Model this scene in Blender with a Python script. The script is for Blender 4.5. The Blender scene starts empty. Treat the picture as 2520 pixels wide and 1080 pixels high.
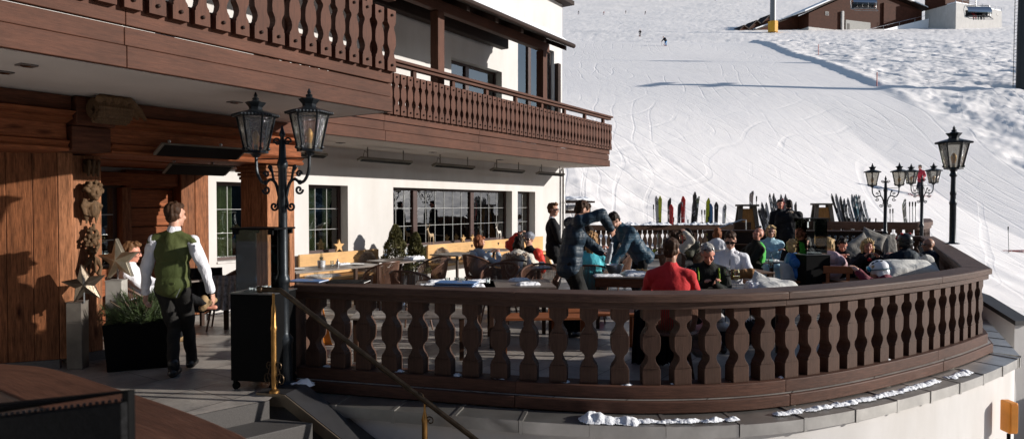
import bpy, bmesh, math, random
import numpy as np
from mathutils import Vector, Matrix, noise as mnoise
random.seed(7); np.random.seed(7)
D = bpy.data; SC = bpy.context.scene; COL = SC.collection
R = math.radians
# ------------------------------------------------------------------ camera
EYE = Vector((0, 0, 1.75)); FOC = 1650.0; PITCH = math.atan(35/1650)
cam = D.cameras.new('camera'); cam.sensor_width = 36; cam.lens = 36*FOC/2520
cam.clip_start = .05; cam.clip_end = 3000
camo = D.objects.new('camera', cam); COL.objects.link(camo)
camo.location = EYE; camo.rotation_euler = (R(90)-PITCH, 0, 0); SC.camera = camo
cam.dof.use_dof = True; cam.dof.focus_distance = 9.0; cam.dof.aperture_fstop = 3.5
def px(x, y, Y):
    "world point seen at photo pixel (x, y) at world depth Y"
    a = (x-1260)/FOC; b = -(y-540)/FOC
    c, s = math.cos(PITCH), math.sin(PITCH)
    d = Vector((a, c + b*s, b*c - s))
    t = Y/d.y
    return EYE + d*t
def flo(x, y, z=0):
    a = (x-1260)/FOC; b = -(y-540)/FOC
    c, s = math.cos(PITCH), math.sin(PITCH)
    d = Vector((a, c + b*s, b*c - s)); t = (z-EYE.z)/d.z
    return EYE + d*t
# facade frame
CX, CY = 1.52, 20.4; TH = math.atan2(.839, .544)
U = Vector((.544, .839, 0)); N = Vector((.839, -.544, 0)); HS = 2.86
def fw(s, t, z=0): return Vector((CX, CY, 0)) - U*s + N*t + Vector((0, 0, z))

# ------------------------------------------------------------------ materials
def _nt(name):
    m = D.materials.new(name); m.use_nodes = True
    nt = m.node_tree; b = nt.nodes['Principled BSDF']
    return m, nt, b
def _n(nt, t, **kw):
    n = nt.nodes.new(t)
    for k, v in kw.items():
        if k.startswith('i_'): n.inputs[k[2:].replace('_', ' ')].default_value = v
        else: setattr(n, k, v)
    return n
def ramp(nt, fac, stops):
    r = nt.nodes.new('ShaderNodeValToRGB'); e = r.color_ramp.elements
    while len(e) < len(stops): e.new(.5)
    for q, (p, c) in zip(e, stops): q.position = p; q.color = (*c, 1) if len(c) == 3 else c
    nt.links.new(fac, r.inputs[0]); return r.outputs[0]
def coords(nt, kind='Object', scale=(1, 1, 1), rot=(0, 0, 0)):
    tc = nt.nodes.new('ShaderNodeTexCoord'); mp = nt.nodes.new('ShaderNodeMapping')
    mp.inputs['Scale'].default_value = scale; mp.inputs['Rotation'].default_value = rot
    nt.links.new(tc.outputs[kind], mp.inputs['Vector']); return mp.outputs[0]
def nz(nt, vec, scale, detail=4, rough=.6, dist=0):
    n = nt.nodes.new('ShaderNodeTexNoise'); n.inputs['Scale'].default_value = scale
    n.inputs['Detail'].default_value = detail; n.inputs['Roughness'].default_value = rough
    n.inputs['Distortion'].default_value = dist
    nt.links.new(vec, n.inputs['Vector']); return n.outputs['Fac']
def bumpn(nt, b, h, strength=.3, dist=.01, prev=None):
    k = nt.nodes.new('ShaderNodeBump'); k.inputs['Strength'].default_value = strength
    k.inputs['Distance'].default_value = dist
    nt.links.new(h, k.inputs['Height'])
    if prev: nt.links.new(prev, k.inputs['Normal'])
    nt.links.new(k.outputs[0], b.inputs['Normal']); return k.outputs[0]
def mul(c, k): return tuple(min(1, x*k) for x in c)
def mixc(nt, fac, a, b, mode='MIX'):
    m = nt.nodes.new('ShaderNodeMix'); m.data_type = 'RGBA'; m.blend_type = mode
    for sock, v in ((0, fac), (6, a), (7, b)):
        if hasattr(v, 'is_output'): nt.links.new(v, m.inputs[sock])
        else: m.inputs[sock].default_value = v if not isinstance(v, tuple) or len(v) == 4 else (*v, 1)
    return m.outputs[2]
def rnd(nt):
    return nt.nodes.new('ShaderNodeObjectInfo').outputs['Random']
MC = {}
def M(name, col, rough=.6, metal=0, var=.18, vs=6, bs=60, bump=.15, bd=.004, spec=.4, stretch=(1, 1, 1), sheen=0):
    if name in MC: return MC[name]
    m, nt, b = _nt(name)
    v = coords(nt, 'Object', stretch)
    f = nz(nt, v, vs)
    c = ramp(nt, f, [(.3, mul(col, 1-var)), (.7, mul(col, 1+var))])
    nt.links.new(c, b.inputs['Base Color'])
    b.inputs['Roughness'].default_value = rough; b.inputs['Metallic'].default_value = metal
    b.inputs['Specular IOR Level'].default_value = spec
    if sheen: b.inputs['Sheen Weight'].default_value = sheen
    if bump: bumpn(nt, b, nz(nt, v, bs, 3), bump, bd)
    MC[name] = m; return m
def wood(name, col, axis='X', kind='Object', rough=.6, var=.35, dark=.35, grain=1.0, wear=0., wearcol=(.3, .25, .22), bump=.35, knots=False):
    if name in MC: return MC[name]
    m, nt, b = _nt(name)
    sc = {'X': (1.2, 14, 14), 'Y': (14, 1.2, 14), 'Z': (14, 14, 1.2)}[axis]
    v = coords(nt, kind, tuple(s*grain for s in sc))
    f1 = nz(nt, v, 1.6, 6, .65, .6); f2 = nz(nt, v, 6, 5, .7, .3)
    c1 = ramp(nt, f1, [(.28, mul(col, 1-var)), (.5, col), (.75, mul(col, 1+var))])
    c2 = ramp(nt, f2, [(.35, (1-dark,)*3), (.6, (1, 1, 1))])
    c = mixc(nt, 1., c1, c2, 'MULTIPLY')
    # broad stain
    vv = coords(nt, kind, (1, 1, 1)); f3 = nz(nt, vv, 1.3, 4)
    c = mixc(nt, 1., c, ramp(nt, f3, [(.3, (.72, .7, .68)), (.7, (1.15, 1.12, 1.1))]), 'MULTIPLY')
    if knots:
        vo = nt.nodes.new('ShaderNodeTexVoronoi'); vo.inputs['Scale'].default_value = 2.3
        kv = coords(nt, kind, {'X': (.5, 1.6, 1.6), 'Y': (1.6, .5, 1.6), 'Z': (1.6, 1.6, .5)}[axis]); nt.links.new(kv, vo.inputs['Vector'])
        c = mixc(nt, 1., c, ramp(nt, vo.outputs['Distance'], [(.03, (.18, .12, .1)), (.13, (1, 1, 1))]), 'MULTIPLY')
    if wear:
        fw_ = nz(nt, coords(nt, kind, tuple(s*.7 for s in sc)), 2.2, 6, .75, 1.)
        c = mixc(nt, ramp(nt, fw_, [(.62, (0, 0, 0)), (.72, (wear,)*3)]), c, wearcol)
    # per-object shift
    r = rnd(nt)
    c = mixc(nt, 1., c, ramp(nt, r, [(0, (.85, .85, .85)), (1, (1.12, 1.1, 1.08))]), 'MULTIPLY')
    nt.links.new(c, b.inputs['Base Color'])
    b.inputs['Roughness'].default_value = min(.8, rough+.1); b.inputs['Specular IOR Level'].default_value = .18
    bumpn(nt, b, f2, bump, .006)
    MC[name] = m; return m
def fabric(name, col, quilt=0, rough=.75, var=.12, sheen=.1, wr=.5, qs=13):
    if name in MC: return MC[name]
    m, nt, b = _nt(name)
    v = coords(nt, 'Object', (1, 1, 1))
    c = ramp(nt, nz(nt, v, 5, 4), [(.3, mul(col, 1-var)), (.7, mul(col, 1+var))])
    b.inputs['Roughness'].default_value = rough; b.inputs['Specular IOR Level'].default_value = .25 if max(col) > .05 else .1
    b.inputs['Sheen Weight'].default_value = sheen if max(col) > .1 else 0.
    p = bumpn(nt, b, nz(nt, coords(nt, 'Object', (1, 1, .6)), 9, 3, .55, 1.5), wr, .03)
    p = bumpn(nt, b, nz(nt, v, 160, 2), .12, .002, p)
    if quilt:
        w = nt.nodes.new('ShaderNodeTexWave'); w.bands_direction = 'Z'; w.inputs['Scale'].default_value = qs/6.283*1.0
        w.inputs['Distortion'].default_value = .8; w.inputs['Detail'].default_value = 1
        nt.links.new(v, w.inputs['Vector'])
        h = ramp(nt, w.outputs['Fac'], [(0, (0, 0, 0)), (.25, (.8, .8, .8)), (1, (1, 1, 1))])
        bumpn(nt, b, h, quilt*.7, .012, p)
        c = mixc(nt, 1., c, ramp(nt, w.outputs['Fac'], [(0, (.7, .7, .7)), (.1, (1, 1, 1))]), 'MULTIPLY')
    nt.links.new(c, b.inputs['Base Color'])
    MC[name] = m; return m
def glass(name, tint=(1, 1, 1), refl=1.0, rough=.0, wav=0, ior=1.5, mn=.0):
    if name in MC: return MC[name]
    m, nt, b = _nt(name); nt.nodes.remove(b)
    out = nt.nodes['Material Output']
    t = _n(nt, 'ShaderNodeBsdfTransparent'); t.inputs[0].default_value = (*tint, 1)
    g = _n(nt, 'ShaderNodeBsdfGlossy'); g.inputs['Roughness'].default_value = rough; g.inputs[0].default_value = (refl,)*3+(1,)
    fr = _n(nt, 'ShaderNodeFresnel'); fr.inputs[0].default_value = ior
    fac = fr.outputs[0]
    if mn:
        mx = nt.nodes.new('ShaderNodeMath'); mx.operation = 'ADD'; mx.use_clamp = True; mx.inputs[1].default_value = mn
        nt.links.new(fac, mx.inputs[0]); fac = mx.outputs[0]
    if wav:
        k = nt.nodes.new('ShaderNodeBump'); k.inputs['Strength'].default_value = wav; k.inputs['Distance'].default_value = .02
        nt.links.new(nz(nt, coords(nt), 60 if wav > .3 else 2.2, 2), k.inputs['Height']); nt.links.new(k.outputs[0], g.inputs['Normal'])
    mix = _n(nt, 'ShaderNodeMixShader'); nt.links.new(fac, mix.inputs[0])
    nt.links.new(t.outputs[0], mix.inputs[1]); nt.links.new(g.outputs[0], mix.inputs[2])
    nt.links.new(mix.outputs[0], out.inputs[0]); MC[name] = m; return m

# ------------------------------------------------------------------ mesh builder
class MB:
    def __init__(s): s.v = []; s.f = []; s.uv = None
    def add(s, vs, fs):
        o = len(s.v); s.v += [tuple(p) for p in vs]; s.f += [tuple(i+o for i in f) for f in fs]; return s
    def box(s, c, d, rz=0, rx=0, ry=0, taper=1.0):
        hx, hy, hz = d[0]/2, d[1]/2, d[2]/2
        m = Matrix.Translation(c) @ Matrix.Rotation(rz, 4, 'Z') @ Matrix.Rotation(ry, 4, 'Y') @ Matrix.Rotation(rx, 4, 'X')
        vs = [m @ Vector((x*hx*(taper if z > 0 else 1), y*hy*(taper if z > 0 else 1), z*hz)) for z in (-1, 1) for y in (-1, 1) for x in (-1, 1)]
        return s.add(vs, [(0, 2, 3, 1), (4, 5, 7, 6), (0, 1, 5, 4), (2, 6, 7, 3), (0, 4, 6, 2), (1, 3, 7, 5)])
    def b2(s, a, b):
        lo = [min(p, q) for p, q in zip(a, b)]; hi = [max(p, q) for p, q in zip(a, b)]
        return s.box([(p+q)/2 for p, q in zip(lo, hi)], [q-p for p, q in zip(lo, hi)])
    def prism(s, poly, o, a, b, d):
        "extrude 2d poly (in axes a, b from o) along vector d"
        o, a, b, d = map(Vector, (o, a, b, d)); n = len(poly)
        p0 = [o + a*x + b*y for x, y in poly]; p1 = [p + d for p in p0]
        fs = [tuple(range(n-1, -1, -1)), tuple(range(n, 2*n))] + [(i, (i+1) % n, n+(i+1) % n, n+i) for i in range(n)]
        return s.add(p0+p1, fs)
    def tube(s, pts, r, n=8, caps=True, flat=1.0):
        pts = [Vector(p) for p in pts]
        rs = r if isinstance(r, (list, tuple)) else [r]*len(pts)
        vs = []; up = None
        for i, p in enumerate(pts):
            t = (pts[min(i+1, len(pts)-1)] - pts[max(i-1, 0)])
            t = t.normalized() if t.length > 1e-9 else Vector((0, 0, 1))
            if up is None:
                up = Vector((0, 0, 1)) if abs(t.z) < .9 else Vector((1, 0, 0))
            sd = t.cross(up); sd = sd.normalized() if sd.length > 1e-6 else t.orthogonal().normalized()
            up = sd.cross(t).normalized()
            for k in range(n):
                a = 2*math.pi*k/n
                vs.append(p + (sd*math.cos(a) + up*math.sin(a)*flat)*rs[i])
        fs = [(i*n+k, i*n+(k+1) % n, (i+1)*n+(k+1) % n, (i+1)*n+k) for i in range(len(pts)-1) for k in range(n)]
        if caps: fs += [tuple(range(n-1, -1, -1)), tuple((len(pts)-1)*n+k for k in range(n))]
        return s.add(vs, fs)
    def lathe(s, prof, c=(0, 0, 0), n=16, ang=0, axis=None, caps=True):
        c = Vector(c); m = axis if axis else Matrix.Identity(3)
        vs = [c + m @ Vector((r*math.cos(ang+2*math.pi*k/n), r*math.sin(ang+2*math.pi*k/n), z)) for r, z in prof for k in range(n)]
        fs = [(i*n+k, i*n+(k+1) % n, (i+1)*n+(k+1) % n, (i+1)*n+k) for i in range(len(prof)-1) for k in range(n)]
        if caps: fs += [tuple(range(n-1, -1, -1)), tuple((len(prof)-1)*n+k for k in range(n))]
        return s.add(vs, fs)
    def ell(s, c, r, B=None, n=12, m=8):
        c = Vector(c); B = B or Matrix.Identity(3)
        r = (r, r, r) if not isinstance(r, (tuple, list)) else r
        vs = [c + B @ Vector((0, 0, -r[2]))]
        for j in range(1, m):
            ph = -math.pi/2 + math.pi*j/m
            for k in range(n):
                a = 2*math.pi*k/n
                vs.append(c + B @ Vector((r[0]*math.cos(ph)*math.cos(a), r[1]*math.cos(ph)*math.sin(a), r[2]*math.sin(ph))))
        vs.append(c + B @ Vector((0, 0, r[2]))); L = len(vs)-1
        fs = [(0, 1+(k+1) % n, 1+k) for k in range(n)]
        for j in range(m-2):
            fs += [(1+j*n+k, 1+j*n+(k+1) % n, 1+(j+1)*n+(k+1) % n, 1+(j+1)*n+k) for k in range(n)]
        fs += [(1+(m-2)*n+k, 1+(m-2)*n+(k+1) % n, L) for k in range(n)]
        return s.add(vs, fs)
    def cap(s, a, b, ra, rb=None, n=10):
        "closed tapered capsule"
        a, b = Vector(a), Vector(b); rb = ra if rb is None else rb
        t = b-a; L = t.length
        if L < 1e-6: return s.ell(a, ra, n=n)
        t /= L; sd = t.orthogonal().normalized(); up = t.cross(sd)
        rings = []
        for q in (-80, -50, -20): rings.append((a + t*ra*math.sin(R(q)), ra*math.cos(R(q))))
        rings.append((a, ra)); rings.append((a+t*L*.5, (ra+rb)/2)); rings.append((b, rb))
        for q in (20, 50, 80): rings.append((b + t*rb*math.sin(R(q)), rb*math.cos(R(q))))
        vs = [p + (sd*math.cos(2*math.pi*k/n) + up*math.sin(2*math.pi*k/n))*r for p, r in rings for k in range(n)]
        fs = [(i*n+k, i*n+(k+1) % n, (i+1)*n+(k+1) % n, (i+1)*n+k) for i in range(len(rings)-1) for k in range(n)]
        fs += [tuple(range(n-1, -1, -1)), tuple((len(rings)-1)*n+k for k in range(n))]
        return s.add(vs, fs)
    def sweep(s, path, sec, uvs=True, closed=False, seams=0):
        "path: 2-d points; sec: closed (offset to the right-hand side, z) polygon"
        P = [Vector((p[0], p[1])) for p in path]; n = len(sec); L = 0
        vs = []; cum = []
        for i, p in enumerate(P):
            t0 = (P[i]-P[i-1]).normalized() if i else (P[1]-P[0]).normalized()
            t1 = (P[i+1]-P[i]).normalized() if i < len(P)-1 else t0
            t = (t0+t1).normalized(); k = 1/max(.5, t.dot(t1))
            nr = Vector((t.y, -t.x))*k
            if i: L += (P[i]-P[i-1]).length
            cum.append(L)
            vs += [(p.x+nr.x*o, p.y+nr.y*o, z) for o, z in sec]
        fs = [(i*n+k, i*n+(k+1) % n, (i+1)*n+(k+1) % n, (i+1)*n+k) for i in range(len(P)-1) for k in range(n)]
        fs += [tuple(range(n-1, -1, -1)), tuple((len(P)-1)*n+k for k in range(n))]
        if s.uv is None: s.uv = {}
        per = [0]
        for k in range(n):
            a, b = sec[k], sec[(k+1) % n]; per.append(per[-1]+math.hypot(a[0]-b[0], a[1]-b[1]))
        o = len(s.v); fo = len(s.f)
        for i in range(len(P)-1):
            for k in range(n):
                s.uv[fo+i*n+k] = [(cum[i], per[k]), (cum[i], per[k+1]), (cum[i+1], per[k+1]), (cum[i+1], per[k])]
        return s.add(vs, fs)
    def mesh(s, name):
        me = D.meshes.new(name); me.from_pydata(s.v, [], s.f)
        if s.uv is not None:
            ul = me.uv_layers.new(name='UVMap')
            for i, p in enumerate(me.polygons):
                if i in s.uv:
                    for li, uv in zip(p.loop_indices, s.uv[i]): ul.data[li].uv = uv
        me.update(); return me
    def build(s, name, mat=None, parent=None, smooth=35, loc=None, rz=0, bevel=0, fix=False):
        me = s.mesh(name)
        if fix:
            bm = bmesh.new(); bm.from_mesh(me); bmesh.ops.recalc_face_normals(bm, faces=bm.faces); bm.to_mesh(me); bm.free()
        return put(name, me, mat, parent, smooth, loc, rz, bevel)
def put(name, me, mat=None, parent=None, smooth=35, loc=None, rz=0, bevel=0):
    o = D.objects.new(name, me); COL.objects.link(o)
    if mat is not None and not me.materials: me.materials.append(mat)
    if smooth:
        me.polygons.foreach_set('use_smooth', [True]*len(me.polygons))
        if smooth < 170: me.set_sharp_from_angle(angle=R(smooth))
    if loc is not None: o.location = loc
    if rz: o.rotation_euler.z = rz
    if parent is not None: o.parent = parent
    if bevel:
        b = o.modifiers.new('bevel', 'BEVEL'); b.width = bevel; b.segments = 2; b.limit_method = 'ANGLE'; b.angle_limit = R(40)
    return o
def tag(o, label, cat, group=None, kind=None):
    if label: o['label'] = label
    if cat: o['category'] = cat
    if group: o['group'] = group
    if kind: o['kind'] = kind
    return o
def empty(name, loc=(0, 0, 0), rz=0, label=None, cat=None, group=None):
    o = D.objects.new(name, None); COL.objects.link(o); o.location = loc; o.rotation_euler.z = rz
    o.empty_display_size = .1
    return tag(o, label, cat, group)
def struct(o): o['kind'] = 'structure'; return o
def dup(root, loc=None, rz=None, label=None, scale=None, group=None):
    r = root.copy(); COL.objects.link(r)
    if loc is not None: r.location = loc
    if rz is not None: r.rotation_euler.z = rz
    if label: r['label'] = label
    if group: r['group'] = group
    if scale: r.scale = (scale,)*3
    for ch in list(root.children):
        c = ch.copy(); COL.objects.link(c); c.parent = r
        for g in list(ch.children):
            d = g.copy(); COL.objects.link(d); d.parent = c
    return r
def remesh(mb, voxel=.012, smooth=3, name='m'):
    o = D.objects.new('tmp', mb.mesh('tmp')); COL.objects.link(o)
    r = o.modifiers.new('r', 'REMESH'); r.mode = 'VOXEL'; r.voxel_size = voxel
    if smooth:
        sm = o.modifiers.new('s', 'SMOOTH'); sm.factor = .5; sm.iterations = smooth
    dg = bpy.context.evaluated_depsgraph_get(); dg.update()
    me = D.meshes.new_from_object(o.evaluated_get(dg)); me.name = name
    old = o.data; D.objects.remove(o); D.meshes.remove(old)
    return me
def wobble(me, amp, scale, stretch=(1, 1, 1), seed=0):
    n = len(me.vertices); co = np.empty(n*3); me.vertices.foreach_get('co', co)
    no = np.empty(n*3); me.vertices.foreach_get('normal', no)
    co = co.reshape(-1, 3); no = no.reshape(-1, 3)
    for i in range(n):
        p = co[i]
        co[i] += no[i]*amp*mnoise.noise((p[0]*scale*stretch[0]+seed, p[1]*scale*stretch[1], p[2]*scale*stretch[2]))
    me.vertices.foreach_set('co', co.ravel()); me.update(); return me
def spline(pts, n=8):
    P = [np.array(p, float) for p in pts]; P = [2*P[0]-P[1]] + P + [2*P[-1]-P[-2]]; out = []
    for i in range(1, len(P)-2):
        for k in range(n):
            t = k/n; a, b, c, d = P[i-1:i+3]
            out.append(.5*((2*b)+(-a+c)*t+(2*a-5*b+4*c-d)*t*t+(-a+3*b-3*c+d)*t**3))
    out.append(P[-2]); return [tuple(p) for p in out]
# ------------------------------------------------------------------ palette
WB = wood('brown_stained_boards', (.092, .037, .022), 'X', rough=.55, var=.22, dark=.3, wear=.25, wearcol=(.2, .12, .09))
WBZ = wood('brown_stained_uprights', (.094, .038, .023), 'Z', rough=.55, var=.22, dark=.3, wear=.3, wearcol=(.2, .12, .09))
WR = wood('weathered_rail', (.09, .051, .037), 'X', kind='UV', rough=.5, var=.25, dark=.4, wear=.5, wearcol=(.24, .16, .12))
WRZ = wood('weathered_balusters', (.08, .044, .031), 'Z', rough=.55, var=.25, dark=.35, wear=.3, wearcol=(.2, .14, .11))
WRL = wood('red_brown_foot_rail', (.1, .047, .032), 'X', kind='UV', rough=.5, var=.25, dark=.4, wear=.3, wearcol=(.2, .13, .1))
WO = wood('old_larch_upright', (.36, .16, .08), 'Z', rough=.65, var=.45, dark=.6, wear=.35, wearcol=(.4, .2, .11), knots=True)
WOX = wood('old_larch_beam', (.24, .08, .033), 'X', rough=.65, var=.4, dark=.5, knots=True)
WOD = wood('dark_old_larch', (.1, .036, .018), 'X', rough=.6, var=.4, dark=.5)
WPL = wood('old_larch_planks', (.24, .094, .042), 'Z', rough=.6, var=.5, dark=.55, wear=.4, wearcol=(.5, .22, .1), knots=True)
WC = wood('carved_oak', (.14, .085, .045), 'Z', rough=.6, var=.3, dark=.45, bump=.5)
WY = wood('pale_pine', (.58, .36, .16), 'X', rough=.5, var=.12, dark=.15)
WD = wood('dark_chair_wood', (.06, .03, .018), 'Z', rough=.45)
WT = wood('teak_red', (.32, .11, .045), 'X', rough=.4, var=.2, dark=.3)
WK = wood('near_black_timber', (.035, .02, .015), 'X', rough=.55)
def plaster():
    m, nt, b = _nt('white_plaster'); v = coords(nt)
    c = ramp(nt, nz(nt, v, .6, 5), [(.3, (.53, .515, .5)), (.7, (.6, .58, .565))])
    c = mixc(nt, 1., c, ramp(nt, nz(nt, coords(nt, 'Object', (1.1, 1.1, .3)), 2, 6), [(.35, (.91, .9, .885)), (.65, (1, 1, 1))]), 'MULTIPLY')
    nt.links.new(c, b.inputs['Base Color']); b.inputs['Roughness'].default_value = .9; b.inputs['Specular IOR Level'].default_value = .15
    p = bumpn(nt, b, nz(nt, v, 110, 4, .7), .3, .004); bumpn(nt, b, nz(nt, v, 5, 3), .12, .02, p); return m
PL = plaster()
SOF = M('soffit_plaster', (.5, .45, .41), .9, var=.08, vs=1.2, bs=150, bump=.15)
IRON = M('lamp_iron', (.02, .024, .028), .38, .6, var=.3, vs=12, bs=90, bump=.3)
BLK = M('black_powder_coat', (.005, .005, .0052), .6, 0, var=.25, vs=3, bs=200, bump=.06, spec=.05)
DGR = M('dark_frame', (.045, .02, .016), .4, var=.2)
STEEL = M('brushed_steel', (.5, .5, .5), .28, 1, var=.15, vs=5, bs=80, bump=.15)
ZINC = M('zinc_coping', (.4, .385, .36), .36, .85, var=.25, vs=2.5, bs=30, bump=.12)
BRASS = M('worn_brass', (.33, .18, .06), .4, 1, var=.35, vs=9, bs=80, bump=.25)
BRONZE = M('dark_bronze', (.07, .048, .03), .36, .9, var=.4, vs=14, bs=80, bump=.2)
STARM = M('aged_tin', (.55, .46, .33), .32, .9, var=.35, vs=7, bs=40, bump=.3, bd=.006)
STARD = M('shaded_tin', (.2, .16, .12), .35, .9, var=.4, vs=7, bs=40, bump=.3, bd=.006)  # aged tin darkened: the second star's shade is put into the colour
SNOWP = M('snow_lump', (.86, .87, .9), .6, var=.05, vs=8, bs=45, bump=.6, bd=.02)
WHITE = M('white_porcelain', (.72, .71, .69), .3, var=.04, spec=.5)
LINEN = fabric('white_linen', (.68, .68, .7), rough=.85)
GRD = M('shaded_granite', (.06, .055, .052), .7, var=.4, vs=160, bs=220, bump=.25)  # granite darkened: the shade on the stairs is put into the colour
GRAN = M('granite', (.13, .118, .108), .7, var=.35, vs=160, bs=220, bump=.25)
TTOP = M('stone_table_top', (.16, .13, .11), .35, var=.3, vs=5, bs=120, bump=.1)
WIN = glass('window_pane', (.62, .68, .66), .9, wav=.035, mn=.16)
GLS = glass('clear_glass', (.95, .97, .96), .45, ior=1.4)
LGL = glass('lantern_glass', (.62, .6, .55), .9, wav=.9, rough=.08, mn=.12)
WINE = glass('wine_glass', (.9, .93, .93), 1., ior=1.5, mn=.05)
MENU = M('blue_menu_cover', (.06, .16, .36), .45, var=.1)
PINEM = M('pine_needles', (.045, .07, .022), .55, var=.6, vs=9, bump=0)
SHRM = M('shrub_leaves', (.1, .092, .03), .6, var=.7, vs=8, bump=0)
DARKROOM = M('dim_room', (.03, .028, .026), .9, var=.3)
CURT = fabric('curtain', (.62, .6, .4), rough=.9)
CUSH = fabric('grey_cushion', (.2, .185, .165), rough=.9)
CUSW = fabric('pale_cushion', (.5, .49, .46), rough=.9)
SKIN = M('skin', (.5, .27, .19), .5, var=.12, vs=20, bs=200, bump=.1, bd=.001)
SKINR = M('sunburnt_skin', (.52, .22, .15), .5, var=.14, vs=20, bs=200, bump=.1, bd=.001)
SKINT = M('tanned_skin', (.36, .18, .115), .5, var=.12, vs=20, bs=200, bump=.1, bd=.001)
LENS = M('dark_lens', (.01, .01, .012), .08, 0, var=.1, bump=0, spec=.8)

# ------------------------------------------------------------------ light
SUN_H = Vector((.995, -.085, 0)).normalized(); EL = R(16.5)
sun = D.lights.new('sun', 'SUN'); sun.energy = 6.3; sun.angle = R(.53); sun.color = (1, .945, .875)
suno = D.objects.new('sun', sun); COL.objects.link(suno)
sdir = Vector((SUN_H.x*math.cos(EL), SUN_H.y*math.cos(EL), math.sin(EL)))
suno.rotation_euler = sdir.to_track_quat('Z', 'Y').to_euler(); suno.location = (60, 0, 40)
w = D.worlds.new('World'); SC.world = w; w.use_nodes = True
sky = w.node_tree.nodes.new('ShaderNodeTexSky'); sky.sky_type = 'NISHITA'; sky.sun_disc = False
sky.sun_elevation = EL; sky.sun_rotation = math.atan2(SUN_H.x, SUN_H.y); sky.altitude = 1800; sky.air_density = 1.0; sky.dust_density = 1.6
bg = w.node_tree.nodes['Background']; bg.inputs[1].default_value = .122
w.node_tree.links.new(sky.outputs[0], bg.inputs[0])
SC.view_settings.view_transform = 'Standard'; SC.view_settings.look = 'None'; SC.view_settings.exposure = 0
SC.render.engine = 'CYCLES'; SC.cycles.use_denoising = True; SC.cycles.max_bounces = 8; SC.cycles.transparent_max_bounces = 16
SC.cycles.sample_clamp_indirect = 6

# ------------------------------------------------------------------ terrain
def vnoise(x, y, seed=0):
    xi = np.floor(x).astype(np.int64); yi = np.floor(y).astype(np.int64); xf = x-xi; yf = y-yi
    def h(a, b):
        q = (a*374761393 + b*668265263 + seed*974634) & 0x7fffffff
        q = ((q ^ (q >> 13))*1274126177) & 0x7fffffff
        return ((q ^ (q >> 16)) & 0xffff)/65535.
    u = xf*xf*(3-2*xf); v = yf*yf*(3-2*yf)
    return (h(xi, yi)*(1-u)+h(xi+1, yi)*u)*(1-v)+(h(xi, yi+1)*(1-u)+h(xi+1, yi+1)*u)*v - .5
PY = [-60, 4, 7, 9, 12.6, 14.5, 18, 22, 24.5, 27, 40, 60, 90, 108, 116, 124, 140, 200, 360, 700, 900]
PZ = [-3, -3, -2.8, -2.7, -2.55, -1.5, -.9, -.5, .55, 1.15, 5.5, 12.1, 21.6, 27.6, 29.8, 31.2, 35.3, 54, 104, 225, 300]
def sstep(a, b, x):
    t = np.clip((x-a)/(b-a), 0, 1); return t*t*(3-2*t)
def gz0(X, Y):
    b = np.interp(Y, PY, PZ)
    k = sstep(14, 26, Y)*(1-sstep(36, 62, Y))
    return b - .165*np.clip(X-7, -4, 18)*k
def gz(X, Y):
    X = np.asarray(X, float); Y = np.asarray(Y, float)
    z = sum(gz0(X, Y+d)*w_ for d, w_ in ((-1, .25), (0, .5), (1, .25)))
    xb = 33.6+.137*(Y-61) + 1.2*vnoise(X*.02, Y*.12, 5)
    rough = sstep(0, 3.5, X-xb)*sstep(24, 30, Y)
    far = sstep(118, 132, Y)
    rough = np.maximum(rough, far*.8)
    rough = np.maximum(rough, .3*sstep(44, 34, Y)*sstep(23, 28, Y)*sstep(12, 6, X+.0*Y))
    s1 = np.where(far > .5, .16, .3)
    m = vnoise(X*s1+Y*.05, Y*s1*.8, 1)*.55 + vnoise(X*.6-Y*.35, Y*.7, 2)*.42 + vnoise(X*1.3+Y*.6, Y*1.5, 3)*.26 + vnoise(X*2.6-Y*.9, Y*2.6, 13)*.14
    m += -.28*np.exp(-((np.abs(vnoise(X*.22+Y*.07, Y*.16, 9)))/.035)**2)
    z = z + rough*m*np.where(far > .5, .38, .6) + .22*sstep(-.2, 1.0, X-xb)*sstep(56, 66, Y)*(1-far)
    z = z + .2*np.exp(-((X-xb-1.0)/.8)**2)*sstep(50, 62, Y)*(.6+1.2*np.abs(vnoise(X*.9, Y*.9, 21)))*(1-far)         # groomed edge berm
    z = z + (vnoise(X*.06, Y*.05, 4)*.5 + vnoise(X*.2+Y*.1, Y*.12, 6)*.03)*sstep(26, 45, Y)*(1-far*.0)
    z = z + vnoise(X*1.1, Y*1.1, 8)*.1*sstep(9, 24, Y)*(1-.88*sstep(25, 34, Y))
    return z
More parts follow.
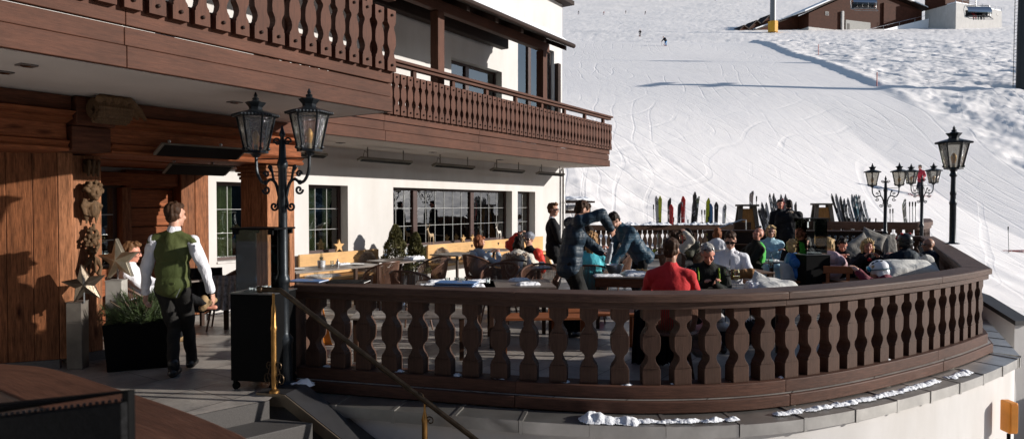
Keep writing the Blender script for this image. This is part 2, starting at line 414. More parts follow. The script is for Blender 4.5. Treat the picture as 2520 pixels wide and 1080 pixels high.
def terrain():
    rows = np.concatenate([[-60, -20], np.geomspace(4, 20, 60, endpoint=False), np.geomspace(20, 140, 620, endpoint=False), np.geomspace(140, 760, 150)]); nk = 620
    k = np.concatenate([np.linspace(-1.7, 0, 100, endpoint=False), np.linspace(0, .85, 470, endpoint=False), np.linspace(.85, 2.4, 50)])
    Yg = np.repeat(rows[:, None], nk, 1); Xg = k[None, :]*(np.abs(Yg)+8)
    Zg = gz(Xg, Yg)
    v = np.stack([Xg, Yg, Zg], -1).reshape(-1, 3); nr = len(rows)
    i = np.arange(nr-1)[:, None]*nk + np.arange(nk-1)[None, :]
    f = np.stack([i, i+1, i+nk+1, i+nk], -1).reshape(-1, 4)
    me = D.meshes.new('snow_slope'); me.vertices.add(len(v)); me.vertices.foreach_set('co', v.ravel()); me.loops.add(f.size); me.loops.foreach_set('vertex_index', f.ravel().astype(np.int32)); me.polygons.add(len(f)); me.polygons.foreach_set('loop_start', np.arange(0, f.size, 4, dtype=np.int32)); me.update(calc_edges=True)
    m, nt, b = _nt('slope_snow'); vec = coords(nt)
    geo = nt.nodes.new('ShaderNodeNewGeometry')
    c = ramp(nt, nz(nt, vec, .08, 6), [(.3, (.885, .84, .81)), (.7, (.93, .885, .855))])
    tr = nz(nt, coords(nt, 'Object', (.9, .06, .3), (0, 0, R(-28))), 1.6, 5, .7, 1.5)   # skied-in streaks
    c = mixc(nt, 1., c, ramp(nt, tr, [(.35, (.93, .935, .95)), (.55, (1, 1, 1))]), 'MULTIPLY')
    nt.links.new(c, b.inputs['Base Color'])
    b.inputs['Roughness'].default_value = .65; b.inputs['Specular IOR Level'].default_value = .3
    p = bumpn(nt, b, nz(nt, vec, 2.6, 8, .75), .12, .06)
    p = bumpn(nt, b, tr, .16, .1, p)
    p = bumpn(nt, b, nz(nt, vec, 14, 4, .7), .2, .03, p)
    for rot, sc_, dst in ((20, .25, 22), (-35, .33, 16), (62, .2, 26), (-8, .4, 30)):            # thin curved ski tracks
        wv = nt.nodes.new('ShaderNodeTexWave'); wv.wave_type = 'BANDS'; wv.inputs['Scale'].default_value = sc_*1.7
        wv.inputs['Distortion'].default_value = dst; wv.inputs['Detail'].default_value = 2.5; wv.inputs['Detail Scale'].default_value = .3
        nt.links.new(coords(nt, 'Object', (.5, .22, .3), (0, 0, R(rot))), wv.inputs['Vector'])
        h = ramp(nt, wv.outputs['Fac'], [(0, (0, 0, 0)), (.045, (1, 1, 1)), (.07, (.9, .9, .9))])
        mk = ramp(nt, nz(nt, coords(nt, 'Object', (1, .45, 1), (0, 0, R(rot*1.7))), .11, 3), [(.46, (1, 1, 1)), (.6, (0, 0, 0))])
        p = bumpn(nt, b, mixc(nt, 1., h, mk, 'LIGHTEN'), .3, .045, p)
    return struct(put('snow_slope', me, m, smooth=180))
terrain()
def gpt(x, y, Y0=20., Y1=600.):
    "ground point under photo pixel"
    prev = None
    for Y in np.geomspace(Y0, Y1, 500):
        p = px(x, y, float(Y)); g = float(gz(p.x, p.y))
        if p.z < g: return Vector((p.x, p.y, g))
    return px(x, y, Y1)
def ridge():
    # far mountain side across the valley, out of frame to the right; windows mirror it
    mb = MB(); n = 160; m_ = 18; vs = []; fs = []
    for i in range(n):
        a = R(-78 + 108*i/(n-1))
        for j in range(m_):
            q = j/(m_-1); r = 420 + 260*q
            x = r*math.cos(a); y = r*math.sin(a)
            hgt = (62 + 26*mnoise.noise((i*.07, 1, 0)) + 14*mnoise.noise((i*.23, 4, 0)))*math.sin(q*math.pi/2) + 7*mnoise.noise((i*.5, j*.8, 2))*q
            if y > 160: hgt *= max(.15, 1-(y-160)/120)
            vs.append((x, y, -40+hgt*1.9*q**.7))
    fs = [(i*m_+j, (i+1)*m_+j, (i+1)*m_+j+1, i*m_+j+1) for i in range(n-1) for j in range(m_-1)]
    mb.add(vs, fs)
    m, nt, b = _nt('forested_hills'); v = coords(nt)
    f = nz(nt, v, .02, 8, .75)
    nt.links.new(ramp(nt, f, [(.42, (.012, .016, .014)), (.56, (.03, .035, .035)), (.64, (.5, .53, .58))]), b.inputs['Base Color'])
    b.inputs['Roughness'].default_value = .95
    return struct(mb.build('hills', m, smooth=180))
ridge()
# ------------------------------------------------------------------ hotel
def L(s, t, z=0): return (-s, -t, z)
hotel = empty('hotel_building', (CX, CY, 0), TH, 'white alpine hotel with two dark timber balconies over the terrace', 'hotel')
def wallpanel(mb, s0, s1, z0, z1, holes, t=0, th=.34):
    "front wall with window holes (s0,s1,z0,z1), built from boxes around the holes"
    ss = sorted({s0, s1, *[h[0] for h in holes], *[h[1] for h in holes]})
    for a, b in zip(ss, ss[1:]):
        mid = (a+b)/2; hs = sorted([h for h in holes if h[0] < mid < h[1]], key=lambda h: h[2]); z = z0
        for h in hs:
            if h[2] > z: mb.b2(L(a, t, z), L(b, t-th, h[2]))
            z = h[3]
        if z < z1: mb.b2(L(a, t, z), L(b, t-th, z1))
def tidy(mb, name, mat, parent, **kw):
    # merge the coplanar seams of the boxes
    me = mb.mesh(name); bm = bmesh.new(); bm.from_mesh(me)
    bmesh.ops.remove_doubles(bm, verts=bm.verts, dist=.0005)
    seen = {}
    for f in bm.faces:
        k = tuple(sorted(v.index for v in f.verts)); seen.setdefault(k, []).append(f)
    bmesh.ops.delete(bm, geom=[f for g in seen.values() if len(g) > 1 for f in g], context='FACES_ONLY')
    bm.to_mesh(me); bm.free()
    return put(name, me, mat, parent, **kw)
G_H = [(8.69, 9.65, .84, 2.13), (2.79, 7.41, .84, 2.13), (1.58, 2.51, .84, 2.13), (10.25, 11.5, .84, 2.13)]
mb = MB(); wallpanel(mb, 0, 26, -1.5, 2.93, G_H); tidy(mb, 'wall', PL, hotel, smooth=0)
U_H = [(3.28, 5.42, 3.16, 5.23), (.5, 2.5, 3.16, 6.3)]
mb = MB(); wallpanel(mb, 0, 26, 2.93, 7.8, U_H); tidy(mb, 'wall', PL, hotel, smooth=0)
mb = MB(); mb.b2(L(-.0, -.34, -1.5), L(.3, -9, 7.8)); mb.build('gable_wall', PL, hotel, smooth=0)
mb = MB(); mb.b2(L(-.25, .28, 7.8), L(26, -9, 7.92)); mb.build('roof_edge', WK, hotel, smooth=0)
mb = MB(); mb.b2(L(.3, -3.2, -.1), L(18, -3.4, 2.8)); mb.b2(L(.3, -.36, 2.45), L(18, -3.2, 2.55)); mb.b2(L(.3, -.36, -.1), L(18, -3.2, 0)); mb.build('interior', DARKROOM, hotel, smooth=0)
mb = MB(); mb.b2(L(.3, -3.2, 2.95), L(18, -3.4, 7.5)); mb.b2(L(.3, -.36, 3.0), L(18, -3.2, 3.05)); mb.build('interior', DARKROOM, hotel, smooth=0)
BAR = M('lead_glazing_bar', (.38, .38, .37), .5, var=.05, bump=0)
def window(s0, s1, z0, z1, mull=(), vb=3, hb=(1/3, 2/3), depth=.2, bars=True, curt=True, fr=.055):
    w_ = empty('window', L((s0+s1)/2, -depth, z0)); w_.parent = hotel
    ox, oz = (s0+s1)/2, z0
    def P(s, t, z): return (-(s-ox), -(t), z-oz)
    mb = MB()
    mb.b2(P(s0, .0, z0), P(s0+fr, -.07, z1)); mb.b2(P(s1-fr, .0, z0), P(s1, -.07, z1))
    mb.b2(P(s0+fr, -.001, z0), P(s1-fr, -.069, z0+fr)); mb.b2(P(s0+fr, -.001, z1-fr), P(s1-fr, -.069, z1))
    for mm in mull: mb.b2(P(mm-.07, .02, z0+fr), P(mm+.07, -.068, z1-fr))
    mb.build('window_frame', DGR, w_, smooth=0, bevel=.006)
    edges = [s0+fr] + [e for mm in sorted(mull) for e in (mm-.07, mm+.07)] + [s1-fr]
    for a, b in zip(edges[::2], edges[1::2]):
        mb = MB(); mb.b2(P(a, -.03, z0+fr), P(b, -.036, z1-fr)); mb.build('pane', WIN, w_, smooth=0)
        if bars:
            mb = MB(); n = max(1, round((b-a)/.42)) if vb else 0
            for k in range(1, n+1):
                s = a + (b-a)*k/(n+1) if n > 1 else a+(b-a)*.5
                mb.b2(P(s-.0038, -.02, z0+fr), P(s+.0038, -.027, z1-fr))
            for q in hb:
                z = z0+fr + (z1-z0-2*fr)*q; mb.b2(P(a, -.0195, z-.0038), P(b, -.0265, z+.0038))
            mb.build('glazing_bar', BAR, w_, smooth=0)
    if curt:
        for sgn, e in ((1, s0+fr), (-1, s1-fr)):
            wd = min(.42, (s1-s0)*.33); n = 40
            vs = []; 
            for k in range(n+1):
                s = e + sgn*wd*k/n; t = -.1 + .03*math.sin(k*1.35) + .01*math.sin(k*.5)
                vs += [P(s, t, z0+.02), P(s, t, z1-.03)]
            mb = MB().add(vs, [(2*k, 2*k+2, 2*k+3, 2*k+1) for k in range(n)])
            mb.build('curtain', CURT, w_, smooth=60)
    mb = MB(); mb.b2(P(s0, .0, z0-.03), P(s1, depth+.02, z0-.002)); mb.build('sill', M('stone_sill', (.5, .48, .46), .7), w_, smooth=0)
    return w_
window(*G_H[0]); window(*G_H[1], mull=(4.35, 6.5)); window(*G_H[2], vb=1); window(*G_H[3])
window(*U_H[0], mull=(4.55,), bars=False); window(*U_H[1], mull=(1.75,), bars=False, curt=False, depth=.1, fr=.06)
mb = MB(); mb.b2(L(.3, -.0, 3.16), L(.46, .12, 5.95)); mb.build('post', WK, hotel, smooth=0)

# soffits
mb = MB(); mb.b2(L(11.99, 4.16, HS), L(26, -.0, HS+.1)); mb.b2(L(.25, 1.58, HS), L(11.985, .0, HS+.1)); mb.build('soffit', SOF, hotel, smooth=0)
for (x, y) in ((65, 161), (577, 252), (8, 178), (838, 352), (1065, 375), (1230, 393)):
    Y = 5.0
    a = (x-1260)/FOC; # intersect with soffit plane
    t_ = flo(x, y, HS-.004)
    r = t_ - Vector((CX, CY, 0)); s = -r.dot(U); t = r.dot(N)
    mb = MB(); mb.b2(L(s-.06, t-.06, HS-.012), L(s+.06, t+.06, HS-.001)); o = mb.build('ceiling_spotlight', M('spot_grey', (.1, .09, .085), .4), hotel, smooth=0)
    mb = MB(); mb.lathe([(.035, HS-.018), (.045, HS-.013)], L(s, t, 0), 14); mb.build('lens', LENS, o)

# balconies: fascia boards, sawn balusters, rails
def bal_outline(h, w=.142):
    a = w/2
    q = [(0, a), (.16, a), (.17, a*.9), (.2, a*.9), (.24, a*.62), (.3, a*.5), (.35, a*.6), (.42, a*.95), (.5, a*1.0), (.6, a*.92), (.66, a*.7), (.7, a*.52), (.735, a*.55), (.77, a*.85), (.785, a*.95), (.82, a*.95), (.83, a), (1, a)]
    return [(x, z*h) for z, x in q] + [(-x, z*h) for z, x in reversed(q)]
mbl = MB(); mbl.prism(bal_outline(.72), (0, 0, 0), (1, 0, 0), (0, 0, 1), (0, .085, 0))
me_bal = mbl.mesh('baluster'); me_bal.materials.append(WBZ)
mbo = MB(); mbo.ell((0, -.012, 0), (.017, .016, .017), n=8, m=6)
me_bolt = mbo.mesh('bolt'); me_bolt.materials.append(WK); me_bolt.polygons.foreach_set('use_smooth', [True]*len(me_bolt.polygons))
def balcony(s0, s1, tf, spacing, gap_posts=1.15):
    b = empty('balcony', L(s0, tf, HS)); b.parent = hotel
    def P(s, t, z): return (-(s-s0), -(t-tf), z-HS)
    prof = [(.0, HS-.0, HS+.175, 0), (.0, HS+.185, HS+.335, -.035), (.0, HS+.345, 3.44, -.012)]
    for _, z0, z1, off in prof:
        mb = MB(); s = s0 
        ln = [s0, s0+3.1, s0+6.4, s0+9.2, s1]; ln = [q for q in ln if q < s1] + [s1]
        for a, c in zip(ln, ln[1:]): mb.b2(P(a, tf+off, z0), P(c-.003, tf+off-.06, z1))
        mb.b2(P(s0, tf+off-.061, z0), P(s0+.06, .02, z1))
        mb.build('fascia_board', WB, b, smooth=0, bevel=.006)
    mb = MB(); mb.b2(P(s0+.03, tf-.1, HS+.101), P(s1, .01, HS+.3)); mb.build('floor_slab', WK, b, smooth=0)
    mb = MB(); mb.b2(P(s0-.01, tf-.03, 3.99), P(s1, tf-.1, 4.07)); mb.b2(P(s0-.01, tf-.031, 3.42), P(s1, tf-.1, 3.49)); mb.build('baluster_rail', WB, b, smooth=0, bevel=.005)
    mb = MB(); mb.b2(P(s0-.08, tf+.06, 4.25), P(s1, tf-.16, 4.30)); mb.b2(P(s0-.05, tf+.01, 4.19), P(s1, tf-.11, 4.247)); mb.build('handrail', WB, b, smooth=0, bevel=.006)
    s = s0+.3
    while s < s1:
        mb = MB(); mb.b2(P(s, tf-.03, 3.41), P(s+.085, tf-.105, 4.187)); mb.build('rail_post', WBZ, b, smooth=0); s += gap_posts
    s = s0+.07; i = 0
    while s < s1 and i < 72:
        o = D.objects.new('baluster', me_bal); COL.objects.link(o); o.parent = b; o.location = P(s, tf+.055, 3.33)
        for zz_ in (.07, .655): k = D.objects.new('bolt', me_bolt); COL.objects.link(k); k.parent = o; k.location.z = zz_
        s += spacing; i += 1
    return b
balcony(.2, 11.9, 1.68, .178); balcony(11.97, 26, 4.25, .2)
# side return of the lower balcony's near end is hidden behind the big one
# canopy over the long balcony
can = empty('canopy_roof', L(3.2, 0, 5.5)); can.parent = hotel
def P(s, t, z): return (-(s-3.2), -t, z-5.5)
def roofz(t): return 6.62 - .46*t
mb = MB(); a0, a1 = 0.0, 2.0
for k in range(24):
    s = 3.2+.5*k
    mb.prism([(-a0, roofz(a0)-.13-5.5), (-a1, roofz(a1)-.13-5.5), (-a1, roofz(a1)-.02-5.5), (-a0, roofz(a0)-.02-5.5)], (-(s-3.2)-.08, 0, 0), (0, 1, 0), (0, 0, 1), (.09, 0, 0)) if 0 else None
    if k % 2 == 0:
        mb.prism([(-.02, roofz(.02)-.19-5.5), (-1.9, roofz(1.9)-.19-5.5), (-1.9, roofz(1.9)-.075-5.5), (-.02, roofz(.02)-.075-5.5)], (-(s-3.2)-.15, 0, 0), (0, 1, 0), (0, 0, 1), (.1, 0, 0))
mb.build('rafter', WK, can, smooth=0)
mb = MB(); mb.prism([(-.0, roofz(0)-.07-5.5), (-2.0, roofz(2.0)-.07-5.5), (-2.0, roofz(2.0)-5.5), (-.0, roofz(0)-5.5)], (0, 0, 0), (0, 1, 0), (0, 0, 1), (-12, 0, 0)); mb.build('roof_boards', WK, can, smooth=0)
mb = MB(); mb.tube([P(3.15, 2.05, roofz(2)-.03), P(15.2, 2.05, roofz(2)-.03)], .055, 10); mb.build('gutter', WK, can)
mb = MB(); mb.b2(P(3.25, 1.42, 5.57), P(15.2, 1.26, 5.78)); mb.build('purlin', WB, can, smooth=0, bevel=.01)
mb = MB(); mb.b2(P(3.6, .42, 5.72), P(15.2, .2, 6.02)); mb.build('purlin', WK, can, smooth=0, bevel=.01)
for s in (3.5, 7.57, 11.6):
    mb = MB(); mb.b2(P(s-.1, 1.44, 3.2), P(s+.1, 1.24, 5.56)); mb.build('post', WBZ, can, smooth=0, bevel=.01)
# snow lying on the canopy
mb = MB(); ns, ntt = 300, 26; vs = []
for i in range(ns+1):
    s = 3.16 + 12*i/ns; lip = 2.02 + .12*mnoise.noise((s*3, 0, 0)) + .05*mnoise.noise((s*11, 1, 0)) - .04
    for j in range(ntt+1):
        t = lip*j/ntt; h = .16+.05*mnoise.noise((s*1.3, t*1.3, 3))+.03*mnoise.noise((s*6, t*6, 5)); 
        e = min(1, (ntt-j)/5.); e2 = min(1, i/4.)
        vs.append(P(s, t, roofz(t)+.004 + h*math.sqrt(max(0, e*e2)) - (.03 if j == ntt else 0)))
mb.add(vs, [(i*(ntt+1)+j, i*(ntt+1)+j+1, (i+1)*(ntt+1)+j+1, (i+1)*(ntt+1)+j) for i in range(ns) for j in range(ntt)])
sn = mb.build('snow_layer', SNOWP, can, smooth=180)
# downpipe at the corner
mb = MB(); q = fw(.06, .09); mb.tube([(0, 0, 0), (0, 0, 2.75), (-.02, .05, 2.86)], .045, 12)
for z in (.6, 1.8): mb.lathe([(.055, z), (.055, z+.05)], n=12)
o = mb.build('downpipe', M('pale_pipe', (.42, .41, .4), .5, .3), None, loc=q); tag(o, 'pale grey downpipe at the far corner of the hotel wall', 'downpipe')

# ------------------------------------------------------------------ old timber portal
por = empty('wooden_portal', fw(14, 2, 0), TH, 'carved old timber entrance portal under the nearer balcony', 'portal')
def P(s, t, z): return (-(s-14), -(t-2), z)
def pb(name, mat, a, b, bevel=.012, parent=por):
    mb = MB(); mb.b2(P(*a), P(*b)); return mb.build(name, mat, parent, smooth=0, bevel=bevel)
# entablature
ent = [(1.5, 2.3), (2.32, 2.3), (2.34, 2.33), (2.3, 2.36), (2.36, 2.4), (2.28, 2.42), (2.27, 2.58), (2.34, 2.6), (2.42, 2.62), (2.40, 2.655), (2.5, 2.69), (2.44, 2.7), (2.36, 2.71), (2.36, HS-.006), (1.5, HS-.006)]
mb = MB(); mb.prism([(-(t-2), z) for t, z in ent], P(11.7, 2, 0), (0, 1, 0), (0, 0, 1), (-2.55, 0, 0)); mb.build('entablature', WOX, por, smooth=0, bevel=.005)
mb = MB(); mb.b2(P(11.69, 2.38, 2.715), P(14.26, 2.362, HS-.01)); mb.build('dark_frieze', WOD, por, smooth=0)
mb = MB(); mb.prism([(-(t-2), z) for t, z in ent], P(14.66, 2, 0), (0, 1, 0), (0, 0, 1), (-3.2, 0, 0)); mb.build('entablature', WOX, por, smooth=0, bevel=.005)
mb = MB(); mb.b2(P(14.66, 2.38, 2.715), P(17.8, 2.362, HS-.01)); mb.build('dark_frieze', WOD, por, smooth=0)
# pillars
def pillar(s0, s1, t0, t1, z1=2.3, boards=2):
    r = empty('pillar', P((s0+s1)/2, (t0+t1)/2, 0)); r.parent = por
    w_ = (s1-s0)/boards; ox, oy = (s0+s1)/2, (t0+t1)/2
    mb = MB()
    for k in range(boards): mb.b2((-(s0+w_*k+.002-ox), -(t1-oy), .1), (-(s0+w_*(k+1)-.002-ox), -(t1-.12-oy), z1))
    for k in range(2):
        w2 = (t1-.12-t0)/2
        mb.b2((-(s0+.001-ox), -(t0+w2*k+.002-oy), .1), (-(s1-.001-ox), -(t0+w2*(k+1)-.002-oy), z1))
    mb.build('shaft', WO, r, smooth=0, bevel=.008)
    mb = MB(); mb.b2((-(s0-.02-ox), -(t1+.02-oy), 0), (-(s1+.02-ox), -(t0-.02-oy), .098)); mb.build('plinth', GRAN, r, smooth=0)
    mb = MB()
    for k, (e, z) in enumerate(((.015, 2.1), (.03, 2.15), (.05, 2.2), (.035, 2.245))):
        mb.b2((-(s0-e-ox), -(t1+e-oy), z), (-(s1+e-ox), -(t0-e-oy), z+.042))
    if z1 < 2.31 and s0 < 13: mb.build('capital', WO, r, smooth=0, bevel=.008)
    return r
pillar(11.77, 12.22, 1.65, 2.22); pillar(14.08, 14.38, 1.25, 1.75, boards=1)
# inner walls of the loggia
for k, (a, b) in enumerate(((11.86, 12.08), (12.085, 12.3))): pb('upright_plank', WPL, (a, .02, .1), (b, .35, 2.3))
for k in range(8): pb('log', WOX, (12.31, .02, .1+.27*k), (13.0, .16+.01*(k % 2), .36+.27*k), .02)
pb('upright_plank', WPL, (12.97, .03, .1), (13.1, .26, 2.0)); pb('lintel_beam', WOX, (12.31, .18, 2.02), (14.4, .3, 2.2))
pb('threshold', GRAN, (11.86, .36, -.0), (14.26, .0, .09), .0)
mb = MB(); mb.b2(P(13.1, .05, .9), P(14.4, .12, 2.01)); wn = mb.build('window_frame', DGR, por, smooth=0)
mb = MB(); mb.b2(P(13.16, .124, .94), P(14.35, .13, 1.98)); mb.build('pane', WIN, wn, smooth=0)
mb = MB()
for s in (13.42, 13.75, 14.05): mb.b2(P(s-.006, .132, .94), P(s+.006, .137, 1.98))
for z in (1.27, 1.62): mb.b2(P(13.16, .1315, z-.006), P(14.35, .1365, z+.006))
mb.build('glazing_bar', BAR, wn, smooth=0)
mb = MB(); mb.b2(P(13.3, .1225, .95), P(13.5, .1235, 1.97)); mb.build('curtain', CURT, wn, smooth=0)
pb('wall_board', WOX, (13.1, .02, .1), (14.4, .2, .88)); pb('side_wall', WOX, (14.4, .0, .1), (14.6, 1.24, 2.3)); pb('ceiling_boards', WOX, (11.8, .02, 2.28), (14.5, 1.49, 2.3), 0)
mb = MB(); mb.b2(P(11.8, -.0, .0), P(11.85, .1, 2.28)); mb.build('edge_board', WY, por, smooth=0)
# angled plank wall on the left, with its bright edge board
q0 = px(147, 884, 7.16); q0.z = 0; di = Vector((-.935, -.355, 0)); no = Vector((.355, -.935, 0))
pi = por.matrix_basis.inverted()
def W(p): return tuple(pi @ Vector(p))
mb = MB()
x = 0
for k, wdt in enumerate((.225, .235, .2, .27, .24, .26, .3, .3, .3, .3)):
    a = q0 + di*(x+.002); b = q0 + di*(x+wdt-.002); x += wdt
    d_ = no*(-.05)
    vs = [W(p + Vector((0, 0, z))) for z in (.1, 2.34) for p in (a, b, b+d_, a+d_)]
    mb.add(vs, [(3, 2, 1, 0), (4, 5, 6, 7), (0, 1, 5, 4), (1, 2, 6, 5), (2, 3, 7, 6), (3, 0, 4, 7)])
mb.build('plank_wall', WPL, por, smooth=0, fix=True, bevel=.006)
mb = MB(); a = q0 + no*.012; b = q0+di*2.6+no*.012; d_ = no*-.1
vs = [W(p+Vector((0, 0, z))) for z in (0, .097) for p in (a, b, b+d_, a+d_)]
mb.add(vs, [(3, 2, 1, 0), (4, 5, 6, 7), (0, 1, 5, 4), (1, 2, 6, 5), (2, 3, 7, 6), (3, 0, 4, 7)]); mb.build('plinth', GRAN, por, smooth=0, fix=True)
mb = MB(); a = q0 - di*.003; b = a + Vector((.115, .06, 0)); d_ = Vector((-.02, .05, 0))
vs = [W(p+Vector((0, 0, z))) for z in (.1, 2.33) for p in (a, b, b+d_, a+d_)]
mb.add(vs, [(3, 2, 1, 0), (4, 5, 6, 7), (0, 1, 5, 4), (1, 2, 6, 5), (2, 3, 7, 6), (3, 0, 4, 7)]); mb.build('edge_board', WO, por, smooth=0, fix=True, bevel=.008)
# carving on the left pillar
cv = MB(); B0 = Matrix.Identity(3)
oc = P(14.22, 1.79, 0)
def C(u, v, z): return (oc[0]+u, oc[1]-v, z)     # u right, v outwards
# console volute at the top
for k in range(40):
    a = k*.32; r = .085*(1-k/46)
    cv.ell(C(.0, .02+r*math.cos(a)*.6, 2.17+r*math.sin(a)), (.075, .018, .018), n=8, m=6)
cv.ell(C(0, .03, 2.17), (.06, .05, .07))
for u in (-.05, 0, .05): cv.cap(C(u, .1, 2.24), C(u, .07, 2.08), .018, .014, 8)
# cherub head with curls
hz_ = 1.9
cv.ell(C(0, .07, hz_), (.072, .075, .09), n=16, m=12); cv.ell(C(.005, .1, hz_-.04), (.05, .05, .05))
cv.ell(C(.008, .145, hz_-.01), (.013, .017, .025)); cv.ell(C(.006, .135, hz_-.05), (.025, .014, .009)); cv.ell(C(.006, .125, hz_-.083), (.022, .022, .018))
for u in (-.03, .042): cv.ell(C(u, .12, hz_+.012), (.016, .012, .009)); cv.ell(C(u, .115, hz_-.03), (.026, .026, .024)); cv.ell(C(u*1.05, .128, hz_+.03), (.024, .012, .008))
rr = random.Random(4)
for k in range(46):
    a = rr.uniform(-.3, math.pi+.3); q = rr.uniform(.85, 1.12)
    cv.ell(C(.082*math.cos(a)*q, .05+rr.uniform(-.03, .06), hz_+.02+.085*math.sin(a)*q), rr.uniform(.015, .026), n=8, m=6)
# wings / scroll torso
for sg in (-1, 1):
    for k in range(5):
        cv.cap(C(sg*(.02+.016*k), .05, 1.79-.012*k), C(sg*(.05+.011*k), .02, 1.55+.035*k), .026, .008, 8)
cv.tube([C(-.07, .04, 1.82), C(-.1, .04, 1.74), C(-.08, .05, 1.66), C(-.03, .05, 1.63), C(-.05, .06, 1.7)], [.03, .03, .026, .02, .012], 8)
cv.ell(C(.01, .05, 1.7), (.055, .05, .09))
# fruit and leaf drop
for k in range(44):
    z = 1.5 - k*.0075; a = k*2.4; wd = .075*math.sin(math.pi*min(1, (k+6)/50.)); u = wd*math.cos(a)
    if k % 3: cv.ell(C(u, .03+.03*abs(math.sin(a)), z), (.02, .02, .02), n=8, m=6)
    else: cv.cap(C(u*.4, .045, z+.03), C(u*1.25, .02, z-.04), .02, .005, 8)
for sg in (-1, 1):
    cv.tube([C(0, .03, 1.2), C(sg*.05, .04, 1.13), C(sg*.09, .03, 1.05), C(sg*.06, .04, .98), C(sg*.1, .02, .93)], [.012, .026, .02, .024, .006], 8)
    cv.cap(C(sg*.02, .04, 1.16), C(sg*.035, .025, 1.0), .02, .01, 8)
me = remesh(cv, .006, 1, 'carving')
put('carving', me, WC, por, smooth=60)
# scroll bracket above
mb = MB(); pts = []
for k in range(30):
    a = -R(90)+k*.42; r = .15*(1-k/38); pts.append((r*math.cos(a), r*math.sin(a)))
cc = P(14.4, 2.6, 2.72)
for k in range(len(pts)-1):
    a, b = pts[k], pts[k+1]
    mb.tube([(cc[0]-.17, cc[1]-a[0], cc[2]+a[1]*.8), (cc[0]+.17, cc[1]-a[0], cc[2]+a[1]*.8)], .022, 8)
me = remesh(mb, .01, 1, 'scroll_bracket'); put('scroll_bracket', me, WC, por, smooth=60)
mb = MB()
for u in (-.12, -.04, .04, .12):
    mb.tube([P(14.45-u, 2.75, 2.8), P(14.45-u-.06, 2.7, 2.84), P(14.45-u-.25, 2.55, 2.76), P(14.45-u-.38, 2.45, 2.68)], [.04, .045, .04, .02], 8)
me = remesh(mb, .01, 1, 'scroll_bracket'); put('scroll_bracket', me, WC, por, smooth=60)
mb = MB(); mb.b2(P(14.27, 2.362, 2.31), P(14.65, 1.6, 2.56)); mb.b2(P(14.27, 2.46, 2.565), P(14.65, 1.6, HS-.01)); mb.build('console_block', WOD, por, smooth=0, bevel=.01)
# ------------------------------------------------------------------ terrace
OUT = [(-2.2, 6.74), (-.82, 6.38), (.3, 6.1), (1.23, 5.98), (2.2, 6.1), (3.2, 6.5), (4.38, 7.2), (5.3, 7.85), (6.1, 8.5)]
front = spline(OUT, 6)
side_dir = Vector((4.85, 8.8)).normalized()
side_end = Vector((10.9, 17.3)); back_dir = Vector((-.839, .544))
back_end = side_end + back_dir*3.4
def resample(path, step):
    out = [Vector(path[0])]; acc = 0
    for a, b in zip(path, path[1:]):
        a, b = Vector(a), Vector(b); L_ = (b-a).length; q = step-acc
        while q <= L_:
            out.append(a+(b-a)*(q/L_)); q += step
        acc = (acc + L_) % step
    return out
side = [(6.1, 8.5), tuple(side_end)]; back = [tuple(side_end), tuple(back_end)]
outline = front + side[1:] + back[1:]
def floor_():
    poly = [(p[0], p[1]) for p in front] + [tuple(side_end), tuple(back_end)]
    q = fw(0, .2); far = [(q.x+4, q.y+3), (q.x, q.y)]
    a = fw(18.5, -.05); b = fw(18.5, 2)
    poly += far + [(a.x, a.y), (a.x-2, a.y-6), (-5.6, 2.8), (-2.48, 5.73), (-2.19, 5.995)]
    mb = MB(); mb.add([(x, y, 0) for x, y in poly], [tuple(range(len(poly)))])
    m, nt, b = _nt('stone_paving'); v = coords(nt, 'Object', (1, 1, 1), (0, 0, -TH))
    br = nt.nodes.new('ShaderNodeTexBrick'); nt.links.new(v, br.inputs['Vector'])
    br.inputs['Scale'].default_value = 1; br.inputs['Brick Width'].default_value = .92; br.inputs['Row Height'].default_value = .6
    br.inputs['Mortar Size'].default_value = .006; br.inputs['Color1'].default_value = (.36, .33, .3, 1); br.inputs['Color2'].default_value = (.26, .24, .22, 1); br.inputs['Mortar'].default_value = (.045, .04, .036, 1)
    c = mixc(nt, 1., br.outputs['Color'], ramp(nt, nz(nt, v, 2.2, 7, .65), [(.3, (.65, .65, .66)), (.7, (1.25, 1.22, 1.18))]), 'MULTIPLY')
    c = mixc(nt, 1., c, ramp(nt, nz(nt, v, 40, 4), [(.3, (.85, .85, .85)), (.7, (1.1, 1.1, 1.1))]), 'MULTIPLY')
    nt.links.new(c, b.inputs['Base Color'])
    nt.links.new(ramp(nt, nz(nt, v, 1.4, 5), [(.4, (.28, .28, .28)), (.6, (.6, .6, .6))]), b.inputs['Roughness'])
    p = bumpn(nt, b, br.outputs['Fac'], -.4, .006); bumpn(nt, b, nz(nt, v, 30, 5), .2, .006, p)
    return struct(mb.build('terrace_floor', m, smooth=0))
floor_()
# retaining wall with metal coping
rw = empty('retaining_wall', (2, 6, -1), 0, 'curved white rendered wall with metal coping under the terrace railing', 'retaining wall')
def off(path, d):
    out = []
    P_ = [Vector(p) for p in path]
    for i, p in enumerate(P_):
        t0 = (P_[i]-P_[i-1]).normalized() if i else (P_[1]-P_[0]).normalized()
        t1 = (P_[i+1]-P_[i]).normalized() if i < len(P_)-1 else t0
        t = (t0+t1).normalized(); k = 1/max(.5, t.dot(t1)); nr = Vector((t.y, -t.x))*k
        out.append((p.x+nr.x*d, p.y+nr.y*d))
    return out
def shift(mb, o): mb.v = [(x-o[0], y-o[1], z-o[2]) for x, y, z in mb.v]; return mb
mb = MB(); mb.sweep(outline, [(.24, -3.2), (.24, -.2), (-.3, -.2), (-.3, -3.2)]); shift(mb, (2, 6, -1)); mb.build('wall', PL, rw, smooth=30, fix=True)
cp = [Vector(p) for p in resample(front, .075)] + [Vector((6.1, 8.5))+side_dir*k*.6 for k in range(16)]
i = 0
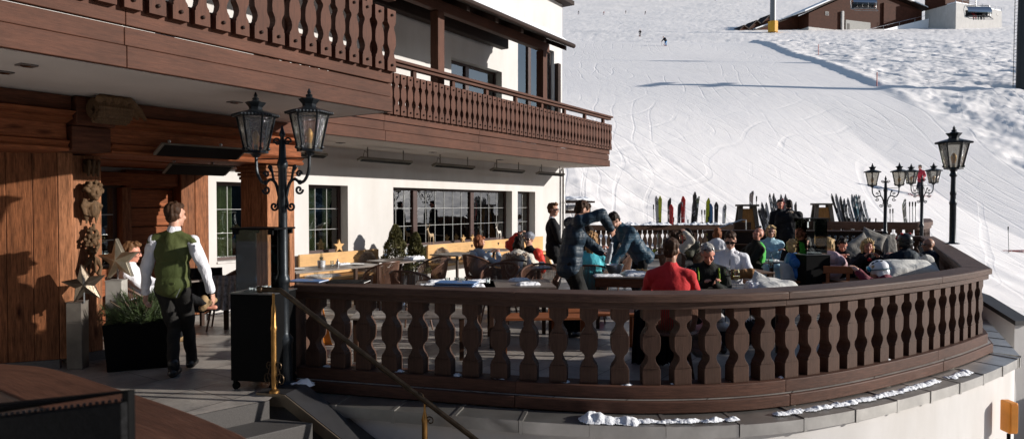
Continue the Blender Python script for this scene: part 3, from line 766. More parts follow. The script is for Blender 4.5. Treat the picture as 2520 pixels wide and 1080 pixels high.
while i < len(cp)-1:
    n = 8 if cp[i].x < 5.9 else 1
    seg = cp[i:i+n+1]
    if len(seg) < 2: break
    mb = MB(); j = (i*7919) % 5*.0012
    mb.sweep(seg, [(.3+j, -.245), (.3+j, -.135-j), (-.28, -.11-j), (-.28, -.245)])
    mb.sweep([seg[0]+(seg[1]-seg[0]).normalized()*.0, seg[0]+(seg[1]-seg[0]).normalized()*.035], [(.306+j, -.255), (.306+j, -.128-j), (-.27, -.102-j), (-.27, -.255)])
    shift(mb, (2, 6, -1)); mb.build('coping', ZINC, rw, smooth=30, fix=True); i += n
# balustrade
rail = empty('balustrade', (1.2, 6.1, 0), 0, 'curved weathered timber balustrade with thick turned-profile balusters round the terrace', 'balustrade')
RO = (1.2, 6.1, 0)
def sweep_part(name, path, sec, mat, pieces=None, bev=.008):
    pieces = pieces or [path]
    for p in pieces:
        mb = MB(); mb.sweep(p, sec); shift(mb, RO); mb.build(name, mat, rail, smooth=30, fix=True, bevel=bev)
ff = resample(front, .05) + [Vector((6.1, 8.5))]
cuts = [0, 46, 98, 150, len(ff)-1]
fp = [ff[a:b+1] for a, b in zip(cuts, cuts[1:])]
sp = [[Vector((6.1, 8.5)), Vector((6.1, 8.5))+side_dir*5], [Vector((6.1, 8.5))+side_dir*5.003, side_end]]
bp = [[Vector(side_end), Vector(back_end)]]
allp = [q for q in fp] + sp + bp
# mitred joints: extend by using the full path normals at the corners
full = [Vector(p) for p in ff] + [side_end, Vector(back_end)]
def swept_full(name, sec, mat, bev=.008):
    for a, b in zip(cuts, cuts[1:]):
        mb = MB(); P_ = [Vector(p) for p in ff[a:b+1]]
        if b == cuts[-1]: P_ = P_ + [Vector((6.1, 8.5))+side_dir*.6]
        mb.sweep(P_, sec); shift(mb, RO); mb.build(name, mat, rail, smooth=30, fix=True, bevel=bev)
    mb = MB(); mb.sweep([Vector((6.1, 8.5))+side_dir*.603, Vector((6.1, 8.5))+side_dir*4.6], sec); shift(mb, RO); mb.build(name, mat, rail, smooth=30, fix=True, bevel=bev)
    mb = MB(); mb.sweep([Vector((6.1, 8.5))+side_dir*4.603, side_end, Vector(back_end)], sec); shift(mb, RO); mb.build(name, mat, rail, smooth=30, fix=True, bevel=bev)
swept_full('top_rail', [(0, .878), (0, .94), (-.012, .95), (-.31, .95), (-.32, .94), (-.32, .878)], WR, .006)
swept_full('under_rail', [(-.035, .812), (-.035, .877), (-.285, .877), (-.285, .812)], WR, .004)
swept_full('foot_rail', [(-.035, .0), (-.035, .115), (-.27, .115), (-.27, .0)], WRL, .006)
swept_full('lower_beam', [(.02, -.115), (.02, -.004), (-.22, -.004), (-.22, -.115)], WRL, .01)
def tb_outline(h):
    w_ = [(0, .082), (.2, .082), (.212, .074), (.235, .073), (.25, .066), (.28, .05), (.32, .037), (.35, .034), (.38, .04), (.41, .058), (.44, .073), (.49, .08), (.56, .082), (.63, .081), (.645, .072), (.665, .071), (.69, .06), (.73, .04), (.77, .032), (.81, .038), (.835, .056), (.85, .07), (.862, .082), (1, .082)]
    return [(x, z*h) for z, x in w_] + [(-x, z*h) for z, x in reversed(w_)]
mb = MB(); mb.prism(tb_outline(.694), (0, -.072, 0), (1, 0, 0), (0, 0, 1), (0, .144, 0))
# moulding lines on the face
for z in (.155, .455): mb.box((0, -.075, z), (.15 if z in (.155, .46) else .1, .007, .007))
me_tb = mb.mesh('baluster'); me_tb.materials.append(WRZ)
bm = bmesh.new(); bm.from_mesh(me_tb); bmesh.ops.recalc_face_normals(bm, faces=bm.faces); bm.to_mesh(me_tb); bm.free()
mid = off(ff, -.155)
def balusters(path, sp_, start):
    pts = resample(path, .02); n = int(start/.02)
    while n < len(pts)-1:
        p, q = pts[n], pts[n+1]; t = (q-p).normalized()
        o = D.objects.new('baluster', me_tb); COL.objects.link(o); o.parent = rail
        o.location = (p.x-RO[0], p.y-RO[1], .1165); o.rotation_euler.z = math.atan2(t.y, t.x)+random.gauss(0, .02); bv = o.modifiers.new('b', 'BEVEL'); bv.width = .012; bv.segments = 2; bv.angle_limit = R(50)
        n += int(round(sp_/.02))
balusters(mid, .28, .16)
s0 = Vector((6.1, 8.5))+side_dir*.3 + Vector((-side_dir.y, side_dir.x))*.155
balusters([s0, s0+side_dir*9.6], .26, .0)
b0 = side_end + Vector((-.3, .1)); balusters([b0, b0+back_dir*3.1], .28, .1)
mb = MB(); e = ff[0]; t = (ff[1]-ff[0]).normalized(); nn = Vector((-t.y, t.x)); c = e+nn*.16-t*.07
mb.box((c.x-RO[0], c.y-RO[1], .4), (.16, .3, 1.03), rz=math.atan2(t.y, t.x)); mb.build('end_post', WRZ, rail, smooth=0, bevel=.01)
mb = MB()
for k in range(6):
    p = ff[14+k*28]; mb.box((p.x-RO[0]+.02, p.y-RO[1]+.08, -.123), (.12, .12, .012))
mb.build('spacer_block', M('pale_block', (.45, .4, .33), .8), rail, smooth=0)

# snow left on the foot rail and coping
def snow_lump(pts, r, label, n=60, zb=0., rs=1):
    P_ = resample([(p[0], p[1]) for p in pts], .012) if len(pts) > 1 else [Vector(pts[0][:2])]
    if len(P_) < 3: P_ = [Vector(pts[0][:2])+Vector((.012*k, 0)) for k in range(12)]
    nl_ = len(P_); nv = 17; vs = []; hs = []; w0 = r*1.9
    for i, p in enumerate(P_):
        t = (P_[min(i+1, nl_-1)]-P_[max(i-1, 0)]).normalized(); nr = Vector((t.y, -t.x)); e = min(1, min(i, nl_-1-i)*.012/(r*1.1))
        for j in range(nv):
            v = (j/(nv-1)-.5)*2; q = p+nr*v*w0
            f = .55*mnoise.noise((q.x/r*.45, q.y/r*.45, rs*3.1)) + .3*mnoise.noise((q.x/r*1.3, q.y/r*1.3, rs)) + .07*mnoise.noise((q.x/r*3., q.y/r*3., rs+7))
            h = r*.85*(f*1.35+.42-.95*v*v-(1-e)*.9); hs.append(h)
            vs.append((q.x, q.y, max(h, -.004)))
    c = Vector((sum(v[0] for v in vs)/len(vs), sum(v[1] for v in vs)/len(vs), zb)); fs = []
    for i in range(nl_-1):
        for j in range(nv-1):
            k = (i*nv+j, (i+1)*nv+j, (i+1)*nv+j+1, i*nv+j+1)
            if max(hs[q] for q in k) > -.002: fs.append(k)
    mb = MB(); mb.add([(x-c.x, y-c.y, z) for x, y, z in vs], fs)
    o = mb.build('snow_patch', SNOWP, None, smooth=180, loc=c)
    return tag(o, label, 'snow', 'patches of leftover snow on the balustrade and coping')
def rp(x, y, z): return flo(x, y, z)
snow_lump([rp(692, 955, 0), rp(735, 948, 0), rp(765, 938, 0)], .085, 'rounded snow heap beside the foot of the nearest lamp post', 40, .0, 1)
def along(x0, x1, o, z, n=6):
    "points on the curved rail between world x0..x1, offset outwards by o"
    pth = [p for p in off(ff, o) if x0 <= p[0] <= x1]
    return [(p[0], p[1], z) for p in pth] or [(x0, 6, z)]
snow_lump(along(.55, 1.2, .17, -.13), .085, 'thick crumbling snow lump on the coping under the middle of the balustrade', 55, -.12, 2)
snow_lump(along(1.0, 2.0, .2, -.12), .03, 'low strip of snow on the coping right of the thick lump', 70, -.12, 3)
snow_lump(along(2.3, 4.6, .15, -.12), .032, 'long thin ribbon of granular snow on the sunny part of the coping', 150, -.12, 4)
snow_lump(along(4.7, 5.2, .17, -.12), .04, 'small bright snow patch on the coping near the right end', 40, -.12, 5)
for k, (x0, x1, r_, w_) in enumerate(((-1.95, -1.75, .018, 'leftmost'), (-1.2, -1.05, .022, 'second from the left'), (-.62, -.45, .026, 'third from the left'), (-.2, 0.0, .026, 'fourth from the left'), (.42, .55, .02, 'fifth from the left'), (.95, 1.15, .028, 'sixth from the left'), (1.45, 1.6, .022, 'seventh from the left'), (2.0, 2.15, .018, 'eighth from the left'), (2.5, 2.62, .016, 'ninth from the left'), (3.9, 4.05, .018, 'rightmost'))):
    snow_lump(along(x0, x1, -.12, .12), r_, 'little white snow remnant between baluster feet, %s' % w_, 22, .12, 20+k)

# ------------------------------------------------------------------ steps down beside the wall
stp = MB(); sd = Vector((.963, -.27, 0)); sn_ = Vector((.27, .963, 0)); o0 = Vector((-2.2, 6.0, 0)); ed = Vector((-.74, -.67, 0))
def quad_block(mb, a, b, l_, z0, z1):
    vs = [(p.x, p.y, z) for z in (z0, z1) for p in (a, b, b+ed*l_, a+ed*l_)]
    mb.add(vs, [(3, 2, 1, 0), (4, 5, 6, 7), (0, 1, 5, 4), (1, 2, 6, 5), (2, 3, 7, 6), (3, 0, 4, 7)])
for k in range(6):
    a = o0 + sd*(.02+.42*k); quad_block(stp, a, a+sd*.44, 4.5, -.165*(k+1)-.6, -.165*(k+1))
struct(stp.build('steps', GRD, smooth=0, fix=True, bevel=.008))
pl_ = MB(); quad_block(pl_, o0-sd*.3, o0+sd*.018, 4.5, -2.4, -.004); struct(pl_.build('pavement', GRD, smooth=0, fix=True))
ck = empty('stair_cheek', (-1.9, 6.1, 0), 0, 'sloping dark metal capped cheek wall beside the steps', 'cheek wall')
CO = Vector((-1.9, 6.1, 0)); u0 = Vector((-2.36, 6.17, 0)); cw = sn_*.30
def slope(z0, z1, name, mat, w0, w1, L_=3.2, ext=.3):
    pr = [(0, .0+z1), (ext, z1), (ext+L_, z1-L_*.62), (ext+L_, z0-L_*.62), (ext, z0), (0, z0)]
    mb = MB(); mb.prism(pr, u0+sn_*w0-CO, sd, (0, 0, 1), sn_*(w1-w0)); return mb.build(name, mat, ck, smooth=0, fix=True, bevel=.004)
slope(-.05, .03, 'cap', M('dark_zinc_cap', (.06, .058, .06), .4, .6, var=.25, vs=2), 0, .34)
slope(-3, -.052, 'body', GRD, .02, .32)
slope(-.09, .024, 'front_trim', M('lit_zinc', (.22, .17, .12), .4, .7, var=.2), -.016, -.002)  # light on the cap's front face is put into this warmer zinc colour
# brass handrail
hr = empty('handrail', (-2.25, 6.25, 0), 0, 'brass and bronze stair handrail with scrolled posts', 'handrail'); HO = Vector((-2.25, 6.25, 0))
hp = [px(640, 712, 6.15), px(655, 712, 6.15), px(690, 714, 6.13)]
e2 = px(1045, 985, 5.75); d2 = (e2-hp[-1])
hp += [hp[-1]+d2*.03, hp[-1]+d2*.5, e2, e2+d2*.75]
mb = MB(); mb.tube([p-HO for p in hp], .023, 12); mb.ell(hp[0]-HO, .034); mb.build('rail', BRONZE, hr)
def hpost(base, top):
    mb = MB(); b = base-HO; h = top.z-base.z
    mb.lathe([(.045, 0), (.045, .02), (.022, .035), (.022, .05), (.025, .1), (.025, h*.62), (.03, h*.64), (.03, h*.66), (.024, h*.68), (.02, h*.86), (.012, h*.9), (.012, h)], b, 14); mb.build('post', BRASS, hr)
    mb = MB()
    for sg in (-1, 1):
        for z0, sz in ((.06, 1.), (.2, .7)):
            pts = []
            for k in range(22):
                a = k*.38; r = .045*sz*(1-k/26)
                pts.append(b + sd*sg*(.05*sz+.02+ -r*math.cos(a)) + Vector((0, 0, z0+.06*sz + r*1.5*math.sin(a))))
            mb.tube(pts, .005, 6)
        mb.tube([b+sd*sg*.02+Vector((0, 0, .05)), b+sd*sg*.07+Vector((0, 0, .15)), b+sd*sg*.03+Vector((0, 0, .28))], .005, 6)
    mb.build('scroll_ornament', BRONZE, hr)
t1 = px(673, 722, 6.13); b1 = Vector((t1.x, t1.y, .03)); hpost(b1, t1)
t2 = px(1045, 985, 5.75); b2_ = Vector((t2.x, t2.y, t2.z-.95)); 
mb = MB(); b = b2_-HO; mb.lathe([(.025, 0), (.025, .76), (.03, .78), (.02, .82), (.01, .86), (.01, .94)], b, 14); mb.build('post', BRASS, hr)
mb = MB()
for sg in (-1, 1):
    pts = []
    for k in range(22):
        a = k*.38; r = .04*(1-k/26); pts.append(b+sd*sg*(.05-r*math.cos(a))+Vector((0, 0, .88-.1*sg+r*math.sin(a))))
    mb.tube(pts, .006, 6)
mb.build('scroll_ornament', BRONZE, hr)
# foreground balustrade top rail and the dark woven panel
fr_ = empty('balustrade', (-1.8, 2.9, 0), 0, 'red-brown curved balustrade close in the lower left foreground', 'balustrade')
fo = [flo(-260, 872, .95), flo(0, 892, .95), flo(130, 905, .95), flo(300, 956, .95), flo(450, 1006, .95), flo(560, 1050, .95), flo(620, 1080, .95), flo(760, 1170, .95), flo(860, 1290, .95)]
fc = spline([(p.x, p.y) for p in fo], 6)
FO = (-1.8, 2.9, 0)
mb = MB(); mb.sweep(fc, [(0, .88), (0, .94), (.01, .95), (.31, .95), (.32, .94), (.32, .88)]); shift(mb, FO); mb.build('top_rail', wood('foreground_rail', (.1, .045, .028), 'X', kind='UV', rough=.45, var=.3, dark=.35, wear=.6, wearcol=(.3, .16, .1)), fr_, smooth=30, fix=True, bevel=.006)
mb = MB(); mb.sweep(fc, [(.035, .81), (.035, .879), (.285, .879), (.285, .81)]); shift(mb, FO); mb.build('under_rail', WR, fr_, smooth=30, fix=True)
mb = MB(); mb.sweep(fc, [(.035, -.1), (.035, .11), (.285, .11), (.285, -.1)]); shift(mb, FO); mb.build('foot_rail', WRL, fr_, smooth=30, fix=True)
pts = resample(off(fc, .16), .3)
for p, q in zip(pts[1:-1], pts[2:]):
    o = D.objects.new('baluster', me_tb); COL.objects.link(o); o.parent = fr_; o.location = (p.x-FO[0], p.y-FO[1], .1165); o.rotation_euler.z = math.atan2(q.y-p.y, q.x-p.x)
q1 = px(316, 962, 1.6); q0_ = px(-60, 1010, 1.72)
pn = empty('woven_chair', ((q0_.x+q1.x)/2, 1.68, 0), 0, 'black woven chair back with pale studs along its top edge in the left foreground corner', 'chair')
c0 = Vector(pn.location); dx = (q1-q0_); dl = Vector((dx.x, dx.y, 0)).normalized()
bk = M('black_weave', (.006, .006, .0065), .7, var=.5, vs=60, bs=160, bump=.4, bd=.004, spec=.1)
mb = MB(); mb.prism([(0, .35), (dx.length, .35), (dx.length, q1.z-.02), (0, q0_.z-.02)], Vector((q0_.x, q0_.y, 0))-c0, dl, (0, 0, 1), Vector((-dl.y, dl.x, 0))*-.03); mb.build('backrest', bk, pn, smooth=0, fix=True, bevel=.004)
mb = MB(); mb.tube([q0_-c0, q1-c0, Vector((q1.x, q1.y, 0))-c0], .014, 8); mb.build('frame', BLK, pn)
mb = MB()
for k in range(26):
    p = q0_.lerp(q1, k/25.5) - c0; mb.ell(p+Vector((0, -.012, -.016)), (.0045, .0035, .004), n=8, m=6)
    mb.ell(p+Vector((.006, -.012, -.034)), (.003, .0025, .0025), n=6, m=5)
mb.build('stud_row', M('pale_stud', (.07, .066, .064), .6, spec=.1), pn)
mb = MB(); mb.b2((-.35, -.5, .4), (.35, .03, .45)); mb.build('seat', bk, pn, smooth=0)
for sx in (-.3, .3):
    mb = MB(); mb.tube([(sx, -.45, 0), (sx, -.45, .4)], .018, 8); mb.build('leg', BLK, pn)

# stair parapet, car and boxes at the right end of the terrace
a = px(2404, 738, 11.2); c = px(2497, 796, 10.5)
pp = empty('stair_parapet', (a.x, a.y, 0), 0, 'low white parapet with dark coping falling away right of the terrace corner', 'wall')
A0 = Vector((a.x, a.y, 0)); dv = Vector((c.x-a.x, c.y-a.y, 0)); ln = dv.length; dv.normalize(); dn = Vector((-dv.y, dv.x, 0))
mb = MB(); mb.prism([(-1.2, -2), (ln, -2), (ln, c.z), (0, a.z), (-1.2, a.z+.2)], (0, 0, 0), dv, (0, 0, 1), dn*.22); mb.build('wall', PL, pp, smooth=0, fix=True)
mb = MB(); mb.prism([(-1.2, a.z+.2), (0, a.z), (ln+.05, c.z-.02), (ln+.05, c.z+.05), (0, a.z+.07), (-1.2, a.z+.27)], -dn*.04, dv, (0, 0, 1), dn*.3); mb.build('coping', M('dark_coping', (.035, .033, .033), .5), pp, smooth=0, fix=True)
bx = px(2466, 1024, 7.7)
ob = empty('utility_box', (bx.x+.03, bx.y, bx.z-.2), 0, 'bright orange metal box on the end of the curved retaining wall', 'box')
mb = MB(); mb.box((0.05, 0, .2), (.1, .16, .36)); mb.build('box_body', M('orange_paint', (.75, .27, .03), .5, var=.12), ob, smooth=0, bevel=.015)
mb = MB(); mb.box((.05, -.086, .2), (.08, .01, .31)); mb.build('door', M('orange_paint', (.75, .27, .03), .5), ob, smooth=0, bevel=.004)
mb = MB(); mb.lathe([(.02, -.4), (.02, 0)], (0.05, 0, 0), 8); mb.build('leg', BLK, ob)
dp = px(2480, 905, 8.6); mb = MB()
mb.tube([(0, 0, 0), (.01, -.05, -.2), (0.02, -.03, -.34), (.01, -.05, -.5)], [.05, .05, .06, .05], 10)
o = mb.build('downpipe', M('pale_pipe', (.42, .41, .4), .5, .3), None, loc=dp); tag(o, 'short grey drain pipe hanging at the right end of the curved wall', 'pipe')
# ------------------------------------------------------------------ lamps
def lantern(parent, c, s=1.0):
    g = empty('lantern', c); g.parent = parent
    n = 6; b, t, h = .105*s, .18*s, .35*s; an = R(30)
    mb = MB()
    for k in range(n):
        a = an+2*math.pi*k/n; p0 = (b*math.cos(a), b*math.sin(a), 0); p1 = (t*math.cos(a), t*math.sin(a), h)
        mb.tube([p0, p1], .009*s, 6)
    mb.lathe([(.03*s, -.05*s), (.05*s, -.02*s), (b*1.12, -.012*s), (b*1.12, .012*s)], n=6, ang=an)
    for k in range(n):
        a = an+2*math.pi*k/n; a2 = an+2*math.pi*(k+1)/n
        mb.tube([(t*math.cos(a), t*math.sin(a), h), (t*math.cos(a2), t*math.sin(a2), h)], .012*s, 6)
        mb.ell((b*1.12*math.cos(a), b*1.12*math.sin(a), .03*s), .018*s, n=8, m=6)
    mb.build('cage', IRON, g)
    mb = MB(); mb.lathe([(t*1.24, h), (t*1.22, h+.016*s), (t*.8, h+.04*s), (t*.42, h+.058*s), (t*.34, h+.07*s), (t*.36, h+.09*s), (t*.52, h+.125*s), (t*.56, h+.135*s), (t*.28, h+.142*s), (t*.15, h+.16*s), (t*.19, h+.175*s), (t*.07, h+.19*s), (t*.11, h+.202*s), (.003, h+.24*s)], n=6, ang=an)
    for k in range(n):
        a = an+2*math.pi*k/n; a2 = an+2*math.pi*(k+1)/n
        for q in range(7):
            w_ = (q+.5)/7; x = t*1.235*(math.cos(a)*(1-w_)+math.cos(a2)*w_); y = t*1.235*(math.sin(a)*(1-w_)+math.sin(a2)*w_)
            mb.ell((x, y, h+.004*s), (.014*s, .014*s, .014*s), n=6, m=5)
    mb.build('lantern_roof', IRON, g, smooth=25)
    mb = MB()
    for k in range(n):
        a = an+2*math.pi*k/n; a2 = an+2*math.pi*(k+1)/n; e = .96
        mb.add([(b*e*math.cos(a), b*e*math.sin(a), .012*s), (b*e*math.cos(a2), b*e*math.sin(a2), .012*s), (t*e*math.cos(a2), t*e*math.sin(a2), h), (t*e*math.cos(a), t*e*math.sin(a), h)], [(0, 1, 2, 3)])
    mb.build('pane', LGL, g, smooth=0)
    mb = MB(); mb.lathe([(.022*s, 0), (.022*s, .07*s)], n=10); mb.build('socket', M('lamp_socket', (.35, .3, .22), .5), g)
    mb = MB(); mb.lathe([(.02*s, .071*s), (.032*s, .12*s), (.036*s, .16*s), (.02*s, .2*s), (.004*s, .215*s)], n=12); mb.build('bulb', M('amber_bulb', (.75, .45, .16), .12, .3, bump=0), g)
    return g
def scroll(c, ex, ez, r, turns=1.4, n=20, flip=1):
    out = []
    for k in range(n+1):
        a = turns*2*math.pi*k/n; q = r*(1-.8*k/n)
        out.append(Vector(c)+Vector(ex)*q*math.cos(a)+Vector(ez)*q*math.sin(a)*flip)
    return out
def double_lamp(name, loc, ang, label):
    g = empty(name, loc, ang, label, 'lamp', 'cast iron lamp posts round the terrace')
    mb = MB(); mb.lathe([(.11, 0), (.11, .03), (.085, .05), (.08, .4), (.09, .42), (.09, .46), (.06, .5), (.055, .52), (.05, .98), (.06, 1.0), (.066, 1.02), (.06, 1.05), (.044, 1.08), (.04, 2.1), (.05, 2.12), (.05, 2.16), (.036, 2.2), (.03, 2.34), (.018, 2.4), (.03, 2.43), (.004, 2.52)], n=16); mb.build('pole', IRON, g)
    for sg in (-1, 1):
        ex = Vector((sg, 0, 0)); ez = Vector((0, 0, 1)); mb = MB()
        mb.tube(spline([(sg*.04, 0, 1.83), (sg*.08, 0, 1.96), (sg*.14, 0, 2.0), (sg*.2, 0, 1.97), (sg*.255, 0, 1.99), (sg*.3, 0, 2.08), (sg*.31, 0, 2.22)], 6), .015, 8)
        mb.tube([(sg*.03, 0, 2.2), (sg*.31, 0, 2.2)], .007, 6)
        mb.tube(scroll((sg*.19, 0, 1.9), ex, ez, .045, 1.2, flip=-1), .011, 6); mb.tube(scroll((sg*.19, 0, 2.05), ex, ez, .034, 1.2), .01, 6)
        mb.tube([(sg*.04, 0, 1.85), (sg*.06, 0, 1.76)] + scroll((sg*.1, 0, 1.74), -ex, ez, .045, 1.2, flip=-1), .011, 6)
        mb.tube([(sg*.1, 0, 1.98), (sg*.12, 0, 2.07), (sg*.14, 0, 2.11)], [.012, .012, .02], 6); mb.ell((sg*.145, 0, 2.12), (.026, .02, .022)); mb.ell((sg*.2, 0, 1.97), .024, n=8, m=6)
        mb.tube([(sg*.02, 0, 2.36)] + scroll((sg*.06, 0, 2.36), ex, ez, .045, 1.1), .009, 6)
        mb.build('arm', IRON, g)
        lantern(g, (sg*.31, 0, 2.27))
    return g
nl = double_lamp('lamp_post', flo(699, 947), math.atan2(-.1, .29), 'tall black double lantern lamp post at the near left end of the balustrade')
p = px(2178, 575, 17.6); dup(nl, (p.x, p.y, 0.0), R(-25), 'black double lantern lamp post on the far railing behind the black ski helmet')
p = px(2268, 545, 19.6); dup(nl, (p.x, p.y, .12), R(-57), 'smaller black double lantern lamp post farthest right beside the skier in red')
p = px(2344, 600, 13.9); g = empty('lamp_post', p, 0, 'black single lantern lamp post standing on the right hand top rail', 'lamp')
mb = MB(); mb.lathe([(.13, 0), (.13, .015), (.075, .03), (.062, .06), (.06, .8), (.07, .83), (.07, .86), (.055, .9), (.05, 1.0), (.06, 1.02), (.06, 1.06), (.05, 1.1), (.045, 1.38), (.075, 1.42), (.06, 1.46), (.05, 1.5)], n=14); mb.build('pole', IRON, g)
lantern(g, (0, 0, 1.56), 1.5)
# ------------------------------------------------------------------ radiant heaters
def bar_heater(s, label, t=.55):
    g = empty('bar_heater', fw(s, t, 2.62), TH, label, 'heater', 'bar heaters under the balconies')
    mb = MB(); mb.box((0, 0, 0), (1.45, .13, .05), rx=R(-20)); mb.build('casing', M('heater_grey', (.16, .145, .12), .45, .4), g, smooth=0, bevel=.008)
    mb = MB(); mb.box((0, -.02, -.03), (1.38, .08, .006), rx=R(-20)); mb.build('element', BLK, g, smooth=0)
    for x in (-.5, .5): mb = MB(); mb.tube([(x, 0, .02), (x, .0, .235)], .012, 8); mb.build('bracket', M('heater_grey', (.16, .145, .12), .45), g)
    mb = MB(); mb.tube([(-.5, 0, .12), (-.58, 0, .16), (-.6, 0, .1), (-.62, .0, .03)], .007, 6)
    mb.build('cable', M('heater_grey', (.16, .145, .12), .45), g); return g
bar_heater(8.2, 'bar heater above the small left window, first of the row of four'); bar_heater(6.02, 'bar heater above the left half of the big window, second of the row of four')
bar_heater(3.83, 'bar heater above the right half of the big window, third of the row of four'); bar_heater(1.66, 'bar heater nearest the far corner, last of the row of four')
bar_heater(10.5, 'bar heater half hidden behind the right lantern of the nearest lamp', .6)
def panel_heater(loc, rz, wdt, label):
    g = empty('panel_heater', loc, rz, label, 'heater', 'black panel heaters in the portal')
    mb = MB(); mb.prism([(-.12, .05), (.12, -.06), (.12, -.03), (-.1, .068)], (-wdt/2, 0, 0), (0, 1, 0), (0, 0, 1), (wdt, 0, 0)); mb.build('casing', M('heater_grey', (.16, .145, .12), .45, .4), g, smooth=0, bevel=.004, fix=True)
    mb = MB(); mb.prism([(-.112, .043), (.113, -.0605), (.113, -.0645), (-.112, .039)], (-wdt/2+.03, 0, 0), (0, 1, 0), (0, 0, 1), (wdt-.06, 0, 0)); mb.build('panel', BLK, g, smooth=0, fix=True)
    for x in (-wdt*.35, wdt*.25): mb = MB(); mb.tube([(x, .05, .0), (x, .08, .1)], .008, 6); mb.ell((x, .06, .1), .02, n=8, m=6); mb.build('bracket', STEEL, g)
    return g
panel_heater(px(498, 374, 7.75), TH-R(8), .98, 'black panel heater fixed in front of the portal beam')
panel_heater(px(490, 418, 8.5), TH-R(8), .8, 'smaller black panel heater hanging inside the portal behind the first')

# ------------------------------------------------------------------ gas fire columns
def fire_column(loc, rz, label):
    g = empty('fire_column', loc, rz, label, 'fire column', 'black gas fire columns with glass shields')
    mb = MB(); mb.box((0, 0, .5), (.44, .44, .82)); mb.build('cabinet', BLK, g, smooth=0, bevel=.008)
    mb = MB(); mb.box((0, 0, .918), (.46, .46, .012)); mb.box((0, 0, .93), (.26, .26, .012)); mb.build('burner_top', M('burner_grey', (.1, .1, .1), .35, .7), g, smooth=0, bevel=.003)
    mb = MB(); rr = random.Random(2)
    for k in range(70): mb.ell((rr.uniform(-.12, .12), rr.uniform(-.12, .12), .945), rr.uniform(.008, .014), n=6, m=5)
    mb.build('ember_glass', M('glass_pebbles', (.4, .42, .44), .1), g, smooth=60)
    mb = MB()
    for x, y, dx, dy in ((0, -.18, .36, .006), (0, .18, .36, .006), (-.18, 0, .006, .354), (.18, 0, .006, .354)): mb.box((x, y, 1.225), (dx, dy, .58))
    mb.build('glass_shield', GLS, g, smooth=0)
    mb = MB(); mb.box((0, 0, 1.527), (.46, .4, .018)); 
    for x in (-.18, .18): mb.box((x, -.18, 1.495), (.05, .03, .045)); mb.box((x, .18, 1.495), (.05, .03, .045))
    mb.build('top_plate', BLK, g, smooth=0, bevel=.003)
    mb = MB()
    for x in (-.19, .19):
        for y in (-.19, .19): mb.lathe([(.012, -.03), (.035, -.03), (.035, .0), (.012, .0)], (x, y, .035), 14, axis=Matrix.Rotation(R(90), 3, 'X')); mb.box((x, y, .075), (.03, .03, .03))
    mb.build('castor', BLK, g); return g
f1 = flo(630, 962); fcg = fire_column((f1.x-.0, f1.y+.22, 0), R(-10), 'black gas fire column on castors with tall glass shield, nearest, left of the lamp post')
p = px(1995, 640, 11.4); f2_ = dup(fcg, (p.x, p.y, 0), R(8), 'black gas fire column with glass shield farther off among the lounge guests')

# ------------------------------------------------------------------ stars, blocks, planter
def star(loc, rz, r, mat, label, tilt=0):
    g = empty('star_ornament', loc, rz, label, 'star')
    mb = MB(); vs = []; n = 10
    for k in range(n):
        a = R(90)+2*math.pi*k/n+tilt; q = r if k % 2 == 0 else r*.42; vs.append((q*math.cos(a), 0, q*math.sin(a)))
    vs += [(0, -.045, 0)] + [(x, .055, z) for x, _, z in vs[:n]]
    fs = [(k, (k+1) % n, n) for k in range(n)] + [(k, n+1+k, n+1+(k+1) % n, (k+1) % n) for k in range(n)] + [tuple(n+1+k for k in range(n))]
    mb.add(vs, fs); mb.build('star_body', mat, g, smooth=0, fix=True, bevel=.003)
    mb = MB(); mb.lathe([(.008, -r*.62-.06), (.008, -r*.3)], n=8); mb.build('rod', STEEL, g); return g
def block(loc, w_, h, mat, label, rz=0):
    g = empty('pedestal', loc, rz, label, 'pedestal'); mb = MB(); mb.box((0, 0, h/2), (w_, w_, h)); mb.build('block', mat, g, smooth=0, bevel=.006)
    mb = MB(); mb.box((0, 0, h+.004), (w_*1.04, w_*1.04, .008)); mb.build('cap', mat, g, smooth=0, bevel=.002); return g
a = px(289, 640, 7.4); star(a, R(-4), .24, STARM, 'bright tin star facing the sun above the potted pine', R(5))
block(px(287, 735, 7.45)*1 - Vector((0, 0, px(287, 735, 7.45).z)), .17, px(287, 690, 7.4).z-.005, M('grey_stone_block', (.33, .31, .28), .6), 'pale stone pedestal under the bright star behind the planter', R(10))
a = px(207, 700, 7.06); star(a, R(20), .215, STARD, 'dull shaded tin star beside the plank wall', R(8))
block(flo(197, 905)*1+Vector((-.02, .0, 0)), .155, px(195, 745, 7.1).z, M('tin_block', (.16, .14, .12), .45, .3, vs=5, var=.3), 'tall narrow tin covered pedestal under the dull star', R(8))
pf = flo(318, 912); pg = empty('planter', (pf.x-.02, pf.y+.28, 0), R(24), 'black tapered planter with a bushy mountain pine beside the stars', 'planter')
mb = MB(); mb.box((0, 0, .25), (.6, .52, .5), taper=1.12); mb.build('pot', BLK, pg, smooth=0, bevel=.01)
def needles(n_br, c, rx, ry, rz_, rr, mat, parent, name='foliage', nl=.075, per=46, up=.35):
    vs = []; fs = []
    for _ in range(n_br):
        u = Vector((rr.gauss(0, 1), rr.gauss(0, 1), abs(rr.gauss(0, 1))*.9+.02)).normalized(); q = rr.uniform(.45, 1.0)
        tip = Vector((u.x*rx*q, u.y*ry*q, u.z*rz_*q)) + Vector(c); d = (Vector((u.x, u.y, u.z+up))).normalized()
        st = tip - d*.14
        for k in range(per):
            w_ = rr.random(); b = st.lerp(tip, w_); sd = Vector((rr.gauss(0, 1), rr.gauss(0, 1), rr.gauss(0, 1))).normalized()
            e = (d*.9+sd*.8).normalized()*nl*rr.uniform(.7, 1.1); wv = e.cross(sd).normalized()*.0022
            o = len(vs); vs += [b-wv, b+wv, b+e]; fs.append((o, o+1, o+2))
    mb = MB(); mb.add(vs, fs); return mb.build(name, mat, parent, smooth=0)
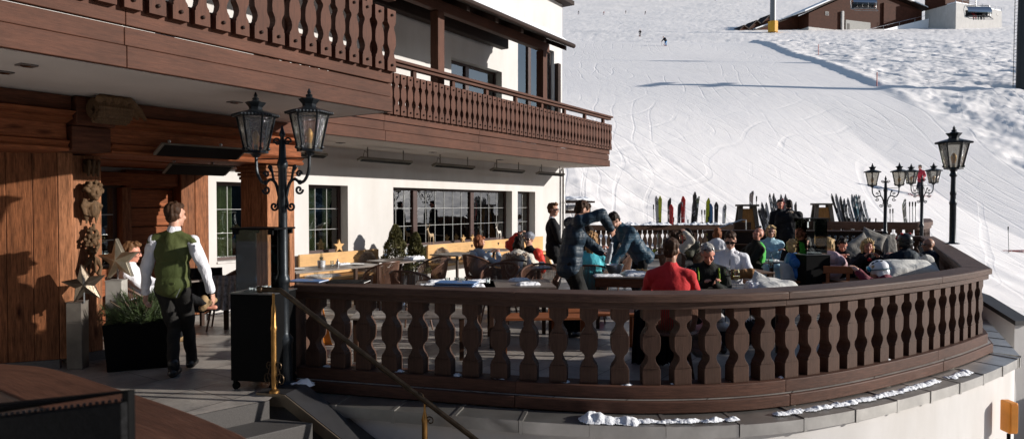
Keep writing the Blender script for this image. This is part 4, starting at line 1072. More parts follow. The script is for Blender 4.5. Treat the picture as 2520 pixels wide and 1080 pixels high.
needles(260, (0, 0, .5), .46, .42, .36, random.Random(5), PINEM, pg)
mb = MB(); rr = random.Random(6)
for k in range(16):
    a = rr.uniform(0, 6.28); q = rr.uniform(.15, .36); mb.tube([(0, 0, .45), (q*.5*math.cos(a), q*.5*math.sin(a), .6), (q*math.cos(a), q*math.sin(a), .72)], [.016, .012, .006], 6)
mb.build('branches', M('bark', (.06, .04, .025), .8), pg)
def shrub(loc, h, r, label, pot, seed):
    g = empty('potted_conifer', loc, 0, label, 'potted shrub', 'potted cone conifers by the wall'); rr = random.Random(seed); vs = []; fs = []
    p0 = .36
    for k in range(8000):
        q = rr.random()**.75; rad = r*(1-q)**.72*(.86+.14*math.sin(q*23+rr.random()))*(.55+.45*rr.random()**.4) + .01; a = rr.uniform(0, 6.283)
        lump = 1+.3*mnoise.noise((math.cos(a)*1.5, math.sin(a)*1.5, q*6+seed)); rad *= lump
        b = Vector((rad*math.cos(a), rad*math.sin(a), p0+q*h)); d = Vector((math.cos(a)*.5, math.sin(a)*.5, .9)) + Vector((rr.gauss(0, .35), rr.gauss(0, .35), rr.gauss(0, .3)))
        d = d.normalized()*rr.uniform(.03, .055); w_ = d.orthogonal().normalized(); w_.rotate(Matrix.Rotation(rr.uniform(0, 6.28), 3, d.normalized())); w_ *= .007
        o = len(vs); vs += [b-w_, b+d*.5-w_*1.4, b+d, b+d*.5+w_*1.4]; fs.append((o, o+1, o+2, o+3))
    mb = MB(); mb.add(vs, fs); mb.build('foliage', SHRM, g, smooth=0)
    mb = MB(); mb.cap((0, 0, .3), (0, 0, p0+h*.8), .02, .005); mb.build('trunk', M('bark', (.06, .04, .025), .8), g)
    mb = MB()
    if pot == 's': mb.box((0, 0, .19), (.34, .34, .38), taper=1.1)
    else: mb.lathe([(.14, 0), (.18, .02), (.19, .3), (.2, .36), (.17, .37)], n=20)
    mb.build('pot', M('grey_pot', (.13, .13, .13), .6), g, smooth=35, bevel=.01 if pot == 's' else 0)
    return g
p = px(973, 640, 13.3); shrub((p.x, p.y, 0), px(973, 560, 13.3).z-.33, .4, 'tall pointed conifer in a square grey pot between the two benches', 's', 3)
p = px(1023, 640, 13.6); shrub((p.x, p.y, 0), px(1023, 578, 13.6).z-.33, .31, 'shorter blunt conifer in a round pot right beside the taller one', 'r', 8)

# ------------------------------------------------------------------ benches, tables, chairs
def bench(s0, s1, label):
    g = empty('pine_bench', fw((s0+s1)/2, .3), TH, label, 'bench', 'pine wall benches'); w_ = s1-s0
    mb = MB(); mb.b2((-w_/2, -.24, .4), (w_/2, .2, .45)); mb.build('seat', WY, g, smooth=0, bevel=.008)
    mb = MB(); mb.b2((-w_/2, .2, .46), (w_/2, .245, .86)); mb.build('backrest', WY, g, smooth=0, bevel=.01)
    mb = MB()
    x = -w_/2+.5
    while x < w_/2-.2:
        for q in ((0, -.02), (-.018, .012), (.018, .012)): mb.lathe([(.02, -.004), (.02, .004)], (x+q[0], .197, .76+q[1]), 10, axis=Matrix.Rotation(R(90), 3, 'X'))
        x += 1.15
    mb.build('heart_cutout', WK, g)
    x = -w_/2+.1
    while x < w_/2:
        mb = MB(); mb.prism([(-.2, 0), (-.1, .2), (-.22, .398), (.2, .398), (.2, 0)], (x, 0, 0), (0, 1, 0), (0, 0, 1), (.06, 0, 0)); mb.build('side_panel', WY, g, smooth=0, fix=True); x += (w_-.26)/2
    return g
bench(7.95, 9.95, 'pine wall bench under the small left window'); bench(1.3, 6.4, 'long pine wall bench with heart cut-outs under the big window')
FUR = None
def furmat(name, c1, c2):
    m, nt, b = _nt(name); v = coords(nt)
    nt.links.new(ramp(nt, nz(nt, v, 4, 4), [(.4, c1), (.6, c2)]), b.inputs['Base Color']); b.inputs['Roughness'].default_value = .9; b.inputs['Sheen Weight'].default_value = .4; MC[name] = m; return m
FUR1 = furmat('sheepskin', (.42, .3, .2), (.55, .44, .33)); FUR2 = furmat('mottled_sheepskin', (.12, .07, .04), (.45, .4, .35))
def fur(loc, size, rz, mat, label, seed, lean=0):
    rr = random.Random(seed); vs = []; fs = []
    for k in range(5200):
        u = rr.uniform(-1, 1); v = rr.uniform(-1, 1)
        if u*u+v*v > 1: continue
        # draped: along local x, from seat front up the backrest
        x = u*size[0]; q = (v+1)/2*(size[1])
        if q < .42: b = Vector((x, -.22+q, .455)); nn = Vector((0, 0, 1))
        else: b = Vector((x, .19, .455+q-.42)); nn = Vector((0, -1, .25))
        d = (nn + Vector((rr.gauss(0, .8), rr.gauss(0, .5), -.5+rr.gauss(0, .4)))).normalized()*rr.uniform(.035, .07); w_ = d.orthogonal().normalized()*.006
        o = len(vs); vs += [b-w_, b+w_, b+d]; fs.append((o, o+1, o+2))
    for i in range(9):
        for j in range(9): pass
    mb = MB(); mb.add(vs, fs); o = mb.build('sheepskin', mat, None, smooth=0, loc=loc, rz=rz); return tag(o, label, 'sheepskin', 'sheepskins on the benches')
for s, sz, mt, lb in ((8.3, (.3, .8), FUR1, 'fluffy beige sheepskin over the right end of the left bench'), (9.6, (.35, .4), furmat('white_fur', (.5, .5, .5), (.66, .65, .63)), 'whitish sheepskin on the seat of the left bench'), (5.95, (.35, .75), FUR2, 'mottled brown and cream sheepskin at the left end of the long bench'), (4.9, (.35, .6), FUR2, 'mottled sheepskin on the long bench behind the first table'), (11.2, (.3, .5), FUR2, 'brown sheepskin lying behind the glass of the nearest fire column')):
    fur(fw(s, .3), sz, TH, mt, lb, int(s*10))
def table(name, loc, rz, sx, sy, label, legs='pedestal', mat=None, h=.74, edge=None, group='terrace dining tables'):
    g = empty(name, loc, rz, label, 'table', group)
    mb = MB(); mb.box((0, 0, h-.012), (sx, sy, .024)); mb.build('tabletop', mat or TTOP, g, smooth=0, bevel=.005)
    if edge:
        mb = MB(); mb.box((0, -sy/2+.03, h-.085), (sx-.06, .02, .12)); mb.box((0, sy/2-.03, h-.085), (sx-.06, .02, .12)); mb.box((-sx/2+.03, 0, h-.085), (.02, sy-.083, .12)); mb.box((sx/2-.03, 0, h-.085), (.02, sy-.083, .12)); mb.build('apron', edge, g, smooth=0)
    if legs == 'pedestal':
        mb = MB(); mb.lathe([(.2, 0), (.2, .012), (.04, .03), (.032, .05), (.032, h-.07), (.1, h-.03)], n=14); mb.build('pedestal', M('bronze_leg', (.05, .036, .028), .45, .5), g)
    else:
        for x in (-1, 1):
            for y in (-1, 1):
                mb = MB(); mb.box((x*(sx/2-.06), y*(sy/2-.06), (h-.026)/2), (.05, .05, h-.026), taper=1.2); mb.build('leg', WD, g, smooth=0, bevel=.004)
    return g
def tl(x, y, h=.74): return flo(x, y, h)
def ground(p): return Vector((p.x, p.y, 0))
CORD = M('brown_cord', (.13, .06, .035), .6, var=.3, vs=30)
def make_chair(loc, rz, label):
    g = empty('woven_chair', loc, rz, label, 'chair', 'brown cord woven terrace chairs')
    n = 28; top = []; bot = []
    for k in range(n+1):
        a = R(-118 + 236*k/n) + R(180); e = abs(2*k/n-1)
        top.append(Vector((.29*math.cos(a)+.0, .29*math.sin(a), .86-.22*e**2.2))); bot.append(Vector((.235*math.cos(a)+.01, .235*math.sin(a), .45)))
    mb = MB()
    for k in range(n):
        for f in (0, .5):
            a = top[k].lerp(top[k+1], f); b = bot[k].lerp(bot[k+1], f); m_ = a.lerp(b, .5)*1.0; m_ = Vector((m_.x*1.03, m_.y*1.03, m_.z))
            mb.tube([a, m_, b], .0058, 5, caps=False)
    mb.build('cord_back', CORD, g, smooth=60)
    mb = MB(); mb.tube(top, .016, 8); mb.tube(bot, .012, 6); mb.build('frame', M('brown_frame', (.1, .048, .03), .45), g)
    mb = MB(); mb.lathe([(.25, .425), (.265, .44), (.25, .455), (.02, .462)], n=22); mb.build('seat', CORD, g)
    for sx, sy in ((1, 1), (1, -1), (-1, 1), (-1, -1)):
        mb = MB(); mb.tube([(sx*.15, sy*.15, .43), (sx*.22, sy*.22, 0)], [.018, .012], 8); mb.build('leg', M('brown_frame', (.1, .048, .03), .45), g)
    return g
_ch = [None]
def chair(loc, deg, label):
    if _ch[0] is None: _ch[0] = make_chair(loc, R(deg), label); return _ch[0]
    return dup(_ch[0], loc, R(deg), label)
# --- table things
def wine_glass(p, label, fill=False, s=1.0):
    mb = MB(); mb.lathe([(.034*s, 0), (.034*s, .002), (.004*s, .008), (.0035*s, .085*s), (.018*s, .098*s), (.036*s, .125*s), (.041*s, .15*s), (.036*s, .185*s), (.03*s, .21*s)], n=16, caps=False)
    g = empty('wine_glass', p, 0, label, 'glass', 'wine glasses on the terrace tables'); mb.build('bowl_and_stem', WINE, g, smooth=60)
    if fill:
        mb = MB(); mb.lathe([(.004, .103*s), (.034*s, .126*s), (.038*s, .14*s), (.004, .141*s)], n=14); mb.build('wine', M('white_wine', (.7, .6, .25), .1), g)
    return g
def tumbler(p, label, h=.1, r=.034, mat=None, cat='glass', beer=None):
    mb = MB(); mb.lathe([(r*.8, .001), (r*.84, .004), (r, h), (r*.95, h), (r*.8, .012), (.004, .011)], n=16, caps=False)
    if beer:
        g = empty('beer_glass', p, 0, label, cat); mb.build('tumbler', mat or WINE, g, smooth=50)
        mb = MB(); mb.lathe([(.004, .014), (r*.79, .015), (r*.9, h*.6), (.004, h*.61)], n=14); mb.build('drink', beer, g); return g
    o = mb.build('tumbler', mat or WINE, None, smooth=50, loc=p); return tag(o, label, cat, 'water tumblers on the tables')
def plate(p, r, label):
    mb = MB(); mb.lathe([(r*.55, 0), (r*.6, .003), (r, .016), (r, .019), (r*.62, .008), (.003, .007)], n=26); o = mb.build('plate', WHITE, None, smooth=40, loc=p); return tag(o, label, 'plate', 'white plates on the tables')
def napkin(p, rz, label, sx=.26, sy=.14, h=.022, seed=1):
    mb = MB(); n, m_ = 22, 12; vs = []
    for j in range(m_+1):
        for i in range(n+1):
            u, v = i/n-.5, j/m_-.5; e = min(1, (.5-abs(u))*9)*min(1, (.5-abs(v))*9)
            vs.append((u*sx+.008*mnoise.noise((u*6, v*6, seed)), v*sy+.012*mnoise.noise((u*5, v*5, seed+4)), .002+h*(e**.5)*(1+.6*mnoise.noise((u*9, v*9, seed+9)))))
    mb.add(vs, [(j*(n+1)+i, j*(n+1)+i+1, (j+1)*(n+1)+i+1, (j+1)*(n+1)+i) for j in range(m_) for i in range(n)])
    o = mb.build('napkin', LINEN, None, smooth=60, loc=p, rz=rz); return tag(o, label, 'napkin', 'folded white napkins on the tables')
def bottle(p, h, r, mat, label, name='bottle'):
    mb = MB(); mb.lathe([(r*.9, 0), (r, .01), (r, h*.55), (r*.85, h*.64), (r*.4, h*.75), (r*.34, h*.92), (r*.42, h*.93), (r*.42, h), (r*.3, h)], n=16); o = mb.build(name, mat, None, smooth=40, loc=p); return tag(o, label, 'bottle')
def menu(p, rz, mat, label, sx=.31, sy=.23, n=1):
    g = empty('menu_folder', p, rz, label, 'menu'); 
    for k in range(n):
        mb = MB(); mb.box((.01*k, .006*k, .012+.021*k), (sx, sy, .004)); mb.box((.01*k, .006*k, .002+.021*k), (sx, sy, .004)); mb.box((-sx/2+.004+.01*k, .006*k, .007+.021*k), (.005, sy, .013)); mb.build('cover', mat, g, smooth=0, bevel=.001)
        mb = MB(); mb.box((.008+.01*k, .006*k, .007+.021*k), (sx-.02, sy-.012, .006)); mb.build('pages', WHITE, g, smooth=0)
    if mat is MENU:
        mb = MB(); k = n-1; mb.lathe([(.028, .0142+.021*k), (.028, .0150+.021*k)], (.01*k+.02, .006*k+.02, 0), 16); mb.build('crest', M('dull_gold', (.4, .3, .12), .5), g)
    return g
def onrail(x, y, dz=.951): return flo(x, y, dz)
menu(onrail(758, 692), R(-9), MENU, 'blue menu folder lying nearest the lamp post', .36, .24)
menu(onrail(858, 694), R(-4), BLK, 'black menu folder lying on the rail right of the blue one', .4, .25)
menu(onrail(1122, 702), R(-10), MENU, 'stack of two blue menu folders in the middle of the rail', .40, .24, 2)
# dining tables along the house
t1 = tl(808, 657); table('dining_table', ground(t1), TH-R(4), 1.75, .72, 'stone topped table in front of the left pine bench', 'legs')
t2 = tl(985, 639); table('dining_table', ground(t2), TH, .95, .8, 'small square table with wine glasses beside the potted conifers')
t3 = tl(1125, 624); table('dining_table', ground(t3), TH, .9, .75, 'table in front of the long pine bench left of the woman in pale blue')
t3b = tl(1215, 614); table('dining_table', ground(t3b), TH, .9, .75, 'table in front of the long bench behind the auburn haired woman')
for i, (x, y) in enumerate(((1120, 698), (1262, 694))):
    q = tl(x, y+2); table('dining_table', ground(q), R(4), 1.02, .86, ('left half of the laid double table just behind the rail', 'right half of the laid double table just behind the rail')[i], 'legs', mat=TTOP)
t5 = tl(1325, 655); table('dining_table', ground(t5), R(14), .9, .8, 'table with cups in front of the person in red and black')
t6 = tl(1560, 676); table('serving_table', ground(t6), R(-8), 1.15, .72, 'waiter serving table piled with linen and a steel ice bucket', 'legs', edge=wood('service_wood', (.16, .06, .03), 'X'))
t7 = tl(1795, 706); table('dining_table', ground(t7), R(-4), 1.1, .75, 'table with wine glasses between the red jumper and the grey haired man', 'legs')
t8 = tl(1836, 666); table('dining_table', ground(t8), R(8), .62, .6, 'small brown table right of the man in the white anorak', 'legs', mat=wood('brown_top', (.17, .1, .06), 'X', rough=.35))
t9 = tl(1882, 642); table('dining_table', ground(t9), R(8), .65, .6, 'small table beside the bald man in the green vest', 'legs')
t10 = tl(1735, 616); table('dining_table', ground(t10), R(-2), 1.2, .8, 'far table with a wine glass between the cream coat and the camouflage jacket', 'legs')
t11 = tl(1620, 622); table('dining_table', ground(t11), R(-2), 1.0, .8, 'far table with a water carafe near the back railing', 'legs')
t12 = tl(1480, 618); table('dining_table', ground(t12), R(4), 1.0, .8, 'far table behind the waiters near the back railing', 'legs')
t13 = flo(2120, 690, .5); table('lounge_table', ground(t13), R(15), .8, .7, 'low lounge table with two beer glasses', 'legs', mat=wood('teak_top', (.2, .1, .055), 'X'), h=.5)
# laid places
def top_pt(t, dx, dy, rz=0, h=.741): return Vector((t.x+dx*math.cos(rz)-dy*math.sin(rz), t.y+dx*math.sin(rz)+dy*math.cos(rz), h))
k = 0
NL = ['front left', 'front middle', 'front right', 'back left', 'back middle', 'back right', 'far right front', 'far right back']
q1_, q2_ = tl(1120, 700), tl(1262, 696)
for i, (t, dx, dy) in enumerate(((q1_, -.3, -.22), (q1_, .22, -.26), (q2_, .18, -.24), (q1_, -.22, .24), (q1_, .3, .22), (q2_, .1, .24))):
    napkin(top_pt(t, dx, dy, R(4)), R(8+i*7), 'folded white napkin on the laid double table, %s place' % NL[i], .3, .13, .03, i)
    plate(top_pt(t, dx+.02, dy+.13, R(4)), .11, 'white side plate at the %s place of the laid double table' % NL[i])
for i, (dx, dy) in enumerate(((-.1, .02), (.02, .05), (.1, .0), (.42, .05))): tumbler(top_pt(q1_, dx, dy), ('short water tumbler on the left laid table, leftmost', 'short water tumbler on the left laid table, second from left', 'short water tumbler on the left laid table, third from left', 'short water tumbler between the two laid tables')[i], .085)
wine_glass(px(948, 640, 12.2)*1 + Vector((0, 0, .741-px(948, 640, 12.2).z)), 'wine glass left on the small square table by the conifers')
wine_glass(px(1000, 640, 12.5)*1 + Vector((0, 0, .741-px(1000, 640, 12.5).z)), 'wine glass right on the small square table by the conifers')
napkin(top_pt(t2, .25, -.12, TH), TH, 'crumpled white cloth on the small square table by the conifers', .42, .2, .05, 31)
def pot_plant(p, label):
    g = empty('table_plant', p, 0, label, 'potted plant'); mb = MB(); mb.lathe([(.05, 0), (.06, .01), (.066, .11), (.06, .112)], n=16); mb.build('pot', M('silver_pot', (.45, .45, .46), .5, .4, var=.5, vs=60), g)
    rr = random.Random(3); vs = []; fs = []
    for kk in range(420):
        q = rr.random(); a = rr.uniform(0, 6.28); r_ = .05*(1-q)+.004; b = Vector((r_*math.cos(a)*rr.random(), r_*math.sin(a)*rr.random(), .1+.16*q)); d = Vector((math.cos(a), math.sin(a), .35)).normalized()*(.035*(1.1-q)); w_ = Vector((-math.sin(a), math.cos(a), 0))*.003
        o = len(vs); vs += [b-w_, b+w_, b+d]; fs.append((o, o+1, o+2))
    mb = MB(); mb.add(vs, fs); mb.build('sprig', PINEM, g, smooth=0); return g
pot_plant(top_pt(t1, -.1, .05, TH), 'little fir sprig in a silver pot on the left bench table')
bottle(top_pt(t1, .2, .0, TH), .12, .03, STEEL, 'brushed steel salt shaker on the left bench table', 'salt_shaker')
tumbler(top_pt(t1, .06, -.02, TH), 'small glass beside the fir sprig on the left bench table', .1, .028)
for dx, dy, lb in ((.55, -.1, 'white plate at the right end of the left bench table'), (-.55, .1, 'white plate at the left end of the left bench table')): plate(top_pt(t1, dx, dy, TH), .12, lb)
napkin(top_pt(t1, .45, .15, TH), TH, 'white napkin at the right end of the left bench table', seed=41)
mb = MB(); mb.lathe([(.03, 0), (.045, .02), (.05, .08), (.042, .082)], n=16); o = mb.build('cup', WHITE, None, loc=top_pt(t5, .05, -.1)); tag(o, 'white coffee cup on the table in front of the red and black jacket, right one', 'cup')
mb = MB(); mb.lathe([(.03, 0), (.045, .02), (.05, .085), (.042, .086)], n=16); o = mb.build('cup', WHITE, None, loc=top_pt(t5, -.3, -.15)); tag(o, 'white cup beside the white parka, left one on that table', 'cup')
bottle(top_pt(t5, -.16, -.15), .17, .04, M('patterned_can', (.55, .53, .5), .5, var=.5, vs=40), 'pale patterned sugar canister on the table with the cups', 'canister')
napkin(top_pt(t5, .05, -.28), .3, 'white napkin beside the coffee cups', seed=44)
# serving table
bk_ = px(1528, 655, 9.6); bk_ = top_pt(t6, -.28, .05, R(-8)); g = empty('ice_bucket', bk_, 0, 'steel ice bucket bowl with tongs on the serving table', 'bucket')
mb = MB(); mb.lathe([(.06, 0), (.09, .02), (.145, .14), (.15, .145), (.135, .14), (.08, .03), (.004, .025)], n=24); mb.build('bowl', STEEL, g)
mb = MB(); mb.tube([(.02, 0, .05), (.09, .02, .25)], .012, 8); mb.build('tongs', STEEL, g)
for i, (dx, dy, rz, sx, sy, h, lb) in enumerate(((.1, .12, .2, .5, .3, .05, 'large crumpled white cloth in the middle of the serving table'), (.15, -.15, -.2, .55, .2, .03, 'long white napkin on the front of the serving table'), (.42, .05, .5, .3, .25, .05, 'bunched white napkin on the right of the serving table'), (-.38, -.22, .1, .4, .2, .02, 'flat white cloth on the left front of the serving table'))): napkin(top_pt(t6, dx, dy, R(-8)), rz, lb, sx, sy, h, 50+i)
for i in range(3): plate(top_pt(t6, .38, .2, R(-8)) + Vector((0, 0, .02*i)), .1, ('lowest plate of the stack on the serving table', 'middle plate of the stack on the serving table', 'topmost plate of the stack on the serving table')[i])
mb = MB(); rr = random.Random(1)
for k in range(9): mb.ell((rr.uniform(-.07, .07), rr.uniform(-.04, .04), .02), (rr.uniform(.02, .035), .02, .016), n=8, m=6)
o = mb.build('bread_scraps', M('bread', (.5, .3, .13), .8, var=.4, vs=30), None, smooth=60, loc=top_pt(t6, .12, .06, R(-8), .785)); tag(o, 'scraps of bread on the white cloth of the serving table', 'bread')
wine_glass(top_pt(t7, -.02, .02), 'tall wine glass in front of the grey haired man', False, 1.15); wine_glass(top_pt(t7, .03, -.16), 'wine glass half full of white wine nearest the rail', True, 1.1); wine_glass(top_pt(t7, -.42, .08), 'wine glass beside the red jumper', False, 1.1)
napkin(top_pt(t7, .3, -.16), .0, 'folded white linen bread cloth on the table by the grey haired man', .3, .2, .07, 61)
bottle(px(1897, 640, 10.9)*1+Vector((0, 0, .741-px(1897, 640, 10.9).z)), .25, .04, glass('pale_bottle', (.7, .85, .88), 1, mn=.06), 'clear water bottle beside the bald man in the green vest')
napkin(top_pt(t9, .12, 0), .2, 'white napkin on the small table beside the green vest', seed=70)
wine_glass(top_pt(t10, -.18, -.1), 'wine glass on the far table by the camouflage jacket'); bottle(top_pt(t11, .1, 0), .3, .06, WINE, 'clear water carafe on the far table near the back railing', 'carafe')
mb = MB(); mb.ell((0, 0, .04), (.04, .03, .04)); mb.ell((.03, 0, .06), .025); o = mb.build('lemon', M('lemon_yellow', (.7, .6, .04), .5), None, loc=top_pt(t11, -.12, -.1)); tag(o, 'yellow lemons beside the carafe on the far table', 'lemon')
for i, (dx, dy) in enumerate(((-.3, 0), (-.22, .1), (.3, .1))): tumbler(top_pt(t11, dx, dy), 'water tumbler on the far table near the carafe, ' + ('leftmost', 'middle', 'rightmost')[i])
BEER = M('beer', (.4, .2, .03), .2)
tumbler(flo(2111, 668, .62) * 1 + Vector((0, 0, -.12)), 'tall beer glass on the lounge table, left of the pair', .17, .04, beer=BEER); tumbler(flo(2123, 668, .62)*1 + Vector((.0, .05, -.12)), 'shorter beer glass on the lounge table, right of the pair', .13, .038, beer=BEER)
# chairs
for x, y, Y, dg, lb in ((938, 740, 10.7, 150, 'woven chair with its back to us at the left bench table'), (1062, 740, 11.5, 215, 'woven chair beside the small square table, turned to the wall'), (1012, 745, 9.3, 70, 'woven chair tucked at the left end of the laid double table'), (1230, 745, 10.1, 250, 'woven chair tucked behind the laid double table'), (1330, 745, 9.9, 262, 'woven chair behind the laid double table beside the blue waiter')):
    p = px(x, y, Y); chair((p.x, p.y, 0), dg, lb)
# wooden seats glimpsed through the balusters
def stool(loc, rz, label, back=True, hw=.48):
    g = empty('teak_bench', loc, rz, label, 'bench', 'red-brown teak benches behind the railing'); mb = MB()
    for kx in range(5): mb.box((0, -.16+.08*kx, .45), (2*hw+.14, .07, .03))
    mb.build('seat', WT, g, smooth=0, bevel=.004)
    for x in (-hw, hw):
        for y in (-.15, .15): 
            mb = MB(); mb.box((x, y, .215), (.05, .05, .43)); mb.build('leg', WT, g, smooth=0)
    if not back: return g
    mb = MB(); mb.box((0, .2, .68), (2*hw+.14, .03, .12)); mb.build('back_rail', WT, g, smooth=0, bevel=.004)
    for x in (-hw, hw):
        mb = MB(); mb.box((x, .19, .54), (.05, .03, .24)); mb.build('back_post', WT, g, smooth=0)
    return g
p = flo(1340, 778, .45); s_ = stool((p.x, p.y, 0), R(5), 'red-brown slatted bench seen between balusters left of the waiter legs', False)
p = flo(1460, 768, .45); dup(s_, (p.x, p.y, 0), R(-3), 'red-brown slatted bench seen between balusters right of the waiter legs')
p = px(2052, 690, 11.3); stool((p.x, p.y, 0), R(172), 'teak lounge bench right of the far fire column', True, .16)
p = px(1945, 700, 11.5); stool((p.x, p.y, 0), R(5), 'teak lounge bench with cushions left of the far fire column', False, .3)
# trays of glasses on a low side table glimpsed through balusters
t14 = flo(1010, 772, .5); table('side_table', ground(t14), R(4), 1.3, .5, 'low side table with upturned glasses behind the left balusters', 'legs', h=.5)
for i in range(9): wine_glass(top_pt(t14, -.4+.1*i, -.12+.22*(i % 2), 0, .501), 'upturned row glass on the low side table, number %s from the left' % ('one', 'two', 'three', 'four', 'five', 'six', 'seven', 'eight', 'nine')[i], False, .9)
# orange sign behind the first balusters
p = flo(778, 775, .4); g = empty('wet_floor_stand', (p.x, p.y, 0), 0, 'orange folding floor sign behind the first balusters', 'sign')
for sg in (-1, 1):
    mb = MB(); mb.prism([(-.15, 0), (.15, 0), (.05, .58), (.03, .7), (-.03, .7), (-.05, .58)], (0, sg*.16, 0), (1, 0, 0), (0, -sg*.22, 1), (0, .012, 0)); mb.build('board', M('orange_plastic', (.7, .22, .02), .5), g, smooth=0, fix=True)
# cushions
def cushion(loc, rz, sx, sy, h, mat, label, rx=0, ry=0, seed=1):
    n = 20; vs = []; fs = []
    for sgn in (1, -1):
        for j in range(n+1):
            for i in range(n+1):
                u, v = 2*i/n-1, 2*j/n-1; e = max(0, (1-u**4)*(1-v**4))**.55
                pin = 1-.10*(1-abs(u))*abs(v)**6; pin2 = 1-.10*(1-abs(v))*abs(u)**6
                vs.append((u*sx/2*pin2, v*sy/2*pin, sgn*h/2*e*(1+.3*mnoise.noise((u*2, v*2, seed+sgn)))))
    M_ = (n+1)**2
    for s in range(2):
        for j in range(n):
            for i in range(n):
                f = (s*M_+j*(n+1)+i, s*M_+j*(n+1)+i+1, s*M_+(j+1)*(n+1)+i+1, s*M_+(j+1)*(n+1)+i); fs.append(f if s == 0 else f[::-1])
    mb = MB(); mb.add(vs, fs); o = mb.build('cushion', mat, None, smooth=60, loc=loc); o.rotation_euler = (rx, ry, rz)
    return tag(o, label, 'cushion', 'loose cushions on the lounge seats')
cushion(px(1912, 713, 8.1), R(5), .62, .42, .2, CUSW, 'pale cushion lying on the seat just behind the rail, left of the far fire column', R(18), R(4))
cushion(px(1880, 712, 8.4), R(-10), .4, .36, .14, CUSW, 'pale cushion corner peeping up behind the first pale cushion', R(60), R(30), 5)
cushion(px(1943, 672, 11.5), R(10), .36, .36, .14, CUSW, 'pale cushion behind the woman in the blue jacket', R(75), R(6), 7)
cushion(px(2108, 610, 13.4), R(10), .66, .38, .14, CUSH, 'large grey cushion leaning behind the man in black', R(72), R(-28), 9)
cushion(px(2148, 588, 14.2), R(-12), .5, .36, .14, CUSH, 'grey cushion tilted against the bar, above the other grey one', R(70), R(24), 11)
cushion(px(2190, 603, 14.6), R(5), .3, .5, .14, CUSH, 'upright grey cushion left of the black ski helmet', R(80), 0, 13)
cushion(px(2235, 664, 10.1), R(12), .95, .4, .26, CUSW, 'long pale bolster behind the person in the black helmet', R(25), R(0), 15)
cushion(px(2283, 658, 10.5), R(70), .45, .4, .2, CUSW, 'pale rolled cushion beside the bald man in sunglasses', R(70), R(10), 17)
# decorations on the window sills
def star_flat(p, r, rz, label):
    mb = MB(); vs = [((r if k % 2 == 0 else r*.42)*math.cos(R(90+36*k)), (r if k % 2 == 0 else r*.42)*math.sin(R(90+36*k))) for k in range(10)]
    mb.prism(vs, (0, -.02, r*.81), (1, 0, 0), (0, 0, 1), (0, .04, 0)); o = mb.build('wooden_star', WY, None, smooth=0, loc=p, rz=rz, fix=True); return tag(o, label, 'star')
star_flat(fw(8.95, .02, .862), .13, TH, 'pale wooden star on the sill of the small left window')
star_flat(fw(5.0, .02, .862), .1, TH, 'wooden star on the big window sill, left of a pair'); star_flat(fw(4.62, .02, .862), .1, TH, 'wooden star on the big window sill, right of a pair')
def deer(p, rz, s, mat, label):
    b = MB(); b.ell((0, 0, .34), (.15, .05, .065)); b.ell((.09, 0, .36), (.06, .05, .07)); b.ell((-.1, 0, .35), (.06, .05, .065))
    for x, kx in ((.11, .0), (.08, .02), (-.12, -.02), (-.1, .01)):
        y = .03 if kx else -.03; b.cap((x, y, .3), (x+kx-.01, y, .15), .022, .013); b.cap((x+kx-.01, y, .15), (x+kx, y, .01), .012, .01)
    b.cap((.12, 0, .39), (.2, 0, .56), .036, .024); b.cap((.19, 0, .58), (.27, 0, .55), .03, .015); b.cap((.18, 0, .59), (.15, .03, .63), .01, .005); b.cap((-.15, 0, .38), (-.18, 0, .33), .014, .008)
    for sg in (-1, 1):
        b.tube(spline([(.19, sg*.015, .6), (.17, sg*.05, .68), (.19, sg*.08, .76)], 4), .008, 6); b.tube([(.17, sg*.05, .68), (.21, sg*.06, .72)], .006, 6)
    o = put('deer_figure', remesh(b, .008, 1), mat, None, smooth=60, loc=p, rz=rz); o.scale = (s,)*3; return tag(o, label, 'deer figure')
deer(fw(6.3, .1, .862), TH+R(185), .62, M('driftwood', (.35, .25, .15), .7), 'standing wooden deer figure on the long bench end by the conifers')
deer(fw(3.5, .05, .862), TH+R(180), .55, M('white_deer', (.6, .56, .5), .7), 'white grazing-size deer figure with antlers on the big window sill')
# ------------------------------------------------------------------ people
def ik(a, c, l1, l2, hint):
    a, c = Vector(a), Vector(c); d = c-a; L_ = d.length
    if L_ > (l1+l2)*.995: c = a + d*((l1+l2)*.995/L_); d = c-a; L_ = d.length
    x = (l1*l1-l2*l2+L_*L_)/(2*L_); h = math.sqrt(max(0, l1*l1-x*x)); t = d/L_
    hv = Vector(hint); hv = hv - t*hv.dot(t)
    hv = hv.normalized() if hv.length > 1e-5 else t.orthogonal().normalized()
    return a+t*x+hv*h, c
def basis(f, up):
    f = Vector(f).normalized(); up = Vector(up).normalized(); l = up.cross(f).normalized(); f = l.cross(up).normalized()
    return Matrix((l, f, up)).transposed()         # columns: lateral(left), forward, up
HAIRS = {}
def hairmat(name, col):
    if name in MC: return MC[name]
    m, nt, b = _nt(name); v = coords(nt, 'Object', (60, 60, 9)); f = nz(nt, v, 1.5, 4, .6, .6)
    nt.links.new(ramp(nt, f, [(.3, mul(col, .45)), (.7, mul(col, 1.5))]), b.inputs['Base Color']); b.inputs['Roughness'].default_value = .6; b.inputs['Specular IOR Level'].default_value = .15
    bumpn(nt, b, f, .35, .005); MC[name] = m; return m
H_BR = hairmat('brown_hair', (.045, .022, .012)); H_DK = hairmat('dark_hair', (.016, .01, .007)); H_AU = hairmat('auburn_hair', (.2, .07, .03)); H_BL = hairmat('blonde_hair', (.46, .31, .15)); H_GR = hairmat('grey_hair', (.3, .28, .26)); H_LB = hairmat('light_brown_hair', (.13, .065, .03)); H_CB = hairmat('curly_blond_hair', (.32, .18, .08))
EYEM = M('eye_dark', (.02, .015, .012), .15, bump=0)
FURT = furmat('fur_trim', (.1, .065, .04), (.3, .22, .16))
